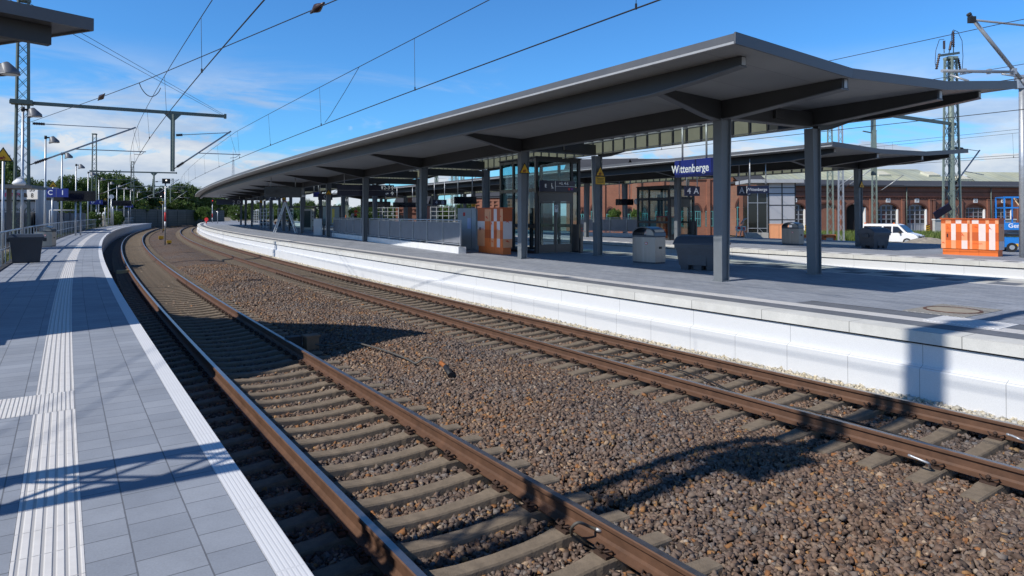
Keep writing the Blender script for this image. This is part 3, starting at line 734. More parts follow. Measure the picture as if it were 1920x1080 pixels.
    for i in range(nb):
        s = i * bay; A0 = P.p(s, 0, 0); rzc = P.rz(s)
        for sg in (-1, 1):
            b, zs, zV = info[sg]
            A = frame(P.p(s, sg * cG, 0), rzc); m = MB(); zt = 4.66
            o0, i0, i1 = .16, -.09, -.19
            def plate(a0, a1, b0, b1, hw):
                m.add([(sg * a0, -hw, HP), (sg * a1, -hw, HP), (sg * a1, hw, HP), (sg * a0, hw, HP), (sg * b0, -hw, zt), (sg * b1, -hw, zt), (sg * b1, hw, zt), (sg * b0, hw, zt)],
                      [(0, 3, 2, 1), (4, 5, 6, 7), (0, 1, 5, 4), (1, 2, 6, 5), (2, 3, 7, 6), (3, 0, 4, 7)] if sg > 0 else [(0, 1, 2, 3), (7, 6, 5, 4), (4, 5, 1, 0), (5, 6, 2, 1), (6, 7, 3, 2), (7, 4, 0, 3)], 0, A)
            plate(o0 - .028, o0, o0 - .028, o0, .13); plate(i0, i0 + .028, i1, i1 + .028, .13); plate(i0 + .029, o0 - .029, i1 + .029, o0 - .029, .075)
            m.box((sg * .035, 0, HP + .012), (.30, .30, .024), 0, A)
            m.build('column', COLPAINT, rt, True)
            m = MB(); c1 = b(s) - sg * .09; zr = zV - th
            st = [(sg * 1.86, zr - .004, 4.62), (sg * 2.4, zs(s, 2.4) - .006, 4.70), (c1, zs(s, c1) - .006, zs(s, c1) - .25)]
            loft(m, P, [(s, c, z1, z0) for c, z1, z0 in st], .16); loft(m, P, [(s, c, z0 - .001, z0 - .022) for c, z1, z0 in st], .20, 1)  # rib flange carries the same painted edge light
            rb = m.build('rib', [ANTH, FASCIA], rt, True)
            m = MB(); cA, cB = sg * 2.2, b(s) - sg * .3; loft(m, P, [(s + .25, cA, zs(s, cA) - .01, zs(s, cA) - .075), (s + .25, cB, zs(s, cB) - .01, zs(s, cB) - .075)], .07); m.build('strip_light', LAMPW, rb, True)
        m = MB()
        z1, z0 = (zVn - th - .003, 4.70)
        loft(m, P, [(s, -1.64, z1, z0), (s, 1.64, z1, z0)], .16); loft(m, P, [(s, -1.58, z0 - .001, z0 - .024), (s, 1.58, z0 - .001, z0 - .024)], .22, 1)  # paler flange again, reflected sun put into the colour
        if i in low_beams: loft(m, P, [(s, -1.52, 4.60, 4.28), (s, 1.52, 4.60, 4.28)], .20)
        else: m.box(tuple(P.p(s - .1, .2, 4.90)), (.34, .12, .2), 0, None, rzc)
        m.build('cross_beam', [ANTH, FASCIA], rt, True)
    return rt
canopy(CY0, 'long dark steel butterfly roof on column pairs over the near island platform', 12, 9.25, lambda s: 7.38 - CY0.dmid(s), lambda s: 4.95, zEf=5.66, low_beams=(2, 3))
canopy(CY1, 'dark steel butterfly roof over the second island platform in front of the brick buildings', 9, 9.1, lambda s: -5.1 - max(0, s) * .02, lambda s: 5.5, 5.32, 5.18, 5.24, 5.55)
# corner of the roof over the left platform: reaches in at the top left of the view
tip = Vector((-6.95, 10.85, 5.55)); ua = Vector((math.sin(R(37)), math.cos(R(37)), 0)); ub = Vector((math.sin(R(-68)), math.cos(R(-68)), 0))
rt = thing('platform_canopy', 'grey roof corner with a dark beam underneath jutting in above the left platform', 'platform roof', (tip.x - 3, tip.y - 1.0, HP), 0)
def rp(a, b, z): q = tip - ua * a + ub * b; return Vector((q.x, q.y, z))
m = MB(); m.prism([tuple(rp(a, b, 0))[:2] for a, b in ((0, 0), (0, 9), (8, 9), (8, 0))][::1], tip.z - .12, tip.z)
m.build('roof_wing', SOFFITP, rt, True)
m = MB(); m.bar(rp(-.02, -.02, tip.z - .05), rp(8, -.02, tip.z - .05), .035, .2); m.bar(rp(-.02, .0, tip.z - .05), rp(-.02, 9, tip.z - .05), .035, .2); m.build('fascia', FASCIA, rt, True)
m = MB(); m.bar(rp(.35, .42, tip.z - .28), rp(7.6, .42, tip.z - .28), .16, .30); m.bar(rp(3.2, 1.0, tip.z - .30), rp(3.2, 8.6, tip.z - .30), .18, .34); m.build('eaves_beam', ANTH, rt, True)
m = MB(); m.bar(rp(3.2, 4.4, HP), rp(3.2, 4.4, tip.z - .47), .26, .26); m.build('column', ANTH, rt, True)
# ================================================================== things on the platforms
def warn(loc, rz, label, size=.42, plate=False, post=None):
    """yellow triangle: high voltage"""
    t = thing('warning_sign', label, 'warning sign', loc, rz, 'yellow overhead line warning signs')
    h = size * .866
    m = MB(); m.extrude([(-size / 2, -h / 3), (size / 2, -h / 3), (0, h * 2 / 3)], -.012, .0); m.build('triangle_border', BLACK, t)
    k = .80
    m = MB(); m.extrude([(-size / 2 * k, -h / 3 * k), (size / 2 * k, -h / 3 * k), (0, h * 2 / 3 * k)], -.0155, -.0122); m.build('triangle_face', SIGNYEL, t)
    m = MB(); s = size
    m.extrude([(-.16 * s, -.17 * s), (-.02 * s, -.19 * s), (.0, -.03 * s), (-.15 * s, -.02 * s)], -.018, -.0157)
    m.extrude([(.03 * s, -.20 * s), (.08 * s, -.21 * s), (.05 * s, -.06 * s), (.12 * s, -.12 * s), (.14 * s, -.09 * s), (.02 * s, .04 * s), (-.03 * s, .06 * s), (.0, -.02 * s)], -.018, -.0157)
    m.build('pictogram', pm('sign_red_brown', (.25, .03, .01), .5), t)
    if plate:
        m = MB(); m.box((0, -.006, -h / 3 - .17), (size, .012, .30)); p = m.build('text_plate', SIGNYEL, t)
        m = MB()
        for i in range(4): m.box((0, -.0135, -h / 3 - .09 - i * .05), (size * (.75 - .12 * (i % 2)), .002, .018))
        m.build('text_lines', BLACK, p)
    return t
def on_col(P, row, bay, side, z):
    """front (towards the camera) face of a canopy column"""
    return P.p(row * bay - .15, side * 1.785, z)
def rz_along(P, s): return P.rz(s)           # faces back along the path (local -Y)
# warning triangles on canopy columns
warn(on_col(CY0, 1, 9.25, -1, 3.98), CY0.rz(9.25), 'yellow warning triangle on the near column beside the glass lift', .46)
warn(on_col(CY0, 1, 9.25, 1, 4.0), CY0.rz(9.25), 'yellow warning triangle with text plate on the column right of the lift', .46, True)
for i, tx in ((4, 'yellow warning triangle on the canopy column just left of the stair railing'), (6, 'yellow warning triangle on the canopy column behind the ladder'), (8, 'yellow warning triangle on a canopy column far down the island platform')):
    warn(on_col(CY0, i, 9.25, -1, 3.95), CY0.rz(i * 9.25), tx, .46)
warn(on_col(CY1, 0, 9.1, -1, 3.75), CY1.rz(0), 'yellow warning triangle with text plate on the second platform beside the big near column', .44, True)
warn(on_col(CY1, 0, 9.1, 1, 3.85), CY1.rz(0), 'yellow warning triangle on the second platform column in front of the brick wall', .44)
warn(on_col(CY1, 4, 9.1, -1, 3.6), CY1.rz(36), 'yellow warning triangle with text plate on a second platform column far left', .44, True)
# ------------------------------------------------------------------ hanging signs
def board(name, label, cat, loc, rz, w, h, mat, texts, group=None, posts=None, ptop=5.0, dpt=.12, tmat=None, split=None, edge=None):
    """sign box with raised lettering; texts: (string, size, x, z[, sx])"""
    t = thing(name, label, cat, loc, rz, group)
    m = MB(); m.box((0, 0, 0), (w, dpt, h)); bd = m.build('sign_board', mat, t)
    if edge is not None:
        m = MB(); m.box((w / 2 + .012, 0, 0), (.02, dpt * .7, h * .92)); m.box((-w / 2 - .012, 0, 0), (.02, dpt * .7, h * .92)); m.build('end_cap', edge, t)
    for tx in texts:
        s, sz, x, z = tx[:4]; sx = tx[4] if len(tx) > 4 else 1
        lettering(s, sz, Matrix.Translation((x, -dpt / 2 - .002, z)), tmat or LETTER, t, sx=sx)
    if split:
        m = MB()
        for a in split: m.box(a[0], a[1])
        m.build('divider', TRIM, t)
    for px in (posts or []):
        m = MB(); m.tube([(px, 0, h / 2), (px, 0, ptop - loc[2])], .028, 8); m.build('hanger', ALU, t)
    return t
RZI = R(-59.9)       # faces the near tracks
NS = CY0.p(2.55, .15, 0)
GREYL = pm('grey_letter', (.42, .45, .52), .5)
board('station_sign', 'blue station name sign reading Wittenberge hanging beside the big near column', 'station sign', CY0.p(2.6, .1, 3.72), RZI + 0.0, 1.55, .50, BLUESIGN, [('Wittenberge', .33, -.16, -.02, .86)], 'station name signs', (-.52, .42), 5.12, .14, None, None, pm('sign_end_grey', (.32, .34, .38), .4, .3))
NA = 'platform number and section signs'
def hang(loc, rz, w, h, texts, label, name='platform_sign', cat='platform sign', group=NA, mat=NAVY, dpt=.1, tmat=None):
    return board(name, label, cat, loc, rz, w, h, mat, texts, group, (-w * .36, w * .36), 5.0, dpt, tmat)
RA = R(14)
hang(at(1297.5, 358.5, 35), RA, .86, .50, [('4', .44, -.2, 0), ('A', .44, .22, 0)], 'dark sign reading 4 A hanging under the second platform roof', tmat=GREYL)
hang(at(1395, 357.5, 34), RA, .76, .52, [('A', .44, -.16, 0), ('5', .44, .26, -.08)], 'dark sign reading A 5 left of the second name sign', tmat=GREYL)
board('station_sign', 'smaller dark name sign reading Wittenberge in front of the grey tower', 'station sign', at(1421, 355.5, 31), R(-8), .98, .36, NAVY, [('Wittenberge', .20, -.06, 0, .9)], 'station name signs', (-.36, .36), 5.0, .10, GREYL, None, GREYSHEET)
hang(at(824, 379.5, 52), RA, 1.12, .42, [('4', .40, -.25, 0), ('B', .40, .25, 0)], 'dark sign reading 4 B on the second platform left of the lift', tmat=GREYL)
hang(at(512, 371, 55), RA, 1.1, .42, [('2', .40, -.26, -.04), ('C', .40, .28, -.04)], 'dark sign reading 2 C behind the ladder', tmat=GREYL)
hang(at(610, 369, 50), RA, 1.05, .48, [('C', .46, .02, 0)], 'dark sign with a grey C between two canopy columns left of the way sign', tmat=GREYL)
hang(at(593, 365, 56), RA, .5, .42, [], 'little blank blue sign just left of the sign with the grey C', mat=BLUESIGN)
hang(at(431, 378.5, 88), RA, 3.3, .75, [('2', .6, .5, -.05), ('D', .6, 1.15, -.05)], 'dark board reading 2 D hanging far down the island platform', tmat=GREYL)
# way sign 2-3 with arrows, behind the third column
def arrow(m, x, z, s, y):
    m.extrude([(x - .12 * s, z - .5 * s), (x + .12 * s, z - .5 * s), (x + .12 * s, z + .05 * s), (x - .12 * s, z + .05 * s)], y - .004, y)
    m.extrude([(x - .45 * s, z + .0 * s), (x - .3 * s, z - .1 * s), (x, z + .22 * s), (x + .3 * s, z - .1 * s), (x + .45 * s, z + .0 * s), (x, z + .5 * s)], y - .004, y)
ws = board('way_sign', 'wide dark blue direction sign reading 2-3 with arrows above the stair railing', 'direction sign', at(686, 357, 41), CY0.rz(27.6) + R(-14), 3.45, .68, NAVY, [('2-3', .30, 1.28, .17)], None, (-1.3, 1.45), 5.0, .12, LETTER, [((0, -.062, 0), (3.5, .004, .012))])
m = MB(); arrow(m, 1.62, .17, .24, -.062); arrow(m, 1.62, -.17, .24, -.062); m.build('arrow_symbol', LETTER, ws)
m = MB(); m.extrude([(.95, .06), (1.03, .06), (1.05, .28), (.93, .28)], -.066, -.062); m.extrude([(1.2, -.27), (1.3, -.27), (1.3, -.21), (1.38, -.21), (1.38, -.15), (1.2, -.15)], -.066, -.062); m.build('pictogram', LETTER, ws)
# departure displays
def display(loc, rz, w, h, label, ptop=5.0, posts=True, grp='dark departure displays'):
    t = board('departure_display', label, 'departure display', loc, rz, w, h, DISPLAY, [], grp, (-w * .33, w * .33) if posts else None, ptop, .3)
    m = MB(); m.box((0, -.155, 0), (w * .94, .012, h * .8)); m.build('screen', pm('screen_glass', (.004, .005, .012), .08), t)
    return t
display(at(531, 360.5, 47), CY0.rz(44) + R(-14), 2.5, .74, 'long black departure display hanging in front of the column behind the ladder')
display(at(872, 375.5, 37), CY0.rz(24) + R(-14), 1.25, .40, 'small black departure display hanging left of the glass lift')
display(at(1171, 379, 45), RA, 1.18, .42, 'black departure display hanging beside the clock on the second platform')
display(at(705, 383, 60), RA, 2.6, .5, 'black departure display under the second roof seen behind the way sign')
display(at(759, 384, 62), RA, 2.2, .45, 'black departure display on the second platform left of the brick chimney')
# clock
def clock(loc, rz, r, label, post=None):
    t = thing('station_clock', label, 'clock', loc, rz, 'round station clocks')
    m = MB(); m.tube([(0, .06, 0), (0, -.06, 0)], r, 24); m.build('clock_case', GREYSHEET, t)
    m = MB(); m.tube([(0, -.061, 0), (0, -.066, 0)], r * .92, 24); m.build('clock_face', WHITE, t)
    m = MB(); m.bar((0, -.07, 0), (r * .32, -.07, -r * .4), .05 * r * 2, .006); m.bar((0, -.07, 0), (r * .1, -.07, r * .75), .035 * r * 2, .006)
    for k in range(12):
        a = k * math.pi / 6; m.bar((math.sin(a) * r * .72, -.068, math.cos(a) * r * .72), (math.sin(a) * r * .88, -.068, math.cos(a) * r * .88), .05 * r, .004)
    m.build('clock_hands', BLACK, t)
    return t
clock(at(1194, 378, 44), RA, .20, 'round clock hanging beside the display on the second platform')
# ------------------------------------------------------------------ glass lift
def lift(corner, rz, W, L, H, label, sign=True):
    t = thing('glass_lift', label, 'lift tower', corner, rz, 'glass lift towers')
    zt = H
    m = MB()
    for x in (0.05, W - .05):
        for y in (.05, L - .05): m.box((x, y, zt / 2), (.12, .12, zt))
    m.box((.05, L * .62, zt / 2), (.10, .10, zt)); m.box((W - .42, .05, zt / 2), (.10, .10, zt)); m.box((W - .05, L / 2, zt / 2), (.10, .10, zt))
    for z_ in (.05, 1.12, 2.62, zt - .06):
        for a, b in (((.05, .05), (.05, L - .05)), ((W - .05, .05), (W - .05, L - .05)), ((.05, L - .05), (W - .05, L - .05))):
            m.bar((*a, z_), (*b, z_), .10, .14 if z_ < zt - .2 else .18)
    m.bar((.05, .05, 2.66), (W - .05, .05, 2.66), .1, .16); m.bar((.05, .05, zt - .06), (W - .05, .05, zt - .06), .1, .18)
    m.box((W / 2, L / 2, zt + .03), (W + .1, L + .1, .05))
    m.build('lift_frame', ANTH, t)
    m = MB(); m.box((.05, L / 2, zt / 2 + .3), (.012, L - .2, zt - .8)); m.build('glass_wall', CLEAR, t)
    m = MB(); m.box((W - .05, L / 2, zt / 2 + .3), (.012, L - .2, zt - .8)); m.build('glass_wall', CLEAR, t)
    m = MB(); m.box((W / 2, L - .05, zt / 2 + .3), (W - .2, .012, zt - .8)); m.build('glass_wall', CLEAR, t)
    m = MB(); m.box((W / 2 - .12, .05, 3.3), (W - .5, .012, 1.1)); m.box((W - .24, .05, 2.0), (.26, .012, 1.3)); m.build('glass_wall', CLEAR, t)
    dw = (W - .55) / 2
    for k in range(2):
        x0 = .12 + k * dw
        m = MB()
        m.box((x0 + .04, .0, 1.08), (.06, .05, 2.1)); m.box((x0 + dw - .04, .0, 1.08), (.06, .05, 2.1)); m.box((x0 + dw / 2, 0, 2.10), (dw - .14, .05, .06)); m.box((x0 + dw / 2, 0, .2), (dw - .14, .05, .34))
        d = m.build('lift_door', DOORSTEEL, t)
        m = MB(); m.box((x0 + dw / 2, 0, 1.22), (dw - .14, .012, 1.7)); m.build('door_glass', CLEAR, d)
    m = MB(); m.box((.12 + dw, 0, 2.36), (2 * dw, .09, .44)); m.build('door_header', DOORSTEEL, t)
    m = MB(); m.box((W - .22, .0, .62), (.44, .10, 1.1)); m.build('side_panel', ANTH, t)
    m = MB(); m.box((W - .16, -.28, .60), (.13, .1, 1.2)); cp = m.build('call_post', DOORSTEEL, t)
    m = MB(); m.box((W - .16, -.333, 1.02), (.05, .008, .05)); m.box((W - .16, -.333, .92), (.05, .008, .05)); m.build('call_button', REDSIGN, cp)
    m = MB(); m.box((W * .5, L * .7, 1.5), (.14, .14, 2.9)); m.build('lift_guide', BLACK, t)
    if sign:
        m = MB(); m.box((.95, -.16, 2.78), (1.75, .06, .46)); b = m.build('lift_sign', NAVY, t)
        lettering('E', .2, Matrix.Translation((.36, -.193, 2.78)), LETTER, b); 
        m = MB(); y = -.195
        m.tube([(.66 + .035 * math.cos(a), y, 2.72 + .035 * math.sin(a)) for a in np.linspace(-2.6, 1.2, 10)], .007, 4); m.bar((.65, y, 2.84), (.655, y, 2.74), .016); m.bar((.655, y, 2.74), (.70, y, 2.74), .016); m.bar((.70, y, 2.74), (.72, y, 2.68), .016); m.box((.65, y, 2.875), (.03, .006, .03))
        m.box((.83, y, 2.78), (.012, .004, .42)); m.box((1.32, y, 2.775), (.95, .004, .012)); m.build('wheelchair_symbol', LETTER, b)
        lettering('+3, 4-6', .16, Matrix.Translation((1.25, -.193, 2.89)), LETTER, b)
        m = MB(); m.box((1.52, y, 2.67), (.09, .006, .09)); m.build('red_pictogram', REDSIGN, b)
        m = MB(); m.box((1.66, y, 2.67), (.09, .006, .09)); m.build('purple_pictogram', pm('purple_paint', (.25, .03, .3), .5), b)
        m = MB(); m.box((.98, -.03, 1.85), (.18, .006, .30)); q = m.build('notice', WHITE, t)
        m = MB(); m.tube([(.98 + .06 * math.cos(a), -.036, 1.91 + .06 * math.sin(a)) for a in np.linspace(0, 6.28, 16)], .009, 4); m.bar((.94, -.036, 1.95), (1.02, -.036, 1.87), .014); m.build('ban_symbol', BLACK, q)
    return t
lift((.98, 27.0, HP), R(30.1), 2.23, 3.05, 3.95, 'glass lift tower with steel doors standing between the two middle columns')
lc = gp(1291, 452, HP)
lift((lc.x - .9, lc.y + 1.2, HP), R(30.1), 2.2, 3.0, 3.4, 'second glass lift tower under the far roof behind the 4 A sign', False)
# ------------------------------------------------------------------ stair parapets with panel railings
def stair_rail(p0, p1, label, n, h=1.1, base=.27):
    p0 = Vector(p0); p1 = Vector(p1); a = (p1 - p0); Lg = a.length; rz = math.atan2(a.y, a.x)
    t = thing('stair_railing', label, 'stair railing', p0, rz, 'grey panel railings round the stairs')
    m = MB(); m.box((Lg / 2, .12, base / 2), (Lg, .34, base)); m.box((Lg * .32, .12, base / 2), (.015, .345, base + .004), 1); m.build('plinth', [CONCW, SHADOWGAP], t)
    m = MB(); m.box((Lg / 2, .10, base + .56), (Lg - .1, .02, .84))
    for k in range(int(Lg / .11)): m.box((.08 + k * .11, .085, base + .56), (.03, .014, .84))
    m.build('infill_panel', PANELGREY, t)
    for i in range(n + 1):
        x = .05 + (Lg - .1) * i / n
        m = MB(); m.box((x, .06, base + .55), (.045, .05, 1.1)); m.box((x, .06, base + .012), (.16, .14, .02)); m.build('post', ALU, t)
    m = MB(); m.tube([(0, .06, base + h), (Lg, .06, base + h)], .03, 8); m.build('handrail', ALU, t)
    m = MB(); m.box((Lg / 2, .06, base + .10), (Lg, .03, .03)); m.box((Lg / 2, .06, base + 1.01), (Lg, .03, .03)); m.build('rail_bar', ALU, t)
    return t
stair_rail((-13.25, 48.7, HP), (-2.15, 27.05, HP), 'long grey panel railing on a white plinth round the stairs left of the orange cabinet', 12)
q0 = gp(1082, 441.5, HP); q1 = gp(1245, 446.5, HP)
stair_rail((q0.x, q0.y, HP), (q1.x, q1.y, HP), 'grey panel railing on a white plinth on the second platform right of the lift', 5)
# ------------------------------------------------------------------ checkered cabinets
PAL = [PINKWHITE, LTORANGE, ORANGE, DKORANGE]
def glyph(m, kind, x, z, s, y, fl=1):
    if kind == 'wave': 
        n = 6; top = []; bot = []
        for k in range(n * 2 + 1):
            u = (k / (n * 2) - .5) * 2.2 * s; w = .16 * s * (1 if k % 2 else -1)
            top.append((x + u, z + w + .07 * s)); bot.append((x + u, z + w - .07 * s))
        for k in range(n * 2): m.add([(bot[k][0], y, bot[k][1]), (bot[k + 1][0], y, bot[k + 1][1]), (top[k + 1][0], y, top[k + 1][1]), (top[k][0], y, top[k][1])], [(0, 1, 2, 3)])
    elif kind == 'fish':
        P = [(-.5, .12), (-.3, .0), (-.05, -.15), (.15, -.12), (.3, -.22), (.5, -.2), (.42, -.05), (.2, .05), (.1, .22), (-.2, .2)]
        m.extrude([(x + fl * a * s, z + b * s) for a, b in (P if fl > 0 else P[::-1])], y - .002, y)
    else:
        P = [(-.42, -.35), (-.08, -.12), (.1, -.1), (.45, -.45), (.3, -.1), (.1, .08), (-.1, .5), (-.28, .5), (-.08, .12), (-.15, .0)]
        m.extrude([(x + fl * a * s, z + b * s) for a, b in (P if fl > 0 else P[::-1])], y - .002, y)
def checker_face(M, cols, rows, seed, parent, glyphs, name='checkered_panel'):
    """flat checker in local XZ from (0,0); cols: widths; rows: heights (from the bottom)"""
    m = MB(); rnd = random.Random(seed); x = 0
    for i, w in enumerate(cols):
        z = 0
        for j, h in enumerate(rows):
            k = ((0, 2), (1, 3), (0, 2), (3, 1), (0, 2))[j % 4 if j < len(rows) - 1 else 3][i % 2]
            if k == 0 and rnd.random() < .25: k = 1
            elif k == 1 and rnd.random() < .35: k = 0
            m.add([(x, 0, z), (x + w, 0, z), (x + w, 0, z + h), (x, 0, z + h)], [(0, 1, 2, 3)], k, M); z += h
        x += w
    o = m.build(name, PAL, parent)
    m = MB()
    for gl in glyphs: glyph(m, gl[0], gl[1], gl[2], gl[3], -.004, gl[4] if len(gl) > 4 else 1)
    m2 = MB(); m2.add([M @ Vector(v) for v in m.v], m.f); 
    if m.v: m2.build('painted_motif', pm('red_orange_paint', (.70, .085, .02), .5), o)
    return o
def cabinet(loc, rz, W, D, H, label, cols, rows, glyphs, sglyphs, seed, base=.28):
    t = thing('switch_cabinet', label, 'switch cabinet', loc, rz, 'orange checkered switch cabinets')
    m = MB(); m.box((W / 2, D / 2, base / 2), (W - .08, D - .06, base)); 
    for x in (W * .33, W * .66): m.box((x, .028, base / 2), (.012, .004, base * .9), 1)
    m.build('base', [ORANGE, DKORANGE], t)
    m = MB(); m.box((W / 2, D / 2, (H + base) / 2), (W, D, H - base)); m.box((W / 2, -.004, H * .6), (.012, .006, H * .7), 1); bd = m.build('cabinet_body', [DKORANGE, SHADOWGAP], t)
    m = MB(); m.box((W / 2, D / 2, H + .03), (W + .06, D + .06, .055)); m.build('cabinet_roof', DKORANGE, t)
    hs = sum(rows); rows = [r * (H - base) / hs for r in rows]; cs = sum(cols); cols = [c * W / cs for c in cols]
    checker_face(Matrix.Translation((0, -.006, base)), cols, rows, seed, t, glyphs)
    c2 = [D]
    checker_face(Matrix.Translation((W + .006, 0, base)) @ Matrix.Rotation(R(90), 4, 'Z'), c2, rows, seed + 1, t, sglyphs)
    checker_face(Matrix.Translation((-.006, D, base)) @ Matrix.Rotation(R(-90), 4, 'Z'), c2, rows, seed + 2, t, [])
    m = MB(); m.box((W * .12, -.022, H * .55), (.035, .03, .13)); m.build('door_handle', BLACK, bd)
    return t
# cabinet by the lift: long side faces the tracks, end faces the camera
ca = cabinet((-1.47, 28.2, HP), R(-60.5), 2.25, .42, 1.83, 'tall orange checkered cabinet with bird and fish motifs beside the glass lift', [.5, .42, .17, .2, .2, .17], [.5, .5, .5, .5, .22], [('wave', .38, .72, .22), ('fish', .86, 1.2, .26), ('bird', 1.3, .95, .22, -1), ('fish', 1.36, .22, .16), ('wave', 1.75, .72, .12), ('fish', 2.05, 1.25, .16)], [('bird', .2, 1.05, .2), ('fish', .2, .25, .2)], 3)
kL = gp(1765, 476.5, HP); kR = gp(1873, 481.5, HP)
kw = (kR - kL).length
cabinet((kL.x, kL.y, HP), math.atan2(kR.y - kL.y, kR.x - kL.x), kw, .45, 1.40, 'wide orange and white checkered cabinet at the right end of the second platform', [.16, .2, .16, .2, .2, .08, .08, .22, .23, .11, .2, .11], [.42, .42, .42, .2], [('fish', .08, .22, .12), ('bird', .26, .82, .15), ('bird', .78, .55, .16), ('fish', 1.25, .86, .15), ('wave', 1.3, .22, .16), ('bird', 1.72, .82, .15)], [('fish', .22, .85, .13)], 8, .25)
kc = gp(1247, 449.5, HP)
t = thing('switch_cabinet', 'small orange cabinet with an open grey door below the 4 A sign', 'switch cabinet', kc, R(-58), 'orange checkered switch cabinets')
m = MB(); m.box((0, .2, .13), (1.5, .4, .26)); m.build('base', ORANGE, t)
m = MB(); m.box((-.35, .2, .85), (.8, .44, 1.16)); m.build('cabinet_body', DKORANGE, t)
m = MB(); m.box((.1, .2, 1.47), (1.75, .5, .06)); m.build('cabinet_roof', REDSIGN, t)
m = MB(); m.box((.42, .3, .85), (.7, .2, 1.16)); m.build('open_interior', GREYSHEET, t)
m = MB(); m.box((.95, .05, .85), (.5, .03, 1.16), 0, None, R(-35)); d = m.build('open_door', GREYSHEET, t); m = MB(); m.box((.95, .03, .6), (.4, .012, .3), 0, None, R(-35)); m.build('notice', WHITE, d)
checker_face(Matrix.Translation((-.75, -.026, .27)), [.2, .2, .2, .2], [.4, .4, .36], 5, t, [])
gc = Vector((-2.55, 31.3, HP))
t = thing('switch_cabinet', 'plain grey cabinet with a red sticker at the end of the stair railing', 'switch cabinet', gc, R(-52))
m = MB(); m.box((.7, .25, .95), (1.5, .5, 1.9)); m.box((1.1, -.003, .95), (.012, .006, 1.75), 1); m.build('cabinet_body', [GREYSHEET, SHADOWGAP], t)
m = MB(); m.box((.5, -.006, 1.62), (.17, .006, .17)); m.build('sticker', REDSIGN, t)
m = MB(); m.box((.92, -.006, 1.2), (.3, .006, .5)); m.build('notice', pm('pale_blue_paper', (.5, .52, .7), .6), t)
oc = gp(1462, 451, .32)
t = thing('switch_cabinet', 'plain peach coloured cabinet in front of the grey panelled tower', 'switch cabinet', (oc.x, oc.y, .28), R(-14))
m = MB(); m.box((0, .4, .65), (1.35, .8, 1.3)); m.box((.30, -.015, .68), (.5, .03, .98)); m.box((-.05, -.004, .65), (.015, .006, 1.2), 1); m.build('cabinet_body', [LTORANGE, SHADOWGAP], t)
m = MB(); m.box((0, .4, 1.33), (1.42, .86, .06)); m.build('cabinet_roof', LTORANGE, t)
# ------------------------------------------------------------------ bins
def waste_bin(loc, rz, label, s=1.0):
    t = thing('waste_bin', label, 'waste bin', loc, rz, 'steel platform waste bins')
    W, D, H = .96 * s, .52 * s, 1.0 * s
    def ring(w, d, k=6):
        pts = []
        for i in range(k + 1):
            a = -.5 + i / k; pts.append((w * a, -d / 2 - .06 * s * math.cos(a * math.pi)))
        for i in range(k + 1):
            a = .5 - i / k; pts.append((w * a, d / 2 + .06 * s * math.cos(a * math.pi)))
        return pts
    m = MB(); m.prism(ring(W * .96, D * .96), 0, .05); m.build('foot', DARKGREY, t)
    m = MB(); m.prism(ring(W, D), .05, H * .86); m.build('bin_body', STEEL, t)
    m = MB(); m.prism(ring(W * .99, D * .99), H * .86, H * .92); m.build('rim', DARKGREY, t)
    # arched hood with open side
    m = MB(); n = 12; V = []
    for i in range(n + 1):
        a = math.pi * i / n; x = -W / 2 * math.cos(a); z_ = H * .90 + .30 * s * math.sin(a) ** .8
        V += [(x, -D / 2 - .03, z_), (x, D / 2 + .03, z_)]
    for i in range(n + 1):
        a = math.pi * i / n; x = -(W / 2 - .03) * math.cos(a); z_ = H * .90 + .27 * s * math.sin(a) ** .8
        V += [(x, -D / 2 - .03, z_), (x, D / 2 + .03, z_)]
    o = (n + 1) * 2; F = []
    for i in range(n):
        F += [(2 * i, 2 * i + 1, 2 * i + 3, 2 * i + 2), (o + 2 * i, o + 2 * i + 2, o + 2 * i + 3, o + 2 * i + 1), (2 * i, 2 * i + 2, o + 2 * i + 2, o + 2 * i), (2 * i + 1, o + 2 * i + 1, o + 2 * i + 3, 2 * i + 3)]
    m.add(V, F); m.build('hood', pm('dark_steel', (.10, .11, .125), .3, .7, .1, 4), t)
    m = MB(); m.box((W * .28, 0, H * 1.0), (W * .38, D * .9, .22 * s)); m.build('ash_box', STEEL, t)
    m = MB(); m.box((W * .16, -D / 2 - .052 * s, H * .66), (.09 * s, .01, .075 * s)); r = m.build('red_mark', REDSIGN, t)
    m = MB(); m.box((W * .145, -D / 2 - .059 * s, H * .66), (.022 * s, .006, .045 * s)); m.box((W * .18, -D / 2 - .059 * s, H * .66), (.022 * s, .006, .045 * s)); m.build('mark_letters', LETTER, r)
    m = MB(); m.box((W / 2 + .003, 0, H * .52), (.02, .13 * s, .07 * s)); m.box((-W / 2 - .003, 0, H * .52), (.02, .13 * s, .07 * s)); m.build('lock_slot', BLACK, t)
    return t
w1 = gp(1220, 494, HP)
waste_bin((w1.x, w1.y + .28, HP), R(-52), 'stainless steel bin with an arched hood left of the dark grit box')
w2 = gp(1491, 459, HP)
waste_bin((w2.x, w2.y + .3, HP), R(-52), 'stainless steel bin with an arched hood on the second platform beside the peach cabinet')
w3 = T.p(38.0, -3.45, HP)
waste_bin(tuple(w3), R(12), 'stainless steel bin against the railing of the left platform', .86)
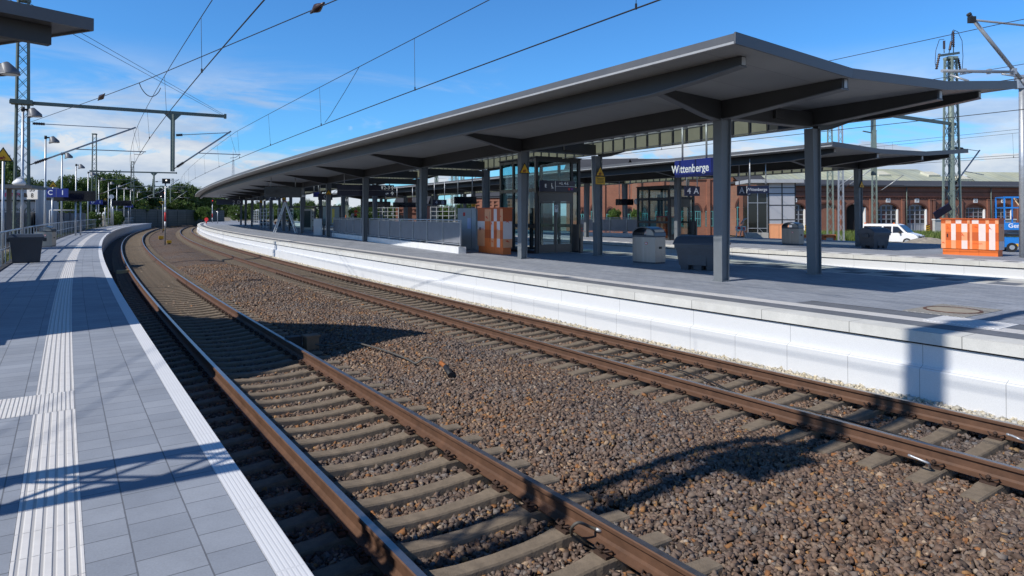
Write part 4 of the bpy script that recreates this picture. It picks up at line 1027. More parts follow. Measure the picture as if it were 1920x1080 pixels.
def grit_box(loc, rz, label, W=1.2, D=.8, H=1.0, lug=True):
    t = thing('grit_box', label, 'grit box', loc, rz, 'dark grey plastic grit boxes')
    m = MB(); hb = H * .72
    m.box((0, 0, .14 + (hb - .14) / 2), (W * .84, D * .82, hb - .14), 0, None, 0, (1.16, 1.16))
    for x in (-.30, 0, .30): 
        for y in (-.26, .26): m.box((x * W * 1.0, y * D * 1.05, .075), (W * .16, D * .22, .15), 0, None, 0, (1.25, 1.2))
    m.box((0, -D * .435, H * .3), (W * .42, .02, H * .3)); m.box((0, 0, hb - .03), (W * 1.02, D * 1.0, .10))
    for sg in (-1, 1): m.box((sg * W * .52, 0, hb - .08), (.08, D * .4, .16))
    m.build('box_body', DARKGREY, t)
    m = MB(); n = 8; V = []
    for i in range(n + 1):
        u = -1 + 2 * i / n; z_ = hb + .06 + .20 * H * (1 - abs(u) ** 2.6)
        V += [(-W * .53, u * D * .54, z_), (-W * .44, u * D * .50, z_ + .035), (W * .44, u * D * .50, z_ + .035), (W * .53, u * D * .54, z_)]
    F = []
    for i in range(n):
        for k in range(3): F.append((4 * i + k, 4 * i + k + 1, 4 * i + 5 + k, 4 * i + 4 + k))
    b0 = [(-W * .53, -D * .54, hb + .02), (W * .53, -D * .54, hb + .02), (W * .53, D * .54, hb + .02), (-W * .53, D * .54, hb + .02)]
    oo = len(V); V += b0
    F += [(oo, oo + 1, 3, 2, 1, 0), (oo + 2, oo + 3, 4 * n, 4 * n + 1, 4 * n + 2, 4 * n + 3), (oo + 3, oo) + tuple(4 * i for i in range(n + 1)), (oo + 1, oo + 2) + tuple(4 * i + 3 for i in range(n, -1, -1)), (oo + 3, oo + 2, oo + 1, oo)]
    m.add(V, F); m.build('lid', pm('grey_plastic_lid', (.075, .085, .105), .42, 0, .1, 5, .06, 160), t)
    return t
w1 = gp(1318, 508, HP); grit_box((w1.x + .1, w1.y + .45, HP), R(-38), 'dark grey plastic grit box behind the big near column', 1.3, .85, .98)
w2 = gp(1650, 466.5, HP); grit_box((w2.x, w2.y + .5, HP), R(26), 'dark grey plastic grit box in front of the white van', 1.2, .85, .98)
w3 = T.p(25.0, -3.25, HP)
t = thing('refuse_container', 'dark plastic refuse container with a closed lid against the left platform railing', 'refuse container', tuple(w3), R(36))
NAVYP = pm('navy_plastic', (.022, .028, .04), .45, 0, .1, 5, .05, 120)
m = MB(); m.box((0, 0, .40), (.74, .52, .76), 0, None, 0, (1.20, 1.15)); m.box((0, 0, .80), (.96, .66, .10)); m.build('container_body', NAVYP, t)
m = MB(); m.box((0, 0, .90), (.98, .68, .10), 0, None, 0, (.88, .82)); m.build('lid', pm('navy_plastic_lid', (.05, .065, .09), .4, 0, .1, 5), t)
for sg in (-1, 1):
    m = MB(); m.box((sg * .50, 0, .76), (.10, .28, .12)); m.build('lifting_lug', NAVYP, t)
# ------------------------------------------------------------------ more furniture down the island platform
lA = gp(514, 437, HP); lB = gp(556, 437, HP)
t = thing('step_ladder', 'open aluminium stepladder standing on the island platform edge', 'ladder', ((lA.x + lB.x) / 2, (lA.y + lB.y) / 2, HP), math.atan2(lB.y - lA.y, lB.x - lA.x))
hw = (lB - lA).length / 2
for sg, nm in ((-1, 'ladder_side'), (1, 'ladder_side')):
    m = MB()
    for y in (-.22, .22): m.bar((sg * hw, y * 1.15, 0), (0, y * .8, 2.75), .07, .09)
    for k in range(1, 9): f = k / 9; m.bar((sg * hw * (1 - f), -.22 * (1.15 - .35 * f), 2.75 * f), (sg * hw * (1 - f), .22 * (1.15 - .35 * f), 2.75 * f), .05, .03)
    m.build(nm, ALU, t)
m = MB(); m.box((0, 0, 2.76), (.14, .4, .07)); m.build('ladder_hinge', REDSIGN, t)
def bench(loc, rz, label):
    t = thing('wooden_bench', label, 'bench', loc, rz, 'red brown platform benches')
    W = pm('red_brown_wood', (.22, .055, .025), .6, 0, .2, 6)
    m = MB(); 
    for k in range(4): m.box((0, -.2 + k * .13, .45), (1.7, .11, .035))
    m.build('seat', W, t)
    m = MB(); 
    for k in range(3): m.box((0, .30 + k * .03, .58 + k * .14), (1.7, .03, .11))
    m.build('backrest', W, t)
    for x in (-.7, .7):
        m = MB(); m.box((x, 0, .22), (.07, .42, .43)); m.bar((x, .24, .42), (x, .38, .95), .07, .06); m.build('leg', W, t)
    return t
bq = gp(577, 434, HP); bench((bq.x + .6, bq.y + .4, HP), R(-75), 'red brown bench beside the shelter behind the ladder')
bq = gp(517, 421, HP); bench((bq.x, bq.y, HP), R(-70), 'red brown bench far down the island platform near the lattice screens')
def shelter(loc, rz, W, D, H, label):
    t = thing('waiting_shelter', label, 'waiting shelter', loc, rz, 'grey waiting shelters')
    m = MB()
    for x in (-W / 2, 0, W / 2):
        for y in (0, D): m.box((x, y, H / 2), (.12, .12, H))
    m.build('shelter_frame', ANTH, t)
    m = MB(); m.box((0, D / 2, H + .06), (W + .3, D + .3, .12)); m.build('shelter_roof', ANTH, t)
    m = MB(); m.box((-W * .25, .02, H * .5), (W * .42, .02, H * .8)); m.build('glass_wall', CLEAR, t)
    m = MB(); m.box((W * .25, .02, H * .5), (W * .46, .05, H * .88)); p = m.build('timetable_panel', pm('beige_panel', (.38, .36, .31), .5), t)
    m = MB(); m.box((W * .2, -.012, H * .5), (W * .26, .01, H * .7)); m.build('display_case', pm('dark_green_glass', (.03, .05, .045), .12), p)
    m = MB(); 
    for k, zz in enumerate((.75, .6, .45)): m.tube([(W * .42, -.02, H * zz), (W * .42, -.012, H * zz)], .07, 10)
    m.build('speaker_hole', BLACK, p)
    return t
sq = gp(560, 433.5, HP); shelter((sq.x, sq.y + 1.0, HP), R(-30), 3.6, 1.6, 2.35, 'grey glass waiting shelter standing behind the stepladder')
def poster(loc, rz, w, h, label, mat):
    t = thing('poster_case', label, 'poster case', loc, rz, 'standing poster cases')
    m = MB(); m.box((0, 0, .75 + h / 2), (w, .12, h)); m.build('case_frame', ANTH, t)
    m = MB(); m.box((0, -.063, .75 + h / 2), (w * .88, .01, h * .9)); p = m.build('poster', mat, t)
    m = MB(); m.box((w * .12, -.070, .75 + h * .5), (w * .14, .006, h * .7)); m.build('yellow_sheet', pm('timetable_yellow', (.55, .45, .08), .6), p)
    for x in (-w * .42, w * .42):
        m = MB(); m.box((x, 0, .4), (.08, .08, .8)); m.build('leg', ANTH, t)
    return t
pq = gp(622, 441, HP); poster((pq.x - .1, pq.y + .3, HP), R(-22), 1.75, 1.55, 'glazed poster case with a yellow timetable at the left end of the stair railing', pm('poster_green_grey', (.16, .22, .22), .3))
t = thing('litter_screen', 'pale grey panel standing left of the poster case', 'panel', gp(596, 441, HP), R(-30)); m = MB(); m.box((0, 0, .65), (.9, .06, 1.3)); m.build('screen_panel', GREYSHEET, t)
def trellis(loc, rz, w, h, label, nx=4, nz=5):
    t = thing('lattice_screen', label, 'wind screen', loc, rz, 'lattice wind screens')
    m = MB()
    for i in range(nx + 1): m.box((-w / 2 + w * i / nx, 0, h / 2), (.06, .06, h))
    for k in range(nz + 1): m.box((0, 0, .25 + (h - .3) * k / nz), (w, .05, .05))
    m.build('screen_frame', ALU, t)
    m = MB(); m.box((0, .02, h * .22), (w * .96, .012, h * .3)); m.build('screen_glass', glass('smoky_glass', (.45, .5, .55), .2), t)
    return t
for px, py, w, lb in ((500, 428, 1.9, 'grey lattice wind screen left of the stepladder on the island platform'), (535, 428, 2.2, 'grey lattice wind screen right behind the stepladder on the island platform'), (478, 420.5, 1.4, 'small grey lattice wind screen far down the island platform')):
    q = gp(px, py, HP); trellis((q.x, q.y, HP), R(-20), w, 2.35, lb)
for px, py, w, lb in ((727, 431, 2.6, 'grey lattice wind screen on the second platform behind the left part of the stair railing'), (830, 434, 2.6, 'grey lattice wind screen on the second platform behind the black display')):
    q = gp(px, py, HP); trellis((q.x, q.y, HP), R(-20), w, 2.4, lb)
# cameras / small fittings hung from the roof
for s_, c_, lb in ((45.2, -1.9, 'white dome camera hanging in front of the long black display'), (74, -2.2, 'white dome camera hanging far down the island platform')):
    t = thing('dome_camera', lb, 'camera', CY0.p(s_, c_, 3.95), 0, 'hanging dome cameras')
    m = MB(); m.tube([(0, 0, .05), (0, 0, 1.05)], .03, 8); m.build('hanger', ALU, t)
    m = MB(); m.tube([(0, 0, .08), (0, 0, .0), (0, 0, -.05), (0, 0, -.1)], [.16, .24, .2, .08], 12); m.build('dome', WHITE, t)
# ================================================================== left platform furniture, masts, wires
# railing along the rear of the left platform
def railing(s0, s1, label, step=1.3, d=-3.72, ret=None):
    t = thing('platform_railing', label, 'railing', T.p(s0, d, HP), T.rz(s0), 'grey railings behind the left platform')
    n = max(1, int(round((s1 - s0) / step)))
    pm_ = None; W = WM[t.name].inverted()
    for i in range(n + 1):
        s = s0 + (s1 - s0) * i / n
        if i < 98:
            if pm_ is None:
                m = MB(); m.box((0, 0, .52), (.028, .065, 1.04)); o = m.build('railing_post', ALU, t); pm_ = o.data
            else:
                o = bpy.data.objects.new('railing_post', pm_); COL.objects.link(o); o.parent = t
            A = W @ frame(T.p(s, d, HP), T.rz(s)); o.location = A.to_translation(); o.rotation_euler = (0, 0, A.to_euler().z)
    ss = np.linspace(s0 - .12, s1 + .12, max(3, int((s1 - s0) / 2)))
    m = MB(); m.tube([T.p(s, d, HP + 1.06) for s in ss], .03, 8); m.build('handrail', ALU, t, True)
    m = MB(); m.tube([T.p(s, d, HP + .52) for s in ss], .019, 6); m.build('middle_rail', ALU, t, True)
railing(8, 29.3, 'near section of grey railing behind the dark refuse container at the left edge')
railing(31.0, 100, 'long grey railing curving along the rear of the left platform behind the steel bin', 1.5)
railing(101.5, 146, 'far section of grey railing at the distant end of the left platform', 1.6)
# ------------------------------------------------------------------ lamp posts
def lamp(s, label, proto=[None]):
    loc = T.p(s, -4.12, .1)
    if proto[0] is None:
        t = thing('lamp_post', label, 'lamp post', loc, T.rz(s), 'lamp posts along the left platform')
        m = MB(); m.tube([(0, 0, 0), (0, 0, 3.0), (0, 0, 7.15)], [.075, .065, .05], 10); m.build('lamp_pole', ALU, t)
        m = MB(); m.tube([(0, 0, 6.98), (0, 0, 7.18)], .075, 10); m.tube([(0, 0, 7.07), (.22, 0, 7.07)], .045, 8); m.build('lamp_bracket', BLACK, t)
        m = MB(); m.tube([(.30, 0, 7.14), (.31, 0, 7.12), (.44, 0, 6.80), (.44, 0, 6.78)], [.10, .13, .29, .29], 20); h = m.build('lamp_shade', LAMPGREY, t)
        m = MB(); m.tube([(.44, 0, 6.785), (.44, 0, 6.765)], .25, 16); m.build('lamp_glass', LAMPW, h)
        proto[0] = t; return t
    return dup(proto[0], loc, T.rz(s), label)
ORD = ['lamp post cut off by the left edge with only its grey shade showing', 'lamp post right beside the big lattice mast on the left', 'lamp post rising just left of the C 1 sign', 'lamp post behind the C 1 sign and its display', 'lamp post behind the right part of the display next to C 1', 'lamp post just left of the D 1 sign', 'lamp post right beside the D 1 sign', 'lamp post behind the station clock on the left platform', 'lamp post behind the display next to the clock', 'tiny lamp post beside the E 1 sign', 'tiny lamp post beside the F 1 sign', 'farthest tiny lamp post before the left platform end']
for i, s in enumerate([24.2, 34.9, 47.6, 60.3, 73.6, 86.5, 99, 111, 122, 132, 141, 151]): lamp(s, ORD[i])
# ------------------------------------------------------------------ lattice masts
def shaft(m, base, ax, ay, H, wb, wt, mi=0, pit=.62, chord=.075, z0=-.3, dg=.028):
    base = Vector(base); ax = Vector(ax); ay = Vector(ay)
    def c(i, z):
        f = (z - z0) / (H - z0); w = wb + (wt - wb) * f; sx, sy = ((-1, -1), (1, -1), (1, 1), (-1, 1))[i]
        return base + ax * sx * w / 2 + ay * sy * w * .42 + Vector((0, 0, z))
    for i in range(4): m.bar(c(i, z0), c(i, H), chord, chord, mi)
    z = z0 + .1; k = 0
    while z < H - .3:
        f = (z - z0) / (H - z0); st = pit * (1.25 - .45 * f); z2 = min(H, z + st)
        for i in range(4):
            j = (i + 1) % 4
            m.bar(c(i, z), c(j, z2), dg, .018, mi); m.bar(c(j, z), c(i, z2), dg, .018, mi)
        z = z2; k += 1
    for i in range(4): m.bar(c(i, H), c((i + 1) % 4, H), chord, chord, mi)
    m.box((base.x, base.y, H + .05), (wt * 1.15, wt * 1.1, .14), mi)
    m.box((base.x, base.y, z0 - .15), (wb * 1.7, wb * 1.7, .5), mi)
INSUL = pm('brown_insulator', (.05, .025, .02), .3, 0, .1, 10)
TUBEC = pm('aluminium_tube', (.42, .43, .44), .4, .5, .1, 5)
def insulator(m, p, q, mi=0):
    p = Vector(p); q = Vector(q); n = 7
    pts = [p.lerp(q, i / (n * 2)) for i in range(n * 2 + 1)]
    m.tube(pts, [.045 if i % 2 else .085 for i in range(n * 2 + 1)], 8, mi)
def cantilever(P, s, d0, z0, z1, d1, zt, dc, par, k=1):
    """tube cantilever from root (d0) to the messenger support (d1, zt); contact wire at dc"""
    m = MB(); rt = P.p(s, d0, z0); tp = P.p(s, d1, zt); dv = tp - rt
    m.tube([rt + dv * .16, tp + dv * .03], .042, 8, 0); m.bar(rt, rt + dv * .06, .05, .05, 2)
    insulator(m, rt + dv * .05, rt + dv * .16, 1)
    a = P.p(s, d0, z1); b = tp + Vector((0, 0, -.02)); w = b - a
    m.tube([a + w * .14, b], .022, 6, 0); insulator(m, a + w * .03, a + w * .14, 1)
    q = rt + dv * .42; e = P.p(s, dc + (.55 if k > 0 else -.55), q.z + .02)
    m.tube([q, e], .026, 6, 0)
    m.tube([P.p(s, dc - k * .55 if False else dc + k * .45, q.z - .02), P.p(s, dc + k * .3, q.z - .15), P.p(s, dc, 5.62)], .016, 6, 0)
    m.tube([tp, q + (e - q) * .9], .006, 4, 2)
    return m.build('cantilever', [TUBEC, INSUL, BLACK], par, True)
def track_mast(s, d, H, label, arm=True, wb=.62, wt=.40, d2=None, ch=.075, dg=.028, grp='lattice catenary masts left of the tracks'):
    t = thing('catenary_mast', label, 'catenary mast', T.p(s, d, -.3), T.rz(s), grp)
    th = T.h(s); ax = Vector((math.cos(th), -math.sin(th), 0)); ay = Vector((math.sin(th), math.cos(th), 0))
    m = MB(); shaft(m, T.p(s, d, 0), ax, ay, H, wb, wt, 0, .62, ch, -.3, dg); m.build('mast_shaft', GREENSTEEL, t, True)
    cantilever(T, s - .2, d + .3, 4.85, 6.95, .35, 7.0, .42, t)
    if arm:
        m = MB(); m.bar(T.p(s - .3, d - .5, 7.95), T.p(s - .3, 4.9, 8.0), .13, .17); m.box(tuple(T.p(s - .3, d, 7.96)), (.9, .7, .2), 0, None, T.rz(s)); m.bar(T.p(s - .3, 4.86, 8.0), T.p(s - .3, 4.98, 8.0), .17, .26); m.build('cross_arm', GREENSTEEL, t, True)
        m = MB(); m.bar(T.p(s - .3, 2.25, 7.9), T.p(s - .3, 2.25, 4.75), .16, .16); m.extrude([(-.42, 0), (-.1, -.34), (.1, -.34), (.42, 0)], -.06, .06, 0, frame(T.p(s - .3, 2.25, 7.9), T.rz(s))); m.build('drop_post', GREENSTEEL, t, True)
        cantilever(T, s - .3, 2.33, 4.9, 6.75, 5.15, 7.1, 5.2, t)
    return t
mt1 = track_mast(38.6, -4.45, 13.1, 'big green lattice mast with a cross arm over the tracks behind the left railing')
track_mast(97.5, -4.5, 12.7, 'second green lattice mast with a cross arm beyond the C 1 display')
track_mast(146, -4.4, 12.7, 'third green lattice mast rising in front of the trees beside the conifer')
track_mast(205, -4.0, 12.4, 'most distant green lattice mast in front of the noise barrier')
track_mast(2.55, -4.75, 13.6, 'green lattice mast behind the camera that throws its shadow over the tracks', True, .62, .42, None, .10, .06)
# km board on the first mast
kb = at(61, 361, 32.4)
t = board('kilometre_board', 'white kilometre board reading 53 over 8 on the first lattice mast', 'kilometre board', kb, R(-4), .56, .66, WHITE, [('53', .30, 0, .15), ('8', .30, 0, -.15)], None, None, 5, .04, BLACK)
# ------------------------------------------------------------------ overhead lines
WIREM = pm('dark_wire', (.035, .032, .03), .5, .4, .1, 3)
def overhead(P, d, zc, zm, s0, s1, label, sup, drop=8.0, off=0, zig=.12, r=.0125, extra=0.0):
    t = thing('overhead_line', label, 'overhead line', P.p(max(s0, 0), d, zc), P.rz(0), 'overhead lines above the tracks')
    sp = sup[1] - sup[0] if len(sup) > 1 else 55
    def dm(s): return d + extra
    def zz(s):
        k = (s - sup[0]) / sp; f = k - math.floor(k); return zm - .42 * 4 * f * (1 - f) * .5
    ss = np.arange(s0, s1, 3.0)
    m = MB(); m.tube([P.p(s, d + zig * math.sin(2 * math.pi * (s - sup[0]) / (2 * sp) + 1.5), zc) for s in ss], r, 6); m.build('contact_wire', WIREM, t, True)
    m = MB(); m.tube([P.p(s, dm(s), zz(s)) for s in ss], r * .8, 6); m.build('messenger_wire', WIREM, t, True)
    s = s0 + 2 + off
    k = 0
    while s < s1 - 1 and k < 40:
        m = MB(); a = P.p(s, d + zig * math.sin(2 * math.pi * (s - sup[0]) / (2 * sp) + 1.5), zc); b = P.p(s, dm(s), zz(s))
        m.tube([a, b], .0055, 5); m.box((a.x, a.y, a.z + .03), (.03, .03, .09)); m.build('dropper', WIREM, t, True); s += drop; k += 1
    return t
overhead(T, .52, 5.58, 7.02, -10, 235, 'overhead line above the track beside the left platform', [38.6, 97.5], 7.7, 13.7 - 2 + 10 - 3 * 7.7 + .2)
overhead(T, 5.45, 5.58, 7.12, -10, 205, 'overhead line above the track beside the white island wall', [38.3, 97.2], 8.1, 13.2 - 2 + 10 - 2 * 8.1, .12)
overhead(T, 19.0, 6.0, 7.55, -10, 120, 'overhead line above the tracks between the two island platforms', [3.6, 60], 8, 2)
overhead(T, 22.3, 5.6, 7.0, -10, 120, 'second overhead line right beside the second island platform', [3.6, 60], 8, 5)
overhead(T, 40.5, 5.6, 7.0, -10, 110, 'overhead line beyond the second island platform', [10, 65], 8, 3)
overhead(T, 45.0, 5.8, 7.3, -10, 110, 'farthest overhead line in front of the brick roundhouse', [10, 65], 8, 6)
def wire(name, label, pts, r=.010, cat='wire', grp=None, ins=None, mats=None, sag=0):
    p = [Vector(q) for q in pts]
    t = thing(name, label, cat, p[0], 0, grp)
    if sag and len(p) == 2:
        a, b = p; p = [a.lerp(b, k / 14) - Vector((0, 0, sag * 4 * (k / 14) * (1 - k / 14))) for k in range(15)]
    m = MB(); m.tube(p, r, 6); m.build('wire_strand', WIREM, t, True)
    for q in ins or []:
        m = MB(); a = p[0].lerp(p[-1], q); dv = (p[-1] - p[0]).normalized() * .16
        m.tube([a - dv, a - dv * .5, a, a + dv * .5, a + dv], [.02, .07, .11, .07, .02], 10); m.build('insulator', INSUL, t, True)
    return t
w0 = T.p(38.3, -4.2, 6.95)
wire('anchor_wire', 'thin anchor wire with two insulators running from the left mast up across the sky', [w0, at(190, 182, 24.0), at(262, 155, 20.6), at(595, 15, 13.6), at(760, -55, 11.2)], .011, 'wire', 'anchor wires', None)
for q, lb in ((at(190, 182, 24.0), 'small dark insulator on the anchor wire left of the hanging loop'), (at(595, 15, 13.6), 'dark insulator on the anchor wire at the top of the picture')):
    t = thing('wire_insulator', lb, 'insulator', q, 0, 'insulators on the anchor wire')
    dv = Vector((.72, -.66, .19)).normalized() * (.18 if q.x > -8 else .26)
    m = MB(); m.tube([q - dv * 1.5, q - dv, q - dv * .45, q, q + dv * .45, q + dv, q + dv * 1.5], [.02, .035, .07, .095, .07, .035, .02], 10); m.build('insulator_body', INSUL, t, True)
pA = T.p(38.3, 4.8, 8.12); pB = at(137, 53, 20.0); ext = pA + (pB - pA) * 2.2
wire('guy_wire', 'upper wire of the thin pair from the cross arm end to the top left roof', [pA, ext], .008, 'wire', 'guy wires of the cross arm')
wire('guy_wire', 'lower wire of the thin pair from the cross arm end to the top left roof', [pA + Vector((-.1, 0, -.03)), ext + Vector((-.25, .0, -.16))], .008, 'wire', 'guy wires of the cross arm')
ja = at(261, 155, 20.6); jb = at(301, 165, 22.5)
wire('jumper_cable', 'hanging loop of cable joining the anchor wire to the overhead line', [ja.lerp(jb, k / 16) - Vector((0, 0, .36 * math.sin(math.pi * k / 16) ** .7)) for k in range(17)], .013, 'cable', 'jumper cables')
wire('jumper_cable', 'slanting jumper cable from messenger to contact wire above the island wall', [T.p(17.2, 5.45, 6.93), T.p(18.4, 5.44, 6.4), T.p(20.0, 5.44, 5.78), T.p(20.6, 5.44, 5.6)], .009, 'cable', 'jumper cables')
# mast and cantilever at the right edge, between the island platforms
t = thing('catenary_mast', 'grey tube cantilever reaching in from the right edge above the roof corner', 'catenary mast', at(1990, 480, 18.6), 0, 'catenary masts on the right')
m = MB(); bs = at(1990, 420, 18.6); shaft(m, (bs.x, bs.y, 0), (1, 0, 0), (0, 1, 0), 9.5, .5, .36); m.build('mast_shaft', GREENSTEEL, t, True)
m = MB(); a = at(1816, 26, 17.6); b = at(1914, 148, 18.2); c = at(1972, 220, 18.5)
m.tube([a, b], .05, 8); m.tube([a, a + (b - a) * .02], .062, 8, 2); insulator(m, b + (c - b) * .2, c, 1); m.tube([b, b + (c - b) * .25], .05, 8, 0); m.tube([at(1822, 37, 17.65), at(1978, 54, 18.5)], .03, 8)
m.box(tuple(at(1822, 37, 17.6)), (.16, .12, .16), 2); m.tube([at(1766, 133, 17.2), at(1903, 135, 18.1)], .042, 8); m.box(tuple(at(1900, 134, 18.1)), (.12, .12, .16)); m.box(tuple(at(1807, 134, 17.5)), (.1, .1, .14)); m.box(tuple(at(1854, 134, 17.8)), (.08, .1, .13))
m.tube([at(1780, 140, 17.3), at(1816, 152, 17.0)], .03, 6); m.build('cantilever', [TUBEC, INSUL, BLACK], t, True)
# tall lattice mast behind the wide checkered cabinet
mb_ = at(1785, 440, 41.5); ex = Vector((.866, .5, 0)); ey = Vector((-.5, .866, 0)); mb0 = Vector((mb_.x, mb_.y, 0))
t = thing('catenary_mast', 'tall pale green lattice mast with switch gear on top behind the wide checkered cabinet', 'catenary mast', (mb0.x, mb0.y, -.4), 0, 'catenary masts on the right')
PGREEN = pm('mast_paint_pale', (.20, .25, .22), .6, .1, .15, 5)
m = MB(); shaft(m, mb0, ex, ey, 12.2, .84, .52, 0, .95, .10, -.4); m.tube([mb0 + Vector((0, 0, -.3)), mb0 + Vector((0, 0, 12.2))], .13, 10); m.build('mast_shaft', PGREEN, t, True)
m = MB(); m.bar(mb0 + ex * .5 + Vector((0, 0, 8.1)), mb0 - ex * 9.4 + Vector((0, 0, 8.15)), .16, .18); m.bar(mb0 - ex * 9.4 + Vector((0, 0, 8.0)), mb0 - ex * 9.4 + Vector((0, 0, 8.7)), .08, .08); m.bar(mb0 - ex * 5.5 + Vector((0, 0, 8.5)), mb0 - ex * 8.0 + Vector((0, 0, 8.3)), .07, .07); m.build('cross_arm', PGREEN, t, True)
m = MB(); m.bar(mb0 - ex * 8.3 + Vector((0, 0, 8.6)), mb0 - ex * 8.3 + Vector((0, 0, 4.6)), .2, .2); m.bar(mb0 - ex * 8.3 + Vector((0, 0, 7.0)), mb0 - ex * 9.3 + Vector((0, 0, 7.05)), .06, .06); m.build('drop_post', PGREEN, t, True)
m = MB(); top = mb0 + Vector((0, 0, 12.35)); m.bar(top - ex * 1.35 + Vector((0, 0, -.1)), top + ex * .95 + Vector((0, 0, .35)), .16, .14)
for u, hh in ((-.75, .75), (-.2, .8), (.35, 1.5)):
    b0 = top + ex * u + Vector((0, 0, .15)); e0 = b0 + ex * (.3 if u == -.2 else 0) + Vector((0, 0, hh)); m.tube([b0, b0.lerp(e0, .35)], .03, 6); insulator(m, b0.lerp(e0, .35), e0, 1)
for u, sg in ((-1.3, -1), (.9, 1)):
    b0 = top + ex * u + Vector((0, 0, .0)); insulator(m, b0, b0 + ex * sg * .35 + Vector((0, 0, -.95)), 1)
for pts in ([(-.75, 1.0), (-1.3, .9), (-1.7, .2), (-1.8, -.6), (-1.65, -.95)], [(.35, 1.75), (.9, 1.7), (1.4, 1.2), (1.5, .2), (1.4, -.6), (1.25, -.95)], [(.1, 1.0), (.15, 1.5), (.35, 1.75)]):
    m.tube([top + ex * a_ + Vector((0, 0, b_2)) for a_, b_2 in pts], .018, 6, 2)
m.build('switch_gear', [PGREEN, INSUL, BLACK], t, True)
m = MB(); rt_ = mb0 + ex * .4; insulator(m, rt_ + Vector((0, 0, 4.3)), rt_ + ex * .6 + Vector((0, 0, 4.75)), 1); m.tube([rt_ + ex * .6 + Vector((0, 0, 4.75)), rt_ + ex * 3.1 + Vector((0, 0, 6.6))], .045, 8); insulator(m, rt_ + Vector((0, 0, 6.6)), rt_ + ex * .9 + Vector((0, 0, 6.6)), 1); m.tube([rt_ + ex * .9 + Vector((0, 0, 6.6)), rt_ + ex * 3.1 + Vector((0, 0, 6.55))], .022, 6); m.tube([rt_ + ex * 1.3 + Vector((0, 0, 5.15)), rt_ + ex * 3.6 + Vector((0, 0, 5.0))], .025, 6)
m.build('cantilever', [TUBEC, INSUL, BLACK], t, True)
m = MB(); sp_ = at(1767, 396, 41.0); m.box((0, 0, 0), (1.1, .05, .55), 0, frame(sp_, R(-12)) @ Matrix.Rotation(R(-35), 4, 'Y') @ Matrix.Rotation(R(30), 4, 'X')); m.build('solar_panel', pm('solar_cells', (.02, .025, .07), .2), t, True)
for px, Y, H_, w_, lb in ((1577, 62, 11.5, .40, 'slim grey lattice pole between the two right roof columns'), (1557, 66, 11.0, .5, 'slim green lattice pole left beside the grey pole between the roof columns'), (1640, 76, 12.0, .46, 'green lattice pole above the white van'), (851, 74, 12.5, .5, 'lattice mast seen above the second roof left of the lift'), (867, 80, 12.6, .34, 'thinner lattice mast beside it above the second roof'), (818, 84, 13, .36, 'lattice mast in front of the dark pointed tree above the second roof'), (610, 95, 12, .4, 'lattice mast between the columns left of the way sign'), (650, 90, 11.5, .3, 'lattice mast between the columns behind the way sign')):
    q = at(px, 430, Y); t = thing('catenary_mast', lb, 'catenary mast', (q.x, q.y, -.4), 0, 'catenary masts on the right')
    m = MB(); shaft(m, (q.x, q.y, 0), (.9, -.3, 0), (.3, .9, 0), H_, w_ * 1.2, w_ * .8, 0, .8, .08, -.4); m.build('mast_shaft', PGREEN if px != 1577 else ALU, t, True)
    m = MB(); b0 = Vector((q.x, q.y, 0)); insulator(m, b0 + Vector((.3, 0, 4.9)), b0 + Vector((.8, 0, 5.2)), 1); m.tube([b0 + Vector((.8, 0, 5.2)), b0 + Vector((2.9, -.8, 6.9))], .045, 8); m.tube([b0 + Vector((.2, 0, 7.0)), b0 + Vector((2.9, -.8, 6.9))], .02, 6); m.build('cantilever', [TUBEC, INSUL], t, True)
# tall grey post at the right edge of the second platform
q = gp(1919, 483, HP); t = thing('lamp_post', 'tall plain grey post cut by the right picture edge', 'lamp post', q, 0)
m = MB(); m.tube([(0, 0, 0), (0, 0, 6.6)], [.13, .10], 12); m.build('lamp_pole', ALU, t)
m = MB(); m.box((-.05, 0, 6.55), (.3, .25, .5)); m.tube([(-.1, 0, 6.75), (-.75, 0, 6.85)], .035, 6); m.build('lamp_bracket', ALU, t)
# ------------------------------------------------------------------ signs on the left platform
c1 = at(105.5, 361.5, 46)
t = board('platform_sign', 'blue double sign reading C 1 on the left platform', 'platform sign', c1, R(10), 1.52, .60, BLUESIGN, [('C', .46, -.36, 0), ('1', .46, .42, 0)], NA, None, 5, .10, LETTER, [((.02, -.052, 0), (.012, .006, .6))])
m = MB(); m.tube([(-.28, .08, -.2), (-.28, .08, -3.1)], .06, 8); m.build('sign_post', ALU, t)
t = display(at(139, 367.5, 51), R(28), 2.85, .80, 'wide black departure display right of the C 1 sign', 5, False)
m = MB()
for x in (.1, .42): m.tube([(x, .1, -.3), (x, .1, -3.3)], .055, 8)
m.build('sign_post', ALU, t)
for px, py, Y, tx, lb in ((180.5, 379, 82, ('D', '1'), 'small blue sign reading D 1 on the left platform'), (241, 386, 118, ('E', '1'), 'tiny blue sign reading E 1 half behind the clock display'), (295.5, 390, 146, ('F', '1'), 'tiny blue sign reading F 1 near the far platform end')):
    t = board('platform_sign', lb, 'platform sign', at(px, py, Y), R(28), 1.4, .56, BLUESIGN, [(tx[0], .46, -.36, 0), (tx[1], .46, .40, 0)], NA, None, 5, .1, LETTER)
    m = MB(); m.tube([(0, .08, -.2), (0, .08, -3.2)], .05, 8); m.build('sign_post', ALU, t)
t = display(at(228, 381, 97), R(24), 2.6, .8, 'black departure display right of the clock on the left platform', 5, False)
m = MB(); m.tube([(-1.1, .1, .3), (-1.1, .1, -3.2)], .09, 8); m.build('sign_post', ALU, t)
t = display(at(197, 381, 86), R(28), .62, .55, 'little black display box right of the D 1 sign', 5, False)
m = MB(); m.tube([(0, .1, -.2), (0, .1, -3.2)], .06, 8); m.build('sign_post', ALU, t)
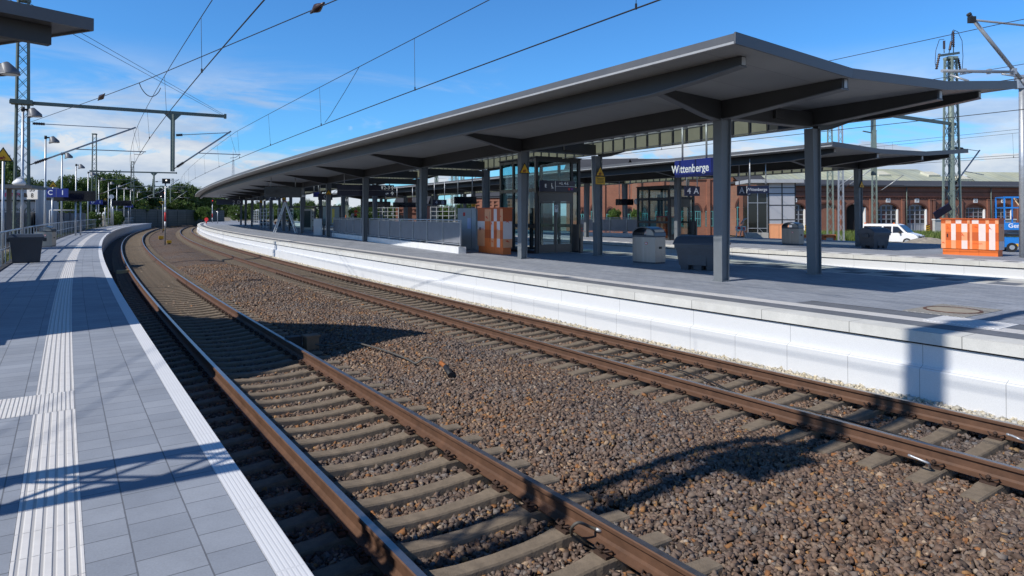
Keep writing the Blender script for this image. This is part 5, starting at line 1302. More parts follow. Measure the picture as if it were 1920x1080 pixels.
ck = clock(at(209, 369, 96), R(26), .34, 'round white clock on a post on the left platform')
m = MB(); m.tube([(0, 0, -.3), (0, 0, -4.0)], .09, 8); m.build('clock_post', ALU, ck)
for px, py, Y, lb, zb in ((6, 293.5, 22.0, 'big yellow warning triangle cut by the left edge', 4.6), (99.5, 347, 46.5, 'yellow warning triangle above the C 1 sign', 1.1), (197.5, 374, 86.5, 'tiny yellow warning triangle right of the D 1 sign', .8), (274, 383.5, 132, 'tiny yellow warning triangle left of the F 1 sign', 3.2)):
    w_ = warn(at(px, py, Y), R(30), lb, .56 if Y < 60 else .5)
    m = MB(); m.tube([(-.0, .05, .1), (-.0, .05, -zb)], .04, 8); m.build('sign_post', ALU, w_)
# bus-shelter-like roof behind the railing at the left edge
q = at(8, 352, 30.5); t = thing('shelter_roof_post', 'flat grey shelter roof on a dark post at the left edge', 'shelter', (q.x, q.y, HP), R(20))
m = MB(); m.box((-.6, 0, 2.86), (4.0, 2.2, .12)); m.box((-.6, 0, 2.94), (3.7, 1.9, .06)); m.build('shelter_roof', FASCIA, t)
for x in (.1, -2.3):
    m = MB(); m.box((x, .3, 1.4), (.16, .16, 2.85)); m.build('shelter_post', pm('dark_brown_grey', (.10, .09, .09), .5), t)
q = at(36, 344, 29.0); t = thing('dome_camera', 'white dome camera on the lamp post beside the first lattice mast', 'camera', q, 0, 'hanging dome cameras')
m = MB(); m.tube([(0, 0, -.08), (0, 0, 0), (0, 0, .08), (0, 0, .2)], [.2, .26, .22, .1], 14); m.bar((-.1, 0, .18), (.1, .1, .3), .14, .1); m.build('dome', WHITE, t)
for px, py, Y, lb in ((91, 373, 45.5, 'small black loudspeaker under the C 1 sign'), (44, 366, 32.0, 'small black loudspeaker left of the kilometre board')):
    t = thing('loudspeaker', lb, 'loudspeaker', at(px, py, Y), R(20), 'platform loudspeakers'); m = MB(); m.box((0, 0, 0), (.28, .2, .2), 0, None, 0, (.8, .8)); m.build('speaker_case', BLACK, t)
# ------------------------------------------------------------------ signals and trackside gear
def sigpost(p, H, label, heads, board_=False, band=True):
    t = thing('rail_signal', label, 'railway signal', p, R(30), 'light signals between the tracks')
    m = MB(); m.tube([(0, 0, 0), (0, 0, H)], .06, 8); m.build('signal_post', ALU, t)
    if band:
        m = MB(); m.tube([(0, 0, H * .36), (0, 0, H * .50)], .066, 8); m.tube([(0, 0, H * .501), (0, 0, H * .58)], .066, 8, 1); m.tube([(0, 0, H * .28), (0, 0, H * .359)], .066, 8, 1); m.build('mast_band', [REDSIGN, WHITE], t)
    for (x, z_, w, h, lights) in heads:
        m = MB(); m.box((x, -.1, z_), (w, .22, h)); hd = m.build('signal_head', BLACK, t)
        for lx, lz, c in lights:
            m = MB(); m.tube([(x + lx, -.215, z_ + lz), (x + lx, -.235, z_ + lz)], .055, 10); m.build('signal_light', c, hd)
    if board_:
        m = MB(); m.extrude([(-.42, .26), (.0, -.30), (.42, .26)], -.16, -.14); bb = m.build('triangle_board', SIGNYEL, t); bb.location = (-.12, 0, H * .66)
        m = MB(); m.extrude([(-.24, .17), (.0, -.17), (.24, .17)], -.163, -.1601); b2 = m.build('triangle_black', BLACK, bb)
    return t
WL_ = emit('white_lamp', (1, .92, .8), 2.5); RL_ = emit('red_lamp', (1, .05, .02), 2.5); OL_ = emit('orange_lamp', (1, .25, .08), 2.0)
sg = gp(309.5, 459, -.2)
sigpost(sg, 5.55, 'light signal with a black head and a red and white banded post between the tracks', [(.05, 5.45, .62, .42, [(.0, .06, WL_)]), ], False)
s2 = gp(305, 437, -.2); 
sigpost(s2, 6.4, 'signal with two lit lamps and an upside down yellow triangle behind the banded post', [(-.1, 5.6, .75, 1.35, [(.3, .05, OL_), (-.15, -.45, WL_)])], True, False)
s3 = at(398, 420, 128); s3.z = -.2; sigpost(s3, 5.6, 'distant signal showing a red lamp near the island platform end', [(0, 5.2, .5, .9, [(0, .1, RL_)])])
s4 = at(408, 418, 120); s4.z = HP; sigpost(s4, 2.7, 'small grey signal post with a white lamp at the far end of the island platform', [(.1, 2.6, .45, .5, [(-.3, -.4, WL_)])], False, False)
for px, py, lb, sc in ((302, 449, 'yellow track magnet box left of the signal post', 1.0), (317, 458, 'yellow track magnet box at the foot of the signal post', .8), (307, 433, 'distant yellow box behind the signal post', .8)):
    q = gp(px, py, -.2); t = thing('track_magnet', lb, 'track box', q, R(30), 'yellow boxes beside the signal'); m = MB(); m.box((0, 0, .22), (.46 * sc, .3 * sc, .3 * sc)); m.build('magnet_case', YELLOW, t)
    m = MB(); m.box((0, 0, .03), (.3 * sc, .2 * sc, .24)); m.build('magnet_foot', BLACK, t)
q = gp(387, 419, HP); t = thing('red_marker', 'small round red marker on a short post at the bend of the island platform', 'marker', (q.x, q.y, HP), 0)
m = MB(); m.tube([(0, 0, 0), (0, 0, .5)], .12, 8); m.build('marker_post', REDSIGN, t); m = MB(); m.tube([(0, .05, .75), (0, -.05, .75)], .36, 14); m.build('marker_disc', REDSIGN, t)
# rail contact box, cable and rail bonds in the foreground
q = gp(583, 652, -.2); t = thing('trackside_box', 'rusty brown junction box standing beside the right rail of the left track', 'junction box', q, T.rz(10) + R(5))
m = MB(); m.box((0, 0, .10), (.24, .20, .26)); m.box((0, 0, .235), (.29, .25, .03)); m.build('box_case', pm('rusty_brown_paint', (.20, .12, .07), .7, 0, .2, 8), t); m = MB(); m.box((-.30, .12, .14), (.26, .2, .2)); m.build('box_neck', BLACK, t)
def cable(name, label, px, r, mat, z=-.12, extra=None, cat='cable'):
    pts = [gp(a, b, zz) for a, b, zz in px]
    # smooth
    sm = []
    for i in range(len(pts) - 1):
        p0, p1, p2, p3 = pts[max(i - 1, 0)], pts[i], pts[i + 1], pts[min(i + 2, len(pts) - 1)]
        for k in range(6):
            u = k / 6; sm.append(.5 * ((2 * p1) + (p2 - p0) * u + (2 * p0 - 5 * p1 + 4 * p2 - p3) * u * u + (3 * p1 - p0 - 3 * p2 + p3) * u ** 3))
    sm.append(pts[-1]); t = thing(name, label, cat, pts[0], 0); m = MB(); m.tube(sm, r, 8); m.build('cable_sheath', mat, t, True); return t, pts
CABLE = pm('grey_cable', (.085, .08, .07), .6, 0, .2, 9)
t, pts = cable('track_cable', 'dark cable snaking over the ballast to an orange and black connector', [(592, 646, -.1), (620, 648, -.1), (655, 641, -.09), (690, 648, -.09), (730, 660, -.09), (765, 674, -.10), (780, 681, -.10), (797, 671, -.01), (815, 673, 0), (828, 684, -.04)], .016, CABLE)
m = MB(); a = gp(826, 680, -.02); b = gp(836, 688, -.04); m.tube([a, b], .036, 10); m.build('connector_collar', pm('rusty_orange', (.30, .10, .02), .7, 0, .3, 20), t, True); m = MB(); m.tube([b, gp(845, 704, -.10)], .045, 10); m.build('connector_body', BLACK, t, True)
for lb, px in (('grey rail bond cable curving up to the near right rail of the left track', [(1072, 1004, -.2), (1072, 990, -.06), (1085, 980, .0), (1105, 987, -.06), (1128, 996, -.09)]), ('white rail bond cable on the near rail of the right track', [(1743, 878, -.2), (1742, 870, -.1), (1730, 864, -.07), (1703, 853, -.05)]), ('rail bond cable on the far rail of the right track at the right edge', [(1930, 832, -.15), (1915, 825, -.08), (1900, 818, -.06), (1888, 814, -.06)])):
    t, pts = cable('rail_bond', lb, px, .012, CABLE if 'grey' in lb else ALU); m = MB(); a = pts[-1]; b = pts[-2]; m.tube([a, a.lerp(b, .45)], .014, 8); m.build('bond_plug', ALU, t, True)
t, _ = cable('track_cable', 'thin black cable lying over the sleepers of the right track', [(905, 610, -.17), (960, 634, -.17), (1060, 655, -.17), (1180, 672, -.17), (1300, 702, -.17), (1400, 745, -.17), (1520, 770, -.17), (1640, 802, -.17), (1780, 845, -.17), (1935, 893, -.17)], .012, BLACK)
q = gp(231, 513, -.22); t = thing('rail_sensor', 'small pale block beside the left rail in the shadow of the platform', 'rail sensor', q, T.rz(20)); m = MB(); m.box((0, 0, .08), (.5, .16, .16)); m.build('sensor_case', pm('pale_yellow_plastic', (.55, .47, .25), .6), t)
# ================================================================== background
BRICK = brickmat('red_brick', (.27, .088, .052), (.20, .066, .042), (.20, .14, .105), .26, .085, .012, .5, .85, False, 0, .2, .22, .35, 0, False, (R(90), 0, 0))
BRICK2 = brickmat('orange_brick', (.34, .12, .065), (.28, .095, .055), (.22, .15, .11), .26, .085, .012, .5, .85, False, 0, .2, .2, .35, 0, False, (R(90), 0, 0))
BRICKDK = pm('dark_brick', (.11, .042, .03), .85, 0, .2, 1.5)
DOORG = pm('grey_door_paint', (.33, .34, .37), .55, 0, .1, 2)
PANE = pm('dark_window_pane', (.018, .016, .02), .12, 0, .5, .6)
PANERED = pm('reddish_window_pane', (.06, .015, .02), .2, 0, .5, .8)
TEAL = pm('teal_frame', (.10, .33, .33), .5, 0, .1, 2)
BITUMEN = pm('dark_roof_felt', (.045, .047, .055), .8, 0, .15, .6)
ROOFYEL = brickmat('ageing_roof_glazing', (.50, .50, .33), (.42, .45, .36), (.28, .30, .26), 1.05, 6, .05, 0, .5, False, 0, .1, .25, .22)
def arch_pts(xa, xb, zs, rise, n=10, pointed=False):
    c = (xa + xb) / 2; w = (xb - xa) / 2
    if pointed:
        L = [(xa + w * (1 - math.cos(a)) , zs + rise * math.sin(a)) for a in np.linspace(0, math.pi / 2, n // 2 + 1)]
        return L + [(2 * c - x, z_) for x, z_ in L[::-1][1:]]
    return [(c - w * math.cos(a), zs + rise * math.sin(a)) for a in np.linspace(0, math.pi, n + 1)]
def bay_poly(w, H, xa, xb, zs, rise, z0=0, sill=None, pointed=False):
    A = arch_pts(xa, xb, zs, rise, 12, pointed)
    return [(0, z0), (xa, z0)] + A + [(xb, z0), (w, z0), (w, H), (0, H)]
# ---- roundhouse
fa = Vector((41.4 - 7.0, 97 - 1.1, -.45)); fb = Vector((79.6, 103, -.45)); fd = (fb - fa).normalized(); frz = math.atan2(fd.y, fd.x)
rh = thing('roundhouse', 'long red brick roundhouse with arched gates and a pale green glazed roof', 'brick building', fa, frz)
def fx(px):     # local x on the facade for a picture column
    k = (px - 960) / FPX
    return (k * fa.y - fa.x) / (fd.x - k * fd.y)
bays = [(1490, '16', 'door'), (1548, '', 'blind'), (1606, '', 'open'), (1665, '18', 'door'), (1719, '19', 'door'), (1774, '', 'blind'), (1829, '20', 'window'), (1881, '21', 'window2'), (1936, '', 'door'), (1992, '', 'door')]
cx = [fx(b[0]) for b in bays]; HW = 7.05
edges = [cx[0] - 2.4] + [(a + b) / 2 for a, b in zip(cx[:-1], cx[1:])] + [cx[-1] + 2.4]
m = MB()
for i, (px, num, kind) in enumerate(bays):
    x0, x1 = edges[i], edges[i + 1]; c = cx[i] - x0; w = x1 - x0
    P = bay_poly(w - .004, HW, c - 1.72, c + 1.72, 3.55, .95)
    m.extrude([(x0 + a, b) for a, b in P], 0, .7, 0)
m.box(((edges[0] - 6) / 2 + edges[0] / 2 - 0, .35, HW / 2), (6 - .02, .7, HW))
wl = m.build('facade_wall', BRICK, rh)
for i, x in enumerate(edges):
    m = MB()
    for dx in ((-.3, .3) if i % 2 else (0,)): m.box((x + dx, -.12, 2.55), (.42, .22, 5.1)); m.box((x + dx, -.15, 5.15), (.5, .28, .12))
    m.build('pilaster', BRICK, rh)
m = MB(); x0, x1 = edges[0] - 6, edges[-1]; xm, xl = (x0 + x1) / 2, x1 - x0
m.box((xm, -.09, 5.55), (xl, .16, .16)); m.box((xm, -.07, 6.3), (xl, .12, .10))
for k in range(int(xl / .5)): m.box((x0 + .25 + k * .5, -.06, 5.38), (.2, .1, .2))
m.build('brick_cornice', BRICKDK, rh)
m = MB()
for i in range(len(bays)):
    A = arch_pts(cx[i] - 1.9, cx[i] + 1.9, 3.6, 1.12, 12); B = arch_pts(cx[i] - 1.72, cx[i] + 1.72, 3.55, .95, 12)
    for k in range(12): m.add([(B[k][0], -.05, B[k][1]), (B[k + 1][0], -.05, B[k + 1][1]), (A[k + 1][0], -.05, A[k + 1][1]), (A[k][0], -.05, A[k][1])], [(0, 1, 2, 3)])
m.build('arch_band', BRICKDK, rh)
for i, (px, num, kind) in enumerate(bays):
    c = cx[i]; rnd = random.Random(i)
    A = arch_pts(c - 1.74, c + 1.74, 3.55, .96, 12)
    if kind == 'blind':
        m = MB(); m.extrude([(c - 1.74, 0), (c + 1.74, 0)] + A[::-1], .22, .3); m.build('blind_niche', BRICK2, rh)
    elif kind == 'open':
        m = MB(); m.box((c, 3.2, 2.2), (3.4, 5, 4.5)); m.build('gateway_shade_block', pm('interior_shade_black', (.008, .006, .006), .9), rh)  # near-black block fills the gateway; interior shade put into its colour
        m = MB(); m.box((c + 1.55, .35, 2.0), (.14, .5, 3.9)); m.build('gate_post', WHITE, rh)
    else:
        win = kind.startswith('window'); z0 = 1.9 if win else 0
        m = MB(); m.extrude([(c - 1.74, 0), (c + 1.74, 0)] + A[::-1], .42, .46); g_ = m.build('gate' if not win else 'window', DOORG if not win else BRICK, rh)
        m = MB(); mi = 0
        for k in range(4):
            for r_ in range(4):
                zb = (1.55 + r_ * .68) if not win else (2.05 + r_ * .62)
                if win and r_ == 3: continue
                x = c - 1.29 + k * .86
                m.box((x, .405, zb + .28), (.60, .02, .54), 1 if rnd.random() < .12 else 0)
        m.build('panes', [PANE, PANERED], g_)
        m = MB()
        for k in range(5): m.box((c - 1.72 + k * .86, .39, 2.1 if not win else 2.9), (.09, .05, 4.0 if not win else 2.1))
        for r_ in range(4): m.box((c, .39, (1.5 + r_ * .68) if not win else (1.98 + r_ * .62)), (3.4, .05, .07))
        m.build('frame', DOORG, g_)
        m = MB(); m.box((c + 1.68, .2, 1.9), (.10, .4, 3.5)); m.build('white_jamb', WHITE, g_)
        if win:
            m = MB(); m.box((c, .3, 1.88), (3.4, .5, .12)); m.build('sill', CONCW, g_)
    if num:
        m = MB(); m.box((c, -.03, 5.0), (.72, .05, .62)); p = m.build('number_plate', WHITE, rh); lettering(num, .48, Matrix.Translation((c, -.06, 5.0)), BLACK, p)
m = MB(); m.box((xm, 1.2, HW + .12), (xl + .6, 3.6, .22)); m.add([(x0 - .3, -.6, HW + .24), (x1, -.6, HW + .24), (x1, 5.5, HW + 1.3), (x0 - .3, 5.5, HW + 1.3)], [(0, 1, 2, 3)]); m.build('lower_roof', BITUMEN, rh)
m = MB(); zr = HW + 1.1; xk = fx(1845)
m.add([(x0 + 1.5, 5.4, zr), (xk, 5.4, zr), (xk - .9, 12.5, zr + 2.55), (x0 + 5, 12.5, zr + 2.55)], [(0, 1, 2, 3)]); m.add([(xk + .1, 6.4, zr), (x1, 6.4, zr), (x1, 11, zr + 1.3), (xk + .4, 11, zr + 1.3)], [(0, 1, 2, 3)])
m.add([(xk, 5.4, zr), (xk, 19.5, zr), (xk - .9, 12.5, zr + 2.55)], [(0, 1, 2)]); m.add([(x0 + 1.5, 19.5, zr), (x0 + 5, 12.5, zr + 2.55), (xk - .9, 12.5, zr + 2.55), (xk, 19.5, zr)], [(0, 1, 2, 3)])
xq = fx(1898); m.add([(xq, 6.3, zr), (xq + 20, 6.3, zr), (xq + 20, 12, zr + 2.2), (xq + 2.2, 12, zr + 2.2)], [(0, 1, 2, 3)])
m.build('glazed_roof', ROOFYEL, rh)
for px_ in (1715, 1810, 1862):
    x = fx(px_) * 1.055; m = MB(); m.box((0, 0, .3), (2.2, 2.0, .5)); o = m.build('roof_hatch', pm('pale_hatch', (.62, .60, .48), .6), rh)
    o.location = (x, 9.2 if px_ < 1850 else 8.4, zr + (1.15 if px_ < 1850 else .5)); o.rotation_euler = (R(20), 0, 0)
m = MB()
for px_ in (1698, 1856): m.tube([(fx(px_), -.25, 0), (fx(px_), -.25, HW)], .07, 6)
m.build('downpipe', GREENSTEEL, rh)
# ---- other brick buildings, seen below the second roof
def pointed_window(m0, m1, m2, x, z0, w, h, y=0):
    A = arch_pts(x - w / 2, x + w / 2, z0 + h * .68, h * .32, 8, True)
    m0.extrude([(x - w / 2, z0), (x + w / 2, z0)] + A[::-1], y - .03, y)
    for dx in (-w * .44, -w * .15, w * .15, w * .44): m1.box((x + dx, y - .05, z0 + h * .36), (.07, .04, h * .72))
    for dz in (.02, .36, .70): m1.box((x, y - .055, z0 + h * dz), (w, .04, .08))
    B = arch_pts(x - w / 2 - .22, x + w / 2 + .22, z0 + h * .68, h * .32 + .28, 8, True); C_ = arch_pts(x - w / 2, x + w / 2, z0 + h * .68, h * .32, 8, True)
    for k in range(8): m2.add([(C_[k][0], y - .06, C_[k][1]), (C_[k + 1][0], y - .06, C_[k + 1][1]), (B[k + 1][0], y - .06, B[k + 1][1]), (B[k][0], y - .06, B[k][1])], [(0, 1, 2, 3)])
def brick_block(pa, Ya, pb, Yb, H, label, wins, name='brick_building', mat=None, gables=(), zb=-.45, strips=3.2):
    a = at(pa, 430, Ya); b = at(pb, 430, Yb); a.z = b.z = zb; dv = b - a; L_ = dv.length; rz = math.atan2(dv.y, dv.x)
    t = thing(name, label, 'brick building', a, rz, 'brick buildings behind the second platform')
    m = MB(); m.box((L_ / 2, 4, H / 2), (L_, 8, H))
    w_ = m.build('wall', mat or BRICK2, t)
    m = MB()
    x = 0.3
    while x < L_: m.box((x, -.1, H / 2 - .2), (.45, .2, H - .4)); x += strips
    m.box((L_ / 2, -.12, H - .35), (L_, .22, .3)); m.box((L_ / 2, -.1, H - 1.0), (L_, .16, .16))
    for k in range(int(L_ / .8)): m.box((.4 + k * .8, -.07, H - .72), (.3, .14, .42))
    m.build('brick_relief', mat or BRICK2, t)
    m = MB(); m.box((L_ / 2, 4, H + .2), (L_ + .5, 8.6, .3)); m.add([(-.3, -.4, H + .36), (L_ + .3, -.4, H + .36), (L_ + .3, 4, H + 2.2), (-.3, 4, H + 2.2)], [(0, 1, 2, 3)]); m.add([(-.3, 8.4, H + .36), (-.3, 4, H + 2.2), (L_ + .3, 4, H + 2.2), (L_ + .3, 8.4, H + .36)], [(0, 1, 2, 3)]); m.build('roof', BITUMEN, t)
    for px, z0, w, h in wins:
        k = (px - 960) / FPX; fdv = dv.normalized(); x = (k * a.y - a.x) / (fdv.x - k * fdv.y)
        m0, m1, m2 = MB(), MB(), MB(); pointed_window(m0, m1, m2, x, z0, w, h)
        o = m0.build('window', PANE, t); m1.build('window_frame', TEAL, o); m2.build('brick_arch', BRICKDK, o)
    return t
brick_block(1195, 92, 1388, 92, 8.8, 'orange brick building with teal pointed windows behind the second glass lift', [(1207, 1.0, 1.1, 2.9), (1236, 1.2, 1.1, 3.0), (1246, 1.2, 1.1, 3.0), (1276, 1.2, 1.1, 3.0), (1291, 1.2, 1.1, 3.0), (1306, 1.2, 1.1, 3.0), (1330, 1.2, 1.1, 3.0), (1345, 1.2, 1.1, 3.0)])
brick_block(1385, 88, 1432, 88, 7.0, 'brick block with a large teal arched window left of the grey tower', [(1396, .6, 2.2, 4.6)])
brick_block(1062, 98, 1192, 96, 9.2, 'ornate orange brick building seen left of the second column of the lift bay', [(1088, .8, 1.1, 3.0), (1097, .8, 1.1, 3.0), (1116, 1.0, 1.3, 3.3), (1144, .8, 1.1, 3.0), (1180, .8, 1.1, 3.0)], strips=2.6)
brick_block(888, 112, 1010, 108, 5.6, 'low ribbed brick building seen through the glass lift', [], strips=1.1)
brick_block(742, 104, 800, 104, 4.2, 'small brick house beside the brick chimney', [(752, .6, 1.3, 2.2)], mat=BRICK)
q = at(767, 430, 98); t = thing('brick_chimney', 'square brick chimney above the stair railing', 'chimney', (q.x, q.y, -.45), R(10), 'brick buildings behind the second platform')
m = MB(); m.box((0, 0, 2.7), (.85, .85, 5.4)); m.box((0, 0, 3.4), (.95, .95, .15)); m.build('chimney_shaft', BRICK2, t); m = MB(); m.box((0, 0, 5.45), (1.0, 1.0, .14)); m.build('chimney_cap', CONC, t)
# ---- grey panelled tower
a = at(1403, 440, 57); t = thing('panelled_tower', 'grey panelled stair tower with a dark glazed side left of the roundhouse', 'tower', (a.x, a.y, .2), R(-4))
WT = 87 / FPX * 57; m = MB(); m.box((WT / 2 + .85, 1.6, 2.45), (WT - 1.7, 3.2, 4.9)); m.build('tower_wall', pm('silver_panel', (.52, .52, .54), .45, .2, .04, .5), t)
m = MB()
for zz in (.25, 1.35, 1.75, 3.0, 4.0, 4.5): m.box((1.7 + (WT - 1.7) / 2, -.012, zz), (WT - 1.7, .03, .07))
for x in (1.72, 1.7 + (WT - 1.7) / 2, WT - .05): m.box((x, -.013, 2.45), (.09, .034, 4.9))
m.build('panel_joints', ANTH, t)
m = MB(); m.box((.85, .8, 2.2), (1.66, 1.4, 4.2)); m.build('dark_glazing', pm('dark_glass', (.015, .02, .02), .06), t)
m = MB()
for x in (0, .82, 1.62): m.box((x, .08, 2.2), (.06, .06, 4.3))
for zz in (.4, 1.0, 3.2, 4.3): m.box((.85, .07, zz), (1.66, .05, .06))
m.bar((.9, .02, 1.0), (1.45, .02, .45), .03); m.build('glazing_frame', ALU, t)
m = MB(); m.box((WT / 2 + .15, 1.4, 5.05), (WT + .6, 4.2, .3)); m.build('tower_roof', GREYSHEET, t)
for px, Y, w, lb in ((1411, 49.5, 1.0, 'left pale concrete block in front of the grey tower'), (1429, 49.5, .75, 'right pale concrete block in front of the grey tower')):
    q = at(px, 445, Y); t = thing('concrete_block', lb, 'concrete block', (q.x, q.y, .30), R(-3), 'concrete blocks before the tower'); m = MB(); m.box((0, 0, .37), (w, .6, .72)); m.box((w / 2 + .05, -.1, .4), (.06, .3, .8), 1); m.build('block_body', [CONC, BLACK], t)
q = at(1389, 448, 47); t = thing('road_barrier', 'white folding barrier with red lettering leaning before the brick block', 'barrier', (q.x, q.y, .4), R(-5)); m = MB(); m.box((0, 0, 1.0), (.72, .05, .32)); m.build('barrier_board', WHITE, t)
m = MB(); m.box((-.12, -.03, 1.02), (.2, .02, .18)); m.box((.2, -.03, .98), (.16, .02, .2)); m.build('red_marks', REDSIGN, t)
m = MB(); m.bar((-.4, 0, 0), (-.1, 0, 1.6), .06); m.bar((.45, -.2, 0), (.05, 0, 1.2), .06); m.bar((-.1, .2, 0), (.25, 0, 1.7), .06); m.tube([(.0, 0, 1.3), (.2, 0, 1.6), (.4, 0, 1.72)], .05, 6); m.build('barrier_legs', ALU, t)
for px, w, lb in ((1513, .9, 'low orange framed block right of the second steel bin'), (1553, .8, 'low orange framed block behind the big near column')):
    q = at(px, 455, 44); t = thing('planter_block', lb, 'block', (q.x, q.y, .45), 0, 'low orange framed blocks'); m = MB(); m.box((0, 0, .2), (w * .7, .4, .4)); m.build('block_body', CONC, t)
    m = MB(); m.box((0, 0, .50), (w, .5, .2)); m.box((-w / 2 + .08, 0, .25), (.14, .5, .5)); m.box((w / 2 - .08, 0, .25), (.14, .5, .5)); m.build('orange_frame', ORANGE, t)
for px, lb in ((1740, 'black and yellow striped board at the gate numbered 19'), (1513, 'black and yellow striped board at the gate left of the big column')):
    q = at(px, 429.5, 96.5); t = thing('striped_board', lb, 'hazard board', q, R(8), 'striped hazard boards'); m = MB(); m.box((0, 0, 0), (.62, .05, 1.25)); m.build('board_face', YELLOW, t)
    m = MB()
    for k in range(4): m.add([(-.31, -.028, -.5 + k * .3), (.31, -.028, -.3 + k * .3), (.31, -.028, -.17 + k * .3), (-.31, -.028, -.37 + k * .3)], [(0, 1, 2, 3)])
    m.build('black_stripes', BLACK, t)
a = at(1753, 440, 90); b = at(1905, 440, 92); t = thing('low_wall', 'low concrete wall with a white coping in front of the roundhouse windows', 'wall', (a.x, a.y, -.45), math.atan2(b.y - a.y, b.x - a.x)); L_ = (b - a).length
m = MB(); m.box((L_ / 2, .2, 1.05), (L_, .4, 2.1)); m.build('wall_body', CONC, t); m = MB(); m.box((L_ / 2, .2, 2.18), (L_ + .1, .6, .16)); m.build('coping', CONCW, t)
# ---- white van
vc = Vector((35.7, 62.0, -.45))
van = thing('white_van', 'white passenger van with orange roof beacons and red rear markings before the roundhouse', 'van', vc, R(-48))
VW = pm('white_car_paint', (.80, .80, .80), .22, 0, .02, 2)
prof = [(-2.5, .45), (-2.52, 1.0), (-2.40, 1.85), (-2.25, 1.96), (.55, 1.97), (.85, 1.90), (1.55, 1.18), (2.25, 1.0), (2.48, .80), (2.52, .40), (2.40, .28), (-2.4, .30)]
m = MB(); n = len(prof); V = []; W2 = .98
for y, k in ((-W2, .0), (-W2 * 1.0, 0), (W2, 0)): pass
def vx(x, z_, y):      # tumblehome of the upper body
    f = max(0, z_ - 1.05) / .95; return (x, y * (1 - .14 * f), z_)
for y in (-W2, W2):
    for x, z_ in prof: V.append(vx(x, z_, y))
m.add(V, [tuple(range(n - 1, -1, -1))[::-1] if False else tuple(range(n))[::-1], tuple(range(n, 2 * n))] + [(i, (i + 1) % n, n + (i + 1) % n, n + i) for i in range(n)])
bo = m.build('body', VW, van); bm = bo.modifiers.new('b', 'BEVEL'); bm.width = .09; bm.segments = 3; bm.limit_method = 'ANGLE'; bm.angle_limit = R(20)
def side(pts, mat, name, par, y0=W2 + .004):
    for sgn in (-1, 1):
        m = MB(); P3 = [vx(x, z_, sgn * (y0)) for x, z_ in pts]; m.add(P3, [tuple(range(len(pts)))[::(1 if sgn < 0 else -1)]]); m.add([(p[0], p[1] * .99, p[2]) for p in P3], [tuple(range(len(pts)))[::(-1 if sgn < 0 else 1)]]); m.build(name, mat, par)
side([(-2.2, 1.15), (-.55, 1.15), (-.55, 1.75), (-2.1, 1.75)], PANE, 'window', bo)
side([(-.40, 1.15), (.28, 1.15), (.28, 1.75), (-.40, 1.75)], PANE, 'window', bo)
side([(.40, 1.15), (1.35, 1.17), (.82, 1.73), (.40, 1.75)], PANE, 'window', bo)
side([(-2.45, .45), (-2.1, .5), (-2.15, .75), (-1.9, .85), (-2.2, 1.0), (-2.0, 1.08), (-2.45, 1.08)], REDSIGN, 'red_marking', bo)
m = MB(); m.add([(.91, -.76, 1.84), (1.56, -.86, 1.21), (1.56, .86, 1.21), (.91, .76, 1.84)], [(0, 1, 2, 3)]); mm = m.build('windscreen', PANE, bo); mm.location = (.02, 0, .03)
m = MB(); m.extrude([(-.6, .0), (-.42, -.16), (.42, -.16), (.6, .0), (.5, .14), (-.5, .14)], -.03, 0, 0, Matrix.Translation((2.5, 0, .72)) @ Matrix.Rotation(R(90), 4, 'Z')); gr = m.build('grille', BLACK, bo)
m = MB(); m.tube([(2.54, 0, .73), (2.55, 0, .73)], .09, 12); m.build('badge', ALU, gr); m = MB(); m.box((2.545, 0, .47), (.02, .5, .11)); m.build('number_plate', WHITE, bo)
for y in (-.74, .74):
    m = MB(); m.box((2.38, y, .88), (.28, .34, .13)); m.build('headlight', pm('headlight', (.25, .27, .3), .1), bo)
    m = MB(); m.box((1.05, y * 1.48, 1.2), (.14, .22, .2)); m.build('mirror', BLACK, bo)
m = MB(); m.box((2.3, 0, .33), (.5, 1.8, .14)); m.build('bumper', BLACK, bo)
for x in (-1.5, 1.6):
    for y in (-.88, .88):
        m = MB(); m.tube([(x, y - .12, .34), (x, y + .12, .34)], .35, 20); wl = m.build('wheel', BLACK, van); m = MB(); m.tube([(x, y - .128, .34), (x, y + .128, .34)], .22, 12); m.build('rim', ALU, wl)
for x, y in ((-2.1, -.6), (.4, -.6)):
    m = MB(); m.tube([(x, y, 1.96), (x, y, 2.08)], .08, 10); m.build('beacon', ORANGE, van)
# ---- scissor lift with a cable drum
q = gp(1897, 474, HP); BLUE = pm('lift_blue', (.015, .20, .62), .4, 0, .06, 2)
sc = thing('scissor_lift', 'blue scissor lift behind the wide checkered cabinet', 'scissor lift', (q.x + 1.25, q.y + .8, HP), R(-20))
m = MB(); m.box((0, 0, .42), (1.9, 1.1, .42)); m.box((0, 0, .72), (1.7, .9, .1), 1); m.box((-.2, -.56, .36), (.4, .02, .1), 1); m.box((.2, -.565, .46), (.3, .02, .14), 2); m.box((-.62, -.563, .3), (.3, .02, .12), 2); m.build('chassis', [BLUE, BLACK, YELLOW], sc)
m = MB()
for k in range(3):
    z0 = .74 + k * .07; m.bar((-.8, -.35, z0), (.8, -.35, z0 + .12), .05, .07); m.bar((.8, -.35, z0), (-.8, -.35, z0 + .12), .05, .07); m.bar((-.8, .35, z0), (.8, .35, z0 + .12), .05, .07)
m.box((0, 0, .86), (1.6, .6, .2)); m.build('scissor_arms', GREYSHEET, sc)
m = MB(); m.box((0, 0, 1.10), (1.95, 1.1, .30)); pf = m.build('lift_platform', BLUE, sc); lettering('Genie GS-32', .26, Matrix.Translation((-.15, -.555, 1.12)), LETTER, pf)
m = MB()
for x in (-.95, -.35, .3, .95):
    for y in (-.52, .52): m.bar((x, y, 1.24), (x, y, 2.35), .05)
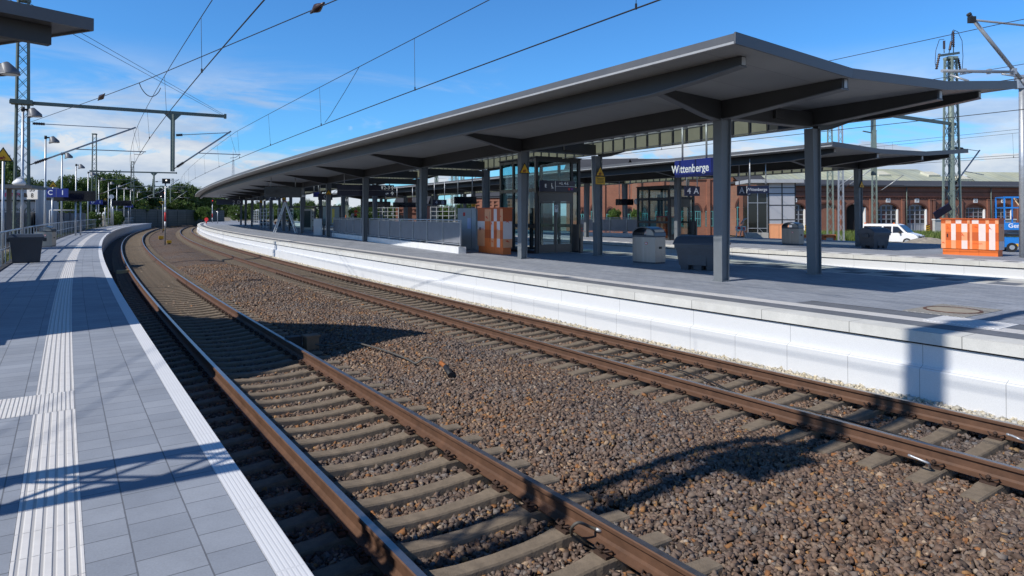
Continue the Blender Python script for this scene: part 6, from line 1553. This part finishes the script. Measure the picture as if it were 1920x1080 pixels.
for zz in (1.9, 2.35):
    for y in (-.52, .52): m.bar((-.95, y, zz), (.95, y, zz), .05)
    m.bar((-.95, -.52, zz), (-.95, .52, zz), .05)
m.build('guard_rail', BLUE, sc)
for x in (-.7, .7):
    for y in (-.5, .5):
        m = MB(); m.tube([(x, y - .08, .2), (x, y + .08, .2)], .2, 16); w_ = m.build('wheel', BLACK, sc); m = MB(); m.tube([(x, y - .09, .2), (x, y + .09, .2)], .1, 10); m.build('rim', ALU, w_)
dr = thing('cable_drum', 'wooden cable drum lying on the blue scissor lift', 'cable drum', (q.x + 1.12, q.y + .55, HP + 1.98), R(-20))
PLY = pm('pale_plywood', (.58, .40, .24), .7, 0, .1, 3)
M_ = Matrix.Rotation(R(52), 4, 'Y') @ Matrix.Rotation(R(20), 4, 'X')
m = MB(); m.tube([M_ @ Vector((0, 0, .30)), M_ @ Vector((0, 0, .34))], .55, 28); m.build('drum_flange', PLY, dr); m = MB(); m.tube([M_ @ Vector((0, 0, -.2)), M_ @ Vector((0, 0, -.16))], .55, 28); m.build('drum_flange', PLY, dr)
m = MB(); m.tube([M_ @ Vector((0, 0, -.16)), M_ @ Vector((0, 0, .30))], .40, 20); m.build('wound_cable', BLACK, dr)
# gravel heap and grass before the roundhouse
q = at(1738, 455, 56); t = thing('gravel_heap', 'flat heap of grey gravel right of the white van', 'gravel heap', (q.x, q.y, -.5), 0)
m = MB(); nn, mmr = 28, 8; V = [(0, 0, .95)]; F = []
rg = random.Random(4)
for j in range(1, mmr + 1):
    for i in range(nn):
        a = 2 * math.pi * i / nn; r_ = j / mmr; V.append((3.2 * r_ * math.cos(a), 2.2 * r_ * math.sin(a), .95 * (1 - r_ ** 1.5) + rg.uniform(-.05, .05)))
for i in range(nn): F.append((0, 1 + i, 1 + (i + 1) % nn))
for j in range(mmr - 1):
    for i in range(nn): a = 1 + j * nn + i; b = 1 + j * nn + (i + 1) % nn; F.append((a, a + nn, b + nn, b))
m.add(V, F); m.build('heap', pm('grey_gravel', (.27, .24, .20), .95, 0, .25, 2.5, .6, 14), t)
def grassmat(name, a, b):
    m = bpy.data.materials.new(name); tt, N, L, bs = nt(m); bs.inputs['Roughness'].default_value = .7
    ge = N.new('ShaderNodeNewGeometry'); cr = N.new('ShaderNodeValToRGB'); cr.color_ramp.elements[0].color = (*a, 1); cr.color_ramp.elements[1].color = (*b, 1); L.new(ge.outputs['Random Per Island'], cr.inputs[0]); L.new(cr.outputs[0], bs.inputs['Base Color']); return m
GRASS = grassmat('grass_blades', (.05, .09, .012), (.15, .19, .035)); WEED = grassmat('weeds', (.05, .08, .015), (.22, .22, .05))
def blades(name, xyz, h, w, mat):
    n = len(xyz); a = RNG.uniform(0, 6.28, n); hh = h * RNG.uniform(.5, 1.25, n); dx = np.cos(a) * w; dy = np.sin(a) * w; lx = RNG.normal(0, .3, n) * hh; ly = RNG.normal(0, .3, n) * hh
    V = np.zeros((n, 3, 3)); V[:, 0] = xyz - np.stack([dx, dy, 0 * dx], 1); V[:, 1] = xyz + np.stack([dx, dy, 0 * dx], 1); V[:, 2] = xyz + np.stack([lx, ly, hh], 1)
    me = bpy.data.meshes.new(name); me.vertices.add(n * 3); me.vertices.foreach_set('co', V.astype(np.float32).ravel()); me.loops.add(n * 3); me.loops.foreach_set('vertex_index', np.arange(n * 3, dtype=np.int32)); me.polygons.add(n); me.polygons.foreach_set('loop_start', np.arange(0, n * 3, 3, dtype=np.int32)); me.polygons.foreach_set('loop_total', np.full(n, 3, np.int32)); me.materials.append(mat); me.update(calc_edges=True)
    o = bpy.data.objects.new(name, me); COL.objects.link(o); return tag(o, kind='stuff')
n = 26000; Y = RNG.uniform(70, 94, n); px = RNG.uniform(1500, 1960, n); X = (px - 960) / FPX * Y
blades('grass', np.stack([X, Y, np.full(n, -.55)], 1), .75, .07, GRASS)
n = 26000; s = 8 + 120 * RNG.random(n) ** 1.4; d = RNG.uniform(-4.7, -3.84, n); keep = np.sin(s * 1.7) + np.sin(s * .63 + 2) + RNG.normal(0, .6, n) > -.5; s, d = s[keep], d[keep]; x, y = T.xy(s, d)
blades('weeds', np.stack([x, y, np.full(len(x), .45)], 1), .34, .022, WEED)
b_ = MB(); b_.sweep(T, [(-3.81, .48), (-4.6, .45), (-7, .1), (-9, -.3)], -12, 200, 2, closed=False); tag(b_.build('embankment', EARTH), kind='structure')
# ---- left background
a = at(-60, 400, 60); t = thing('white_depot', 'white corrugated building with a red sign at the left edge', 'building', (a.x, a.y, -.5), R(36))
m = MB(); wd = 9.6; m.box((wd / 2 - 2.8, 4, 2.75), (wd, 8, 5.5))
for k in range(38): m.box((-2.7 + k * .25, -.02, 2.0), (.07, .05, 4.0))
m.build('depot_wall', DEPOTW, t)
m = MB(); m.box((wd / 2 - 2.8, -.08, 4.75), (wd, .12, .9)); sgn = m.build('sign_band', DEPOTW, t); lettering('RAPAG', .55, Matrix.Translation((3.65, -.15, 4.7)), pm('magenta_red', (.62, .03, .12), .5), sgn, sx=1.2); m = MB(); m.box((wd / 2 - 2.8, -.1, 4.2), (wd, .1, .14)); m.build('dark_band', BLACK, t)
a = at(70, 400, 56); t = thing('grey_container', 'pale grey steel container beside the white building', 'container', (a.x, a.y, -.4), R(36)); m = MB(); m.box((.62, 2, 2.6), (1.5, 4, 5.2)); m.box((.1, -.02, 2.6), (.06, .06, 5.2)); m.box((1.1, -.02, 3.4), (.05, .04, .5), 1); m.build('container_body', [GREYSHEET, BLACK], t)
def fence(p, q, label, H, mat, name, post=2.5, barbs=False, cat='fence'):
    p = Vector(p); q = Vector(q); dv = q - p; L_ = dv.length; t = thing(name, label, cat, p, math.atan2(dv.y, dv.x))
    m = MB(); m.box((L_ / 2, 0, H / 2), (L_, .1, H)); m.build('fence_panel', mat, t); x = 0
    while x <= L_:
        m = MB(); m.box((x, -.02, H / 2 + .05), (.14, .2, H + .1)); x += post
        m.build('fence_post', mat, t)
    if barbs:
        m = MB(); m.tube([(x_, .05 * math.sin(x_ * 9), H + .22 + .12 * math.sin(x_ * 7)) for x_ in np.arange(0, L_, .12)], .018, 4); m.build('barbed_wire', BLACK, t)
    return t
FENCEG = brickmat('grey_fence_slats', (.14, .145, .15), (.19, .195, .20), (.06, .06, .065), .32, 8, .03, 0, .7, False, 0, .2, .1, .5, 0, False, (R(90), 0, 0))
p = at(-70, 430, 43); q = at(160, 430, 74); p.z = q.z = .0; fence(p, q, 'grey slatted fence topped with barbed wire in front of the white building', 2.55, FENCEG, 'barbed_fence', 2.4, True)
q = at(118, 430, 56); t = thing('pipe_gate', 'white tubular gate frame in front of the trees beside the C 1 sign', 'gate', (q.x, q.y, .1), R(20)); m = MB(); m.tube([(-.95, 0, 2.65), (.95, 0, 2.65)], .055, 8); m.tube([(.95, 0, 2.65), (.95, 0, 0)], .055, 8); m.tube([(-.95, 0, 2.65), (-.95, 0, 0)], .055, 8); m.build('gate_frame', DEPOTW, t)
NOISE = brickmat('noise_barrier_panels', (.075, .085, .08), (.09, .10, .095), (.04, .045, .04), 2.5, .5, .03, 0, .8, False, 0, .1, .2, .3, 0, False, (R(90), 0, 0))
p = at(205, 430, 118); q = at(420, 430, 165); p.z = q.z = 0; fence(p, q, 'dark grey noise barrier in front of the trees at the far end of the tracks', 3.5, NOISE, 'noise_barrier', 4)
q = at(437, 330, 260); t = thing('radio_mast', 'thin grey radio mast rising above the far end of the long roof', 'radio mast', (q.x, q.y, 0), 0); m = MB(); shaft(m, (q.x, q.y, 0), (1, 0, 0), (0, 1, 0), 24, 1.1, .5, 0, 1.6, .09, 0); m.tube([(q.x, q.y, 24), (q.x, q.y, 29)], .07, 6); m.build('mast_shaft', ALU, t, True)
# ---- trees
LEAFD = bpy.data.materials.new('leaf'); 
def leafmat(name, a, b, c):
    m = bpy.data.materials.new(name); tt, N, L, bs = nt(m); bs.inputs['Roughness'].default_value = .55
    ge = N.new('ShaderNodeNewGeometry'); cr = N.new('ShaderNodeValToRGB'); e = cr.color_ramp.elements; e[0].color = (*a, 1); e[1].color = (*c, 1); k = e.new(.55); k.color = (*b, 1); L.new(ge.outputs['Random Per Island'], cr.inputs[0]); L.new(cr.outputs[0], bs.inputs['Base Color'])
    tl = N.new('ShaderNodeBsdfTranslucent'); L.new(cr.outputs[0], tl.inputs[0]); mx = N.new('ShaderNodeMixShader'); mx.inputs[0].default_value = .3; L.new(bs.outputs[0], mx.inputs[1]); L.new(tl.outputs[0], mx.inputs[2]); L.new(mx.outputs[0], N['Material Output'].inputs[0]); return m
LEAF1 = leafmat('leaf_dark', (.035, .07, .012), (.075, .135, .022), (.13, .20, .04)); LEAF2 = leafmat('leaf_bright', (.05, .10, .012), (.09, .17, .025), (.16, .24, .05)); NEEDLE = leafmat('needle', (.014, .03, .014), (.025, .05, .022), (.045, .075, .03))
BARK = pm('bark', (.09, .07, .05), .9, 0, .3, 4, .3, 20)
def crown_mesh(seed, nclump, per, leaf, conifer=False):
    g_ = np.random.default_rng(seed); C_ = []
    if conifer:
        nl = 15
        for k in range(nl):
            z_ = .12 + .88 * k / nl; r_ = .46 * (1 - k / nl) ** .85
            for j in range(max(3, int(13 * (1 - k / nl)))):
                a = g_.uniform(0, 6.28)
                for u in np.linspace(.3, 1, 4): C_.append((r_ * u * math.cos(a), r_ * u * math.sin(a), z_ - .07 * u + g_.normal(0, .008), .045))
    else:
        while len(C_) < nclump:
            p = g_.normal(size=3); p /= np.linalg.norm(p); r_ = g_.uniform(.35, 1) ** .6
            q = p * r_ * np.array([.5, .5, .36]) * (1 + .25 * math.sin(3 * math.atan2(p[1], p[0]) + seed) * (1 - abs(p[2]))); 
            if q[2] < -.30: continue
            C_.append((q[0], q[1], q[2] + .62, g_.uniform(.07, .13)))
    C_ = np.array(C_); n = len(C_) * per
    ce = np.repeat(C_, per, 0); off = g_.normal(size=(n, 3)); off /= np.linalg.norm(off, axis=1)[:, None]; off *= (g_.uniform(0, 1, n) ** .45)[:, None]
    P = ce[:, :3] + off * ce[:, 3:4] * np.array([1, 1, .72 if not conifer else .4])
    u = g_.normal(size=(n, 3)); u /= np.linalg.norm(u, axis=1)[:, None]; v = np.cross(u, g_.normal(size=(n, 3))); v /= np.linalg.norm(v, axis=1)[:, None]
    sz = leaf * g_.uniform(.6, 1.3, n)[:, None]
    V = np.stack([P - u * sz, P + v * sz * .6, P + u * sz, P - v * sz * .6], 1).reshape(-1, 3)
    me = bpy.data.meshes.new('crown'); me.vertices.add(n * 4); me.vertices.foreach_set('co', V.astype(np.float32).ravel()); me.loops.add(n * 4); me.loops.foreach_set('vertex_index', np.arange(n * 4, dtype=np.int32)); me.polygons.add(n); me.polygons.foreach_set('loop_start', np.arange(0, n * 4, 4, dtype=np.int32)); me.polygons.foreach_set('loop_total', np.full(n, 4, np.int32)); me.update(calc_edges=True); return me, C_
CROWNS = []
for k in range(4):
    me, C_ = crown_mesh(20 + k, 150, 90, .022); tm = MB(); tm.tube([(0, 0, 0), (.01, 0, .25), (0, .01, .5), (0, 0, .75)], [.035, .026, .016, .006], 7)
    for c in C_[::9]: tm.tube([(0, 0, .22 + .3 * random.random()), tuple(c[:3])], .006, 4, r2=.002)
    CROWNS.append((me, tm))
CONE = crown_mesh(77, 0, 40, .016, True)[0]; SHR = crown_mesh(91, 60, 70, .045)[0]
TR_CACHE = {}
def tree(px, topy, Y, wpx, label, kind='leaf', mat=LEAF1, zb=-.5, grp='trees behind the tracks', name=None):
    b = at(px, 420, Y); H = at(px, topy, Y).z - zb; w = wpx / FPX * Y
    t = thing(name or ('conifer_tree' if kind == 'con' else 'shrub' if kind == 'shrub' else 'leafy_tree'), label, 'tree' if kind != 'shrub' else 'shrub', (b.x, b.y, zb), random.uniform(0, 6.28), grp)
    k = random.randrange(4); me = (CONE if kind == 'con' else SHR if kind == 'shrub' else CROWNS[k][0])
    key = (me.name, mat.name)
    if key not in TR_CACHE:
        m2 = me.copy(); m2.materials.append(mat); TR_CACHE[key] = m2
    o = bpy.data.objects.new('crown', TR_CACHE[key]); COL.objects.link(o); o.parent = t; o.scale = (w, w, H)
    if kind != 'shrub':
        tm = CROWNS[k][1]
        if ('trunk', k) not in TR_CACHE:
            q = tm.build('trunk', BARK, t); TR_CACHE[('trunk', k)] = q.data
        else:
            q = bpy.data.objects.new('trunk', TR_CACHE[('trunk', k)]); COL.objects.link(q); q.parent = t
        q.scale = (w, w, H)
    return t
TREES = [(8, 296, 82, 60, 'dark tree behind the yellow triangle at the left edge'), (52, 335, 95, 70, 'dark tree behind the first lattice mast'), (95, 337, 120, 60, 'tree behind the C 1 sign'), (128, 331, 126, 56, 'tree rising behind the display right of C 1'), (160, 336, 135, 60, 'tree left of the second lattice mast'), (190, 326, 130, 56, 'tree right of the second lattice mast'), (218, 322, 138, 62, 'tallest tree left of the third lattice mast'), (246, 333, 145, 50, 'tree directly left of the third lattice mast'), (270, 347, 150, 44, 'tree between the third lattice mast and the conifer'), (306, 350, 165, 46, 'tree right beside the conifer'), (330, 342, 170, 48, 'tree behind the light signal head'), (352, 344, 172, 44, 'tree behind the last lattice mast'), (374, 352, 178, 44, 'tree just left of the far end of the long roof'), (396, 362, 185, 44, 'tree partly hidden by the far end of the long roof'), (420, 372, 195, 40, 'low tree seen under the far end of the long roof'), (140, 362, 118, 70, 'low tree filling the gap below the C 1 display'), (235, 365, 130, 70, 'low tree behind the station clock'), (320, 372, 150, 70, 'low tree above the noise barrier left of the signal'), (-30, 310, 90, 60, 'tree cut by the left picture edge'), (72, 352, 100, 46, 'low tree behind the grey container')]
for px, ty, Y, w, lb in TREES: tree(px, ty, Y, w, lb)
tree(287, 330, 150, 26, 'pointed dark conifer right of the third lattice mast', 'con', NEEDLE)
tree(818, 316, 92, 20, 'pointed dark conifer above the second roof', 'con', NEEDLE)
for px, ty, Y, w, lb in ((384, 386, 150, 26, 'bright green bush above the noise barrier left of the roof end'), (362, 392, 150, 22, 'second bright green bush above the noise barrier'), (1152, 390, 88, 24, 'bright bush in front of the brick building left of the clock column'), (1192, 391, 88, 20, 'bright bush in front of the brick building right of the clock'), (215, 395, 100, 34, 'bright bush behind the clock display'), (172, 398, 80, 30, 'bush behind the D 1 sign')):
    tree(px, ty, Y, w, lb, 'leaf', LEAF2, 0.0 if px < 500 else -.4, 'bright bushes', 'bush')
for px, ty, Y, w, lb in ((448, 382, 150, 40, 'low tree behind the far columns left of the lattice screens'), (478, 379, 150, 42, 'low tree behind the smallest lattice screen'), (508, 381, 145, 40, 'low tree behind the left lattice screen'), (540, 377, 140, 44, 'low tree seen through the legs of the stepladder'), (606, 379, 135, 40, 'low tree behind the waiting shelter'), (672, 386, 140, 44, 'low tree behind the worker in the orange red jacket'), (738, 386, 140, 40, 'low tree left of the brick house'), (800, 388, 140, 36, 'low tree between the brick house and the 4 B sign'), (866, 380, 140, 40, 'low tree behind the small black display left of the lift'), (575, 374, 120, 40, 'tree seen between the columns right of the ladder'), (640, 380, 130, 40, 'tree seen behind the poster case'), (700, 384, 130, 50, 'tree seen behind the lattice screen of the second platform'), (770, 379, 135, 40, 'tree behind the brick chimney'), (835, 384, 135, 40, 'tree behind the 4 B sign'), (900, 362, 140, 50, 'tree above the low ribbed brick building')):
    tree(px, ty, Y, w, lb, 'leaf', LEAF1, -.4, 'trees behind the second platform')
# ---- people working at the far end
SKIN = pm('skin', (.45, .27, .19), .6, 0, .05, 6)
def person(loc, rz, label, top, legs, helmet=None, arm=(.1, .3)):
    t = thing('person', label, 'person', loc, rz)
    J = {'pel': (0, 0, .93), 'sp': (0, .0, 1.15), 'ch': (0, .01, 1.38), 'nk': (0, 0, 1.52), 'hd': (0, -.02, 1.66), 'ht': (0, -.01, 1.74)}
    V = [J['pel'], J['sp'], J['ch'], J['nk'], J['hd'], J['ht']]; E_ = [(0, 1), (1, 2), (2, 3), (3, 4), (4, 5)]; Rr = [.135, .125, .15, .055, .085, .07]
    def chain(a, pts, rs):
        p = a
        for q, r_ in zip(pts, rs): V.append(q); Rr.append(r_); E_.append((p, len(V) - 1)); p = len(V) - 1
        return p
    for sg in (-1, 1):
        chain(0, [(sg * .10, 0, .86), (sg * .11, -.02, .48), (sg * .11, .01, .08), (sg * .115, -.13, .04)], [.085, .06, .045, .035])
        a = arm[0] if sg < 0 else arm[1]
        h = chain(2, [(sg * .19, 0, 1.42), (sg * .25, -.04 - a * .3, 1.16), (sg * .22, -.12 - a * .8, 1.0 + a * .5), (sg * .21, -.18 - a * .9, .96 + a * .6)], [.06, .045, .036, .03])
        e = V[h]
        for k in range(5):
            chain(h, [(e[0] + (k - 2) * .018, e[1] - .05, e[2] - .01), (e[0] + (k - 2) * .02, e[1] - .085 + abs(k - 2) * .008, e[2] - .03)], [.009, .008])
    me = bpy.data.meshes.new('body'); me.from_pydata(V, E_, []); o = bpy.data.objects.new('body', me); COL.objects.link(o); o.parent = t
    sk = o.modifiers.new('skin', 'SKIN'); ld_ = me.skin_vertices[0].data if me.skin_vertices else None
    if ld_ is None:
        bpy.context.view_layer.objects.active = o; bpy.ops.mesh.customdata_skin_add() ; ld_ = me.skin_vertices[0].data
    for i, r_ in enumerate(Rr): ld_[i].radius = (r_, r_ * (.75 if i in (0, 1, 2) else 1))
    ld_[0].use_root = True
    sb = o.modifiers.new('sub', 'SUBSURF'); sb.levels = sb.render_levels = 2
    dg = bpy.context.evaluated_depsgraph_get(); m3 = bpy.data.meshes.new_from_object(o.evaluated_get(dg)); o.modifiers.clear(); o.data = m3
    for mm in (SKIN, top, legs, BLACK): m3.materials.append(mm)
    for p in m3.polygons:
        z_ = p.center.z; x_ = abs(p.center.x)
        p.material_index = 3 if z_ < .1 else 2 if z_ < .92 and x_ < .19 else 0 if z_ > 1.5 or (x_ > .18 and p.center.y < -.17) else 1
        p.use_smooth = True
    m = MB()
    m.tube([(0, -.02, 1.70), (0, -.01, 1.76), (0, 0, 1.80)], [.105, .095, .04], 12); m.build('helmet' if helmet else 'hair', helmet or BLACK, t)
    m = MB()
    for sg in (-1, 1): m.box((sg * .032, -.105, 1.675), (.018, .008, .012))
    m.build('eyes', BLACK, t)
    return t
ORVEST = pm('orange_red_work_jacket', (.80, .09, .03), .7); DKCLOTH = pm('dark_trousers', (.02, .02, .028), .8)
q = at(667, 420, 70); t = thing('step_ladder', 'small grey stepladder under the worker in the orange red jacket', 'ladder', (q.x - .3, q.y, HP), R(-25))
for sg in (-1, 1):
    m = MB()
    for y in (-.2, .2): m.bar((sg * .7, y, 0), (0, y * .7, 1.75), .06, .08)
    for k in range(1, 6): f = k / 6; m.bar((sg * .7 * (1 - f), -.2, 1.75 * f), (sg * .7 * (1 - f), .2, 1.75 * f), .05)
    m.build('ladder_side', ALU, t)
person((q.x, q.y - .05, HP + .60), R(60), 'person in an orange red jacket and dark trousers working on a small stepladder', ORVEST, DKCLOTH, None, (.5, .5))
q = at(645.5, 420, 66); person((q.x, q.y, HP + .12), R(-20), 'person in an orange vest and a white helmet behind the stair railing', pm('orange_vest', (.78, .20, .07), .7), DKCLOTH, WHITE)
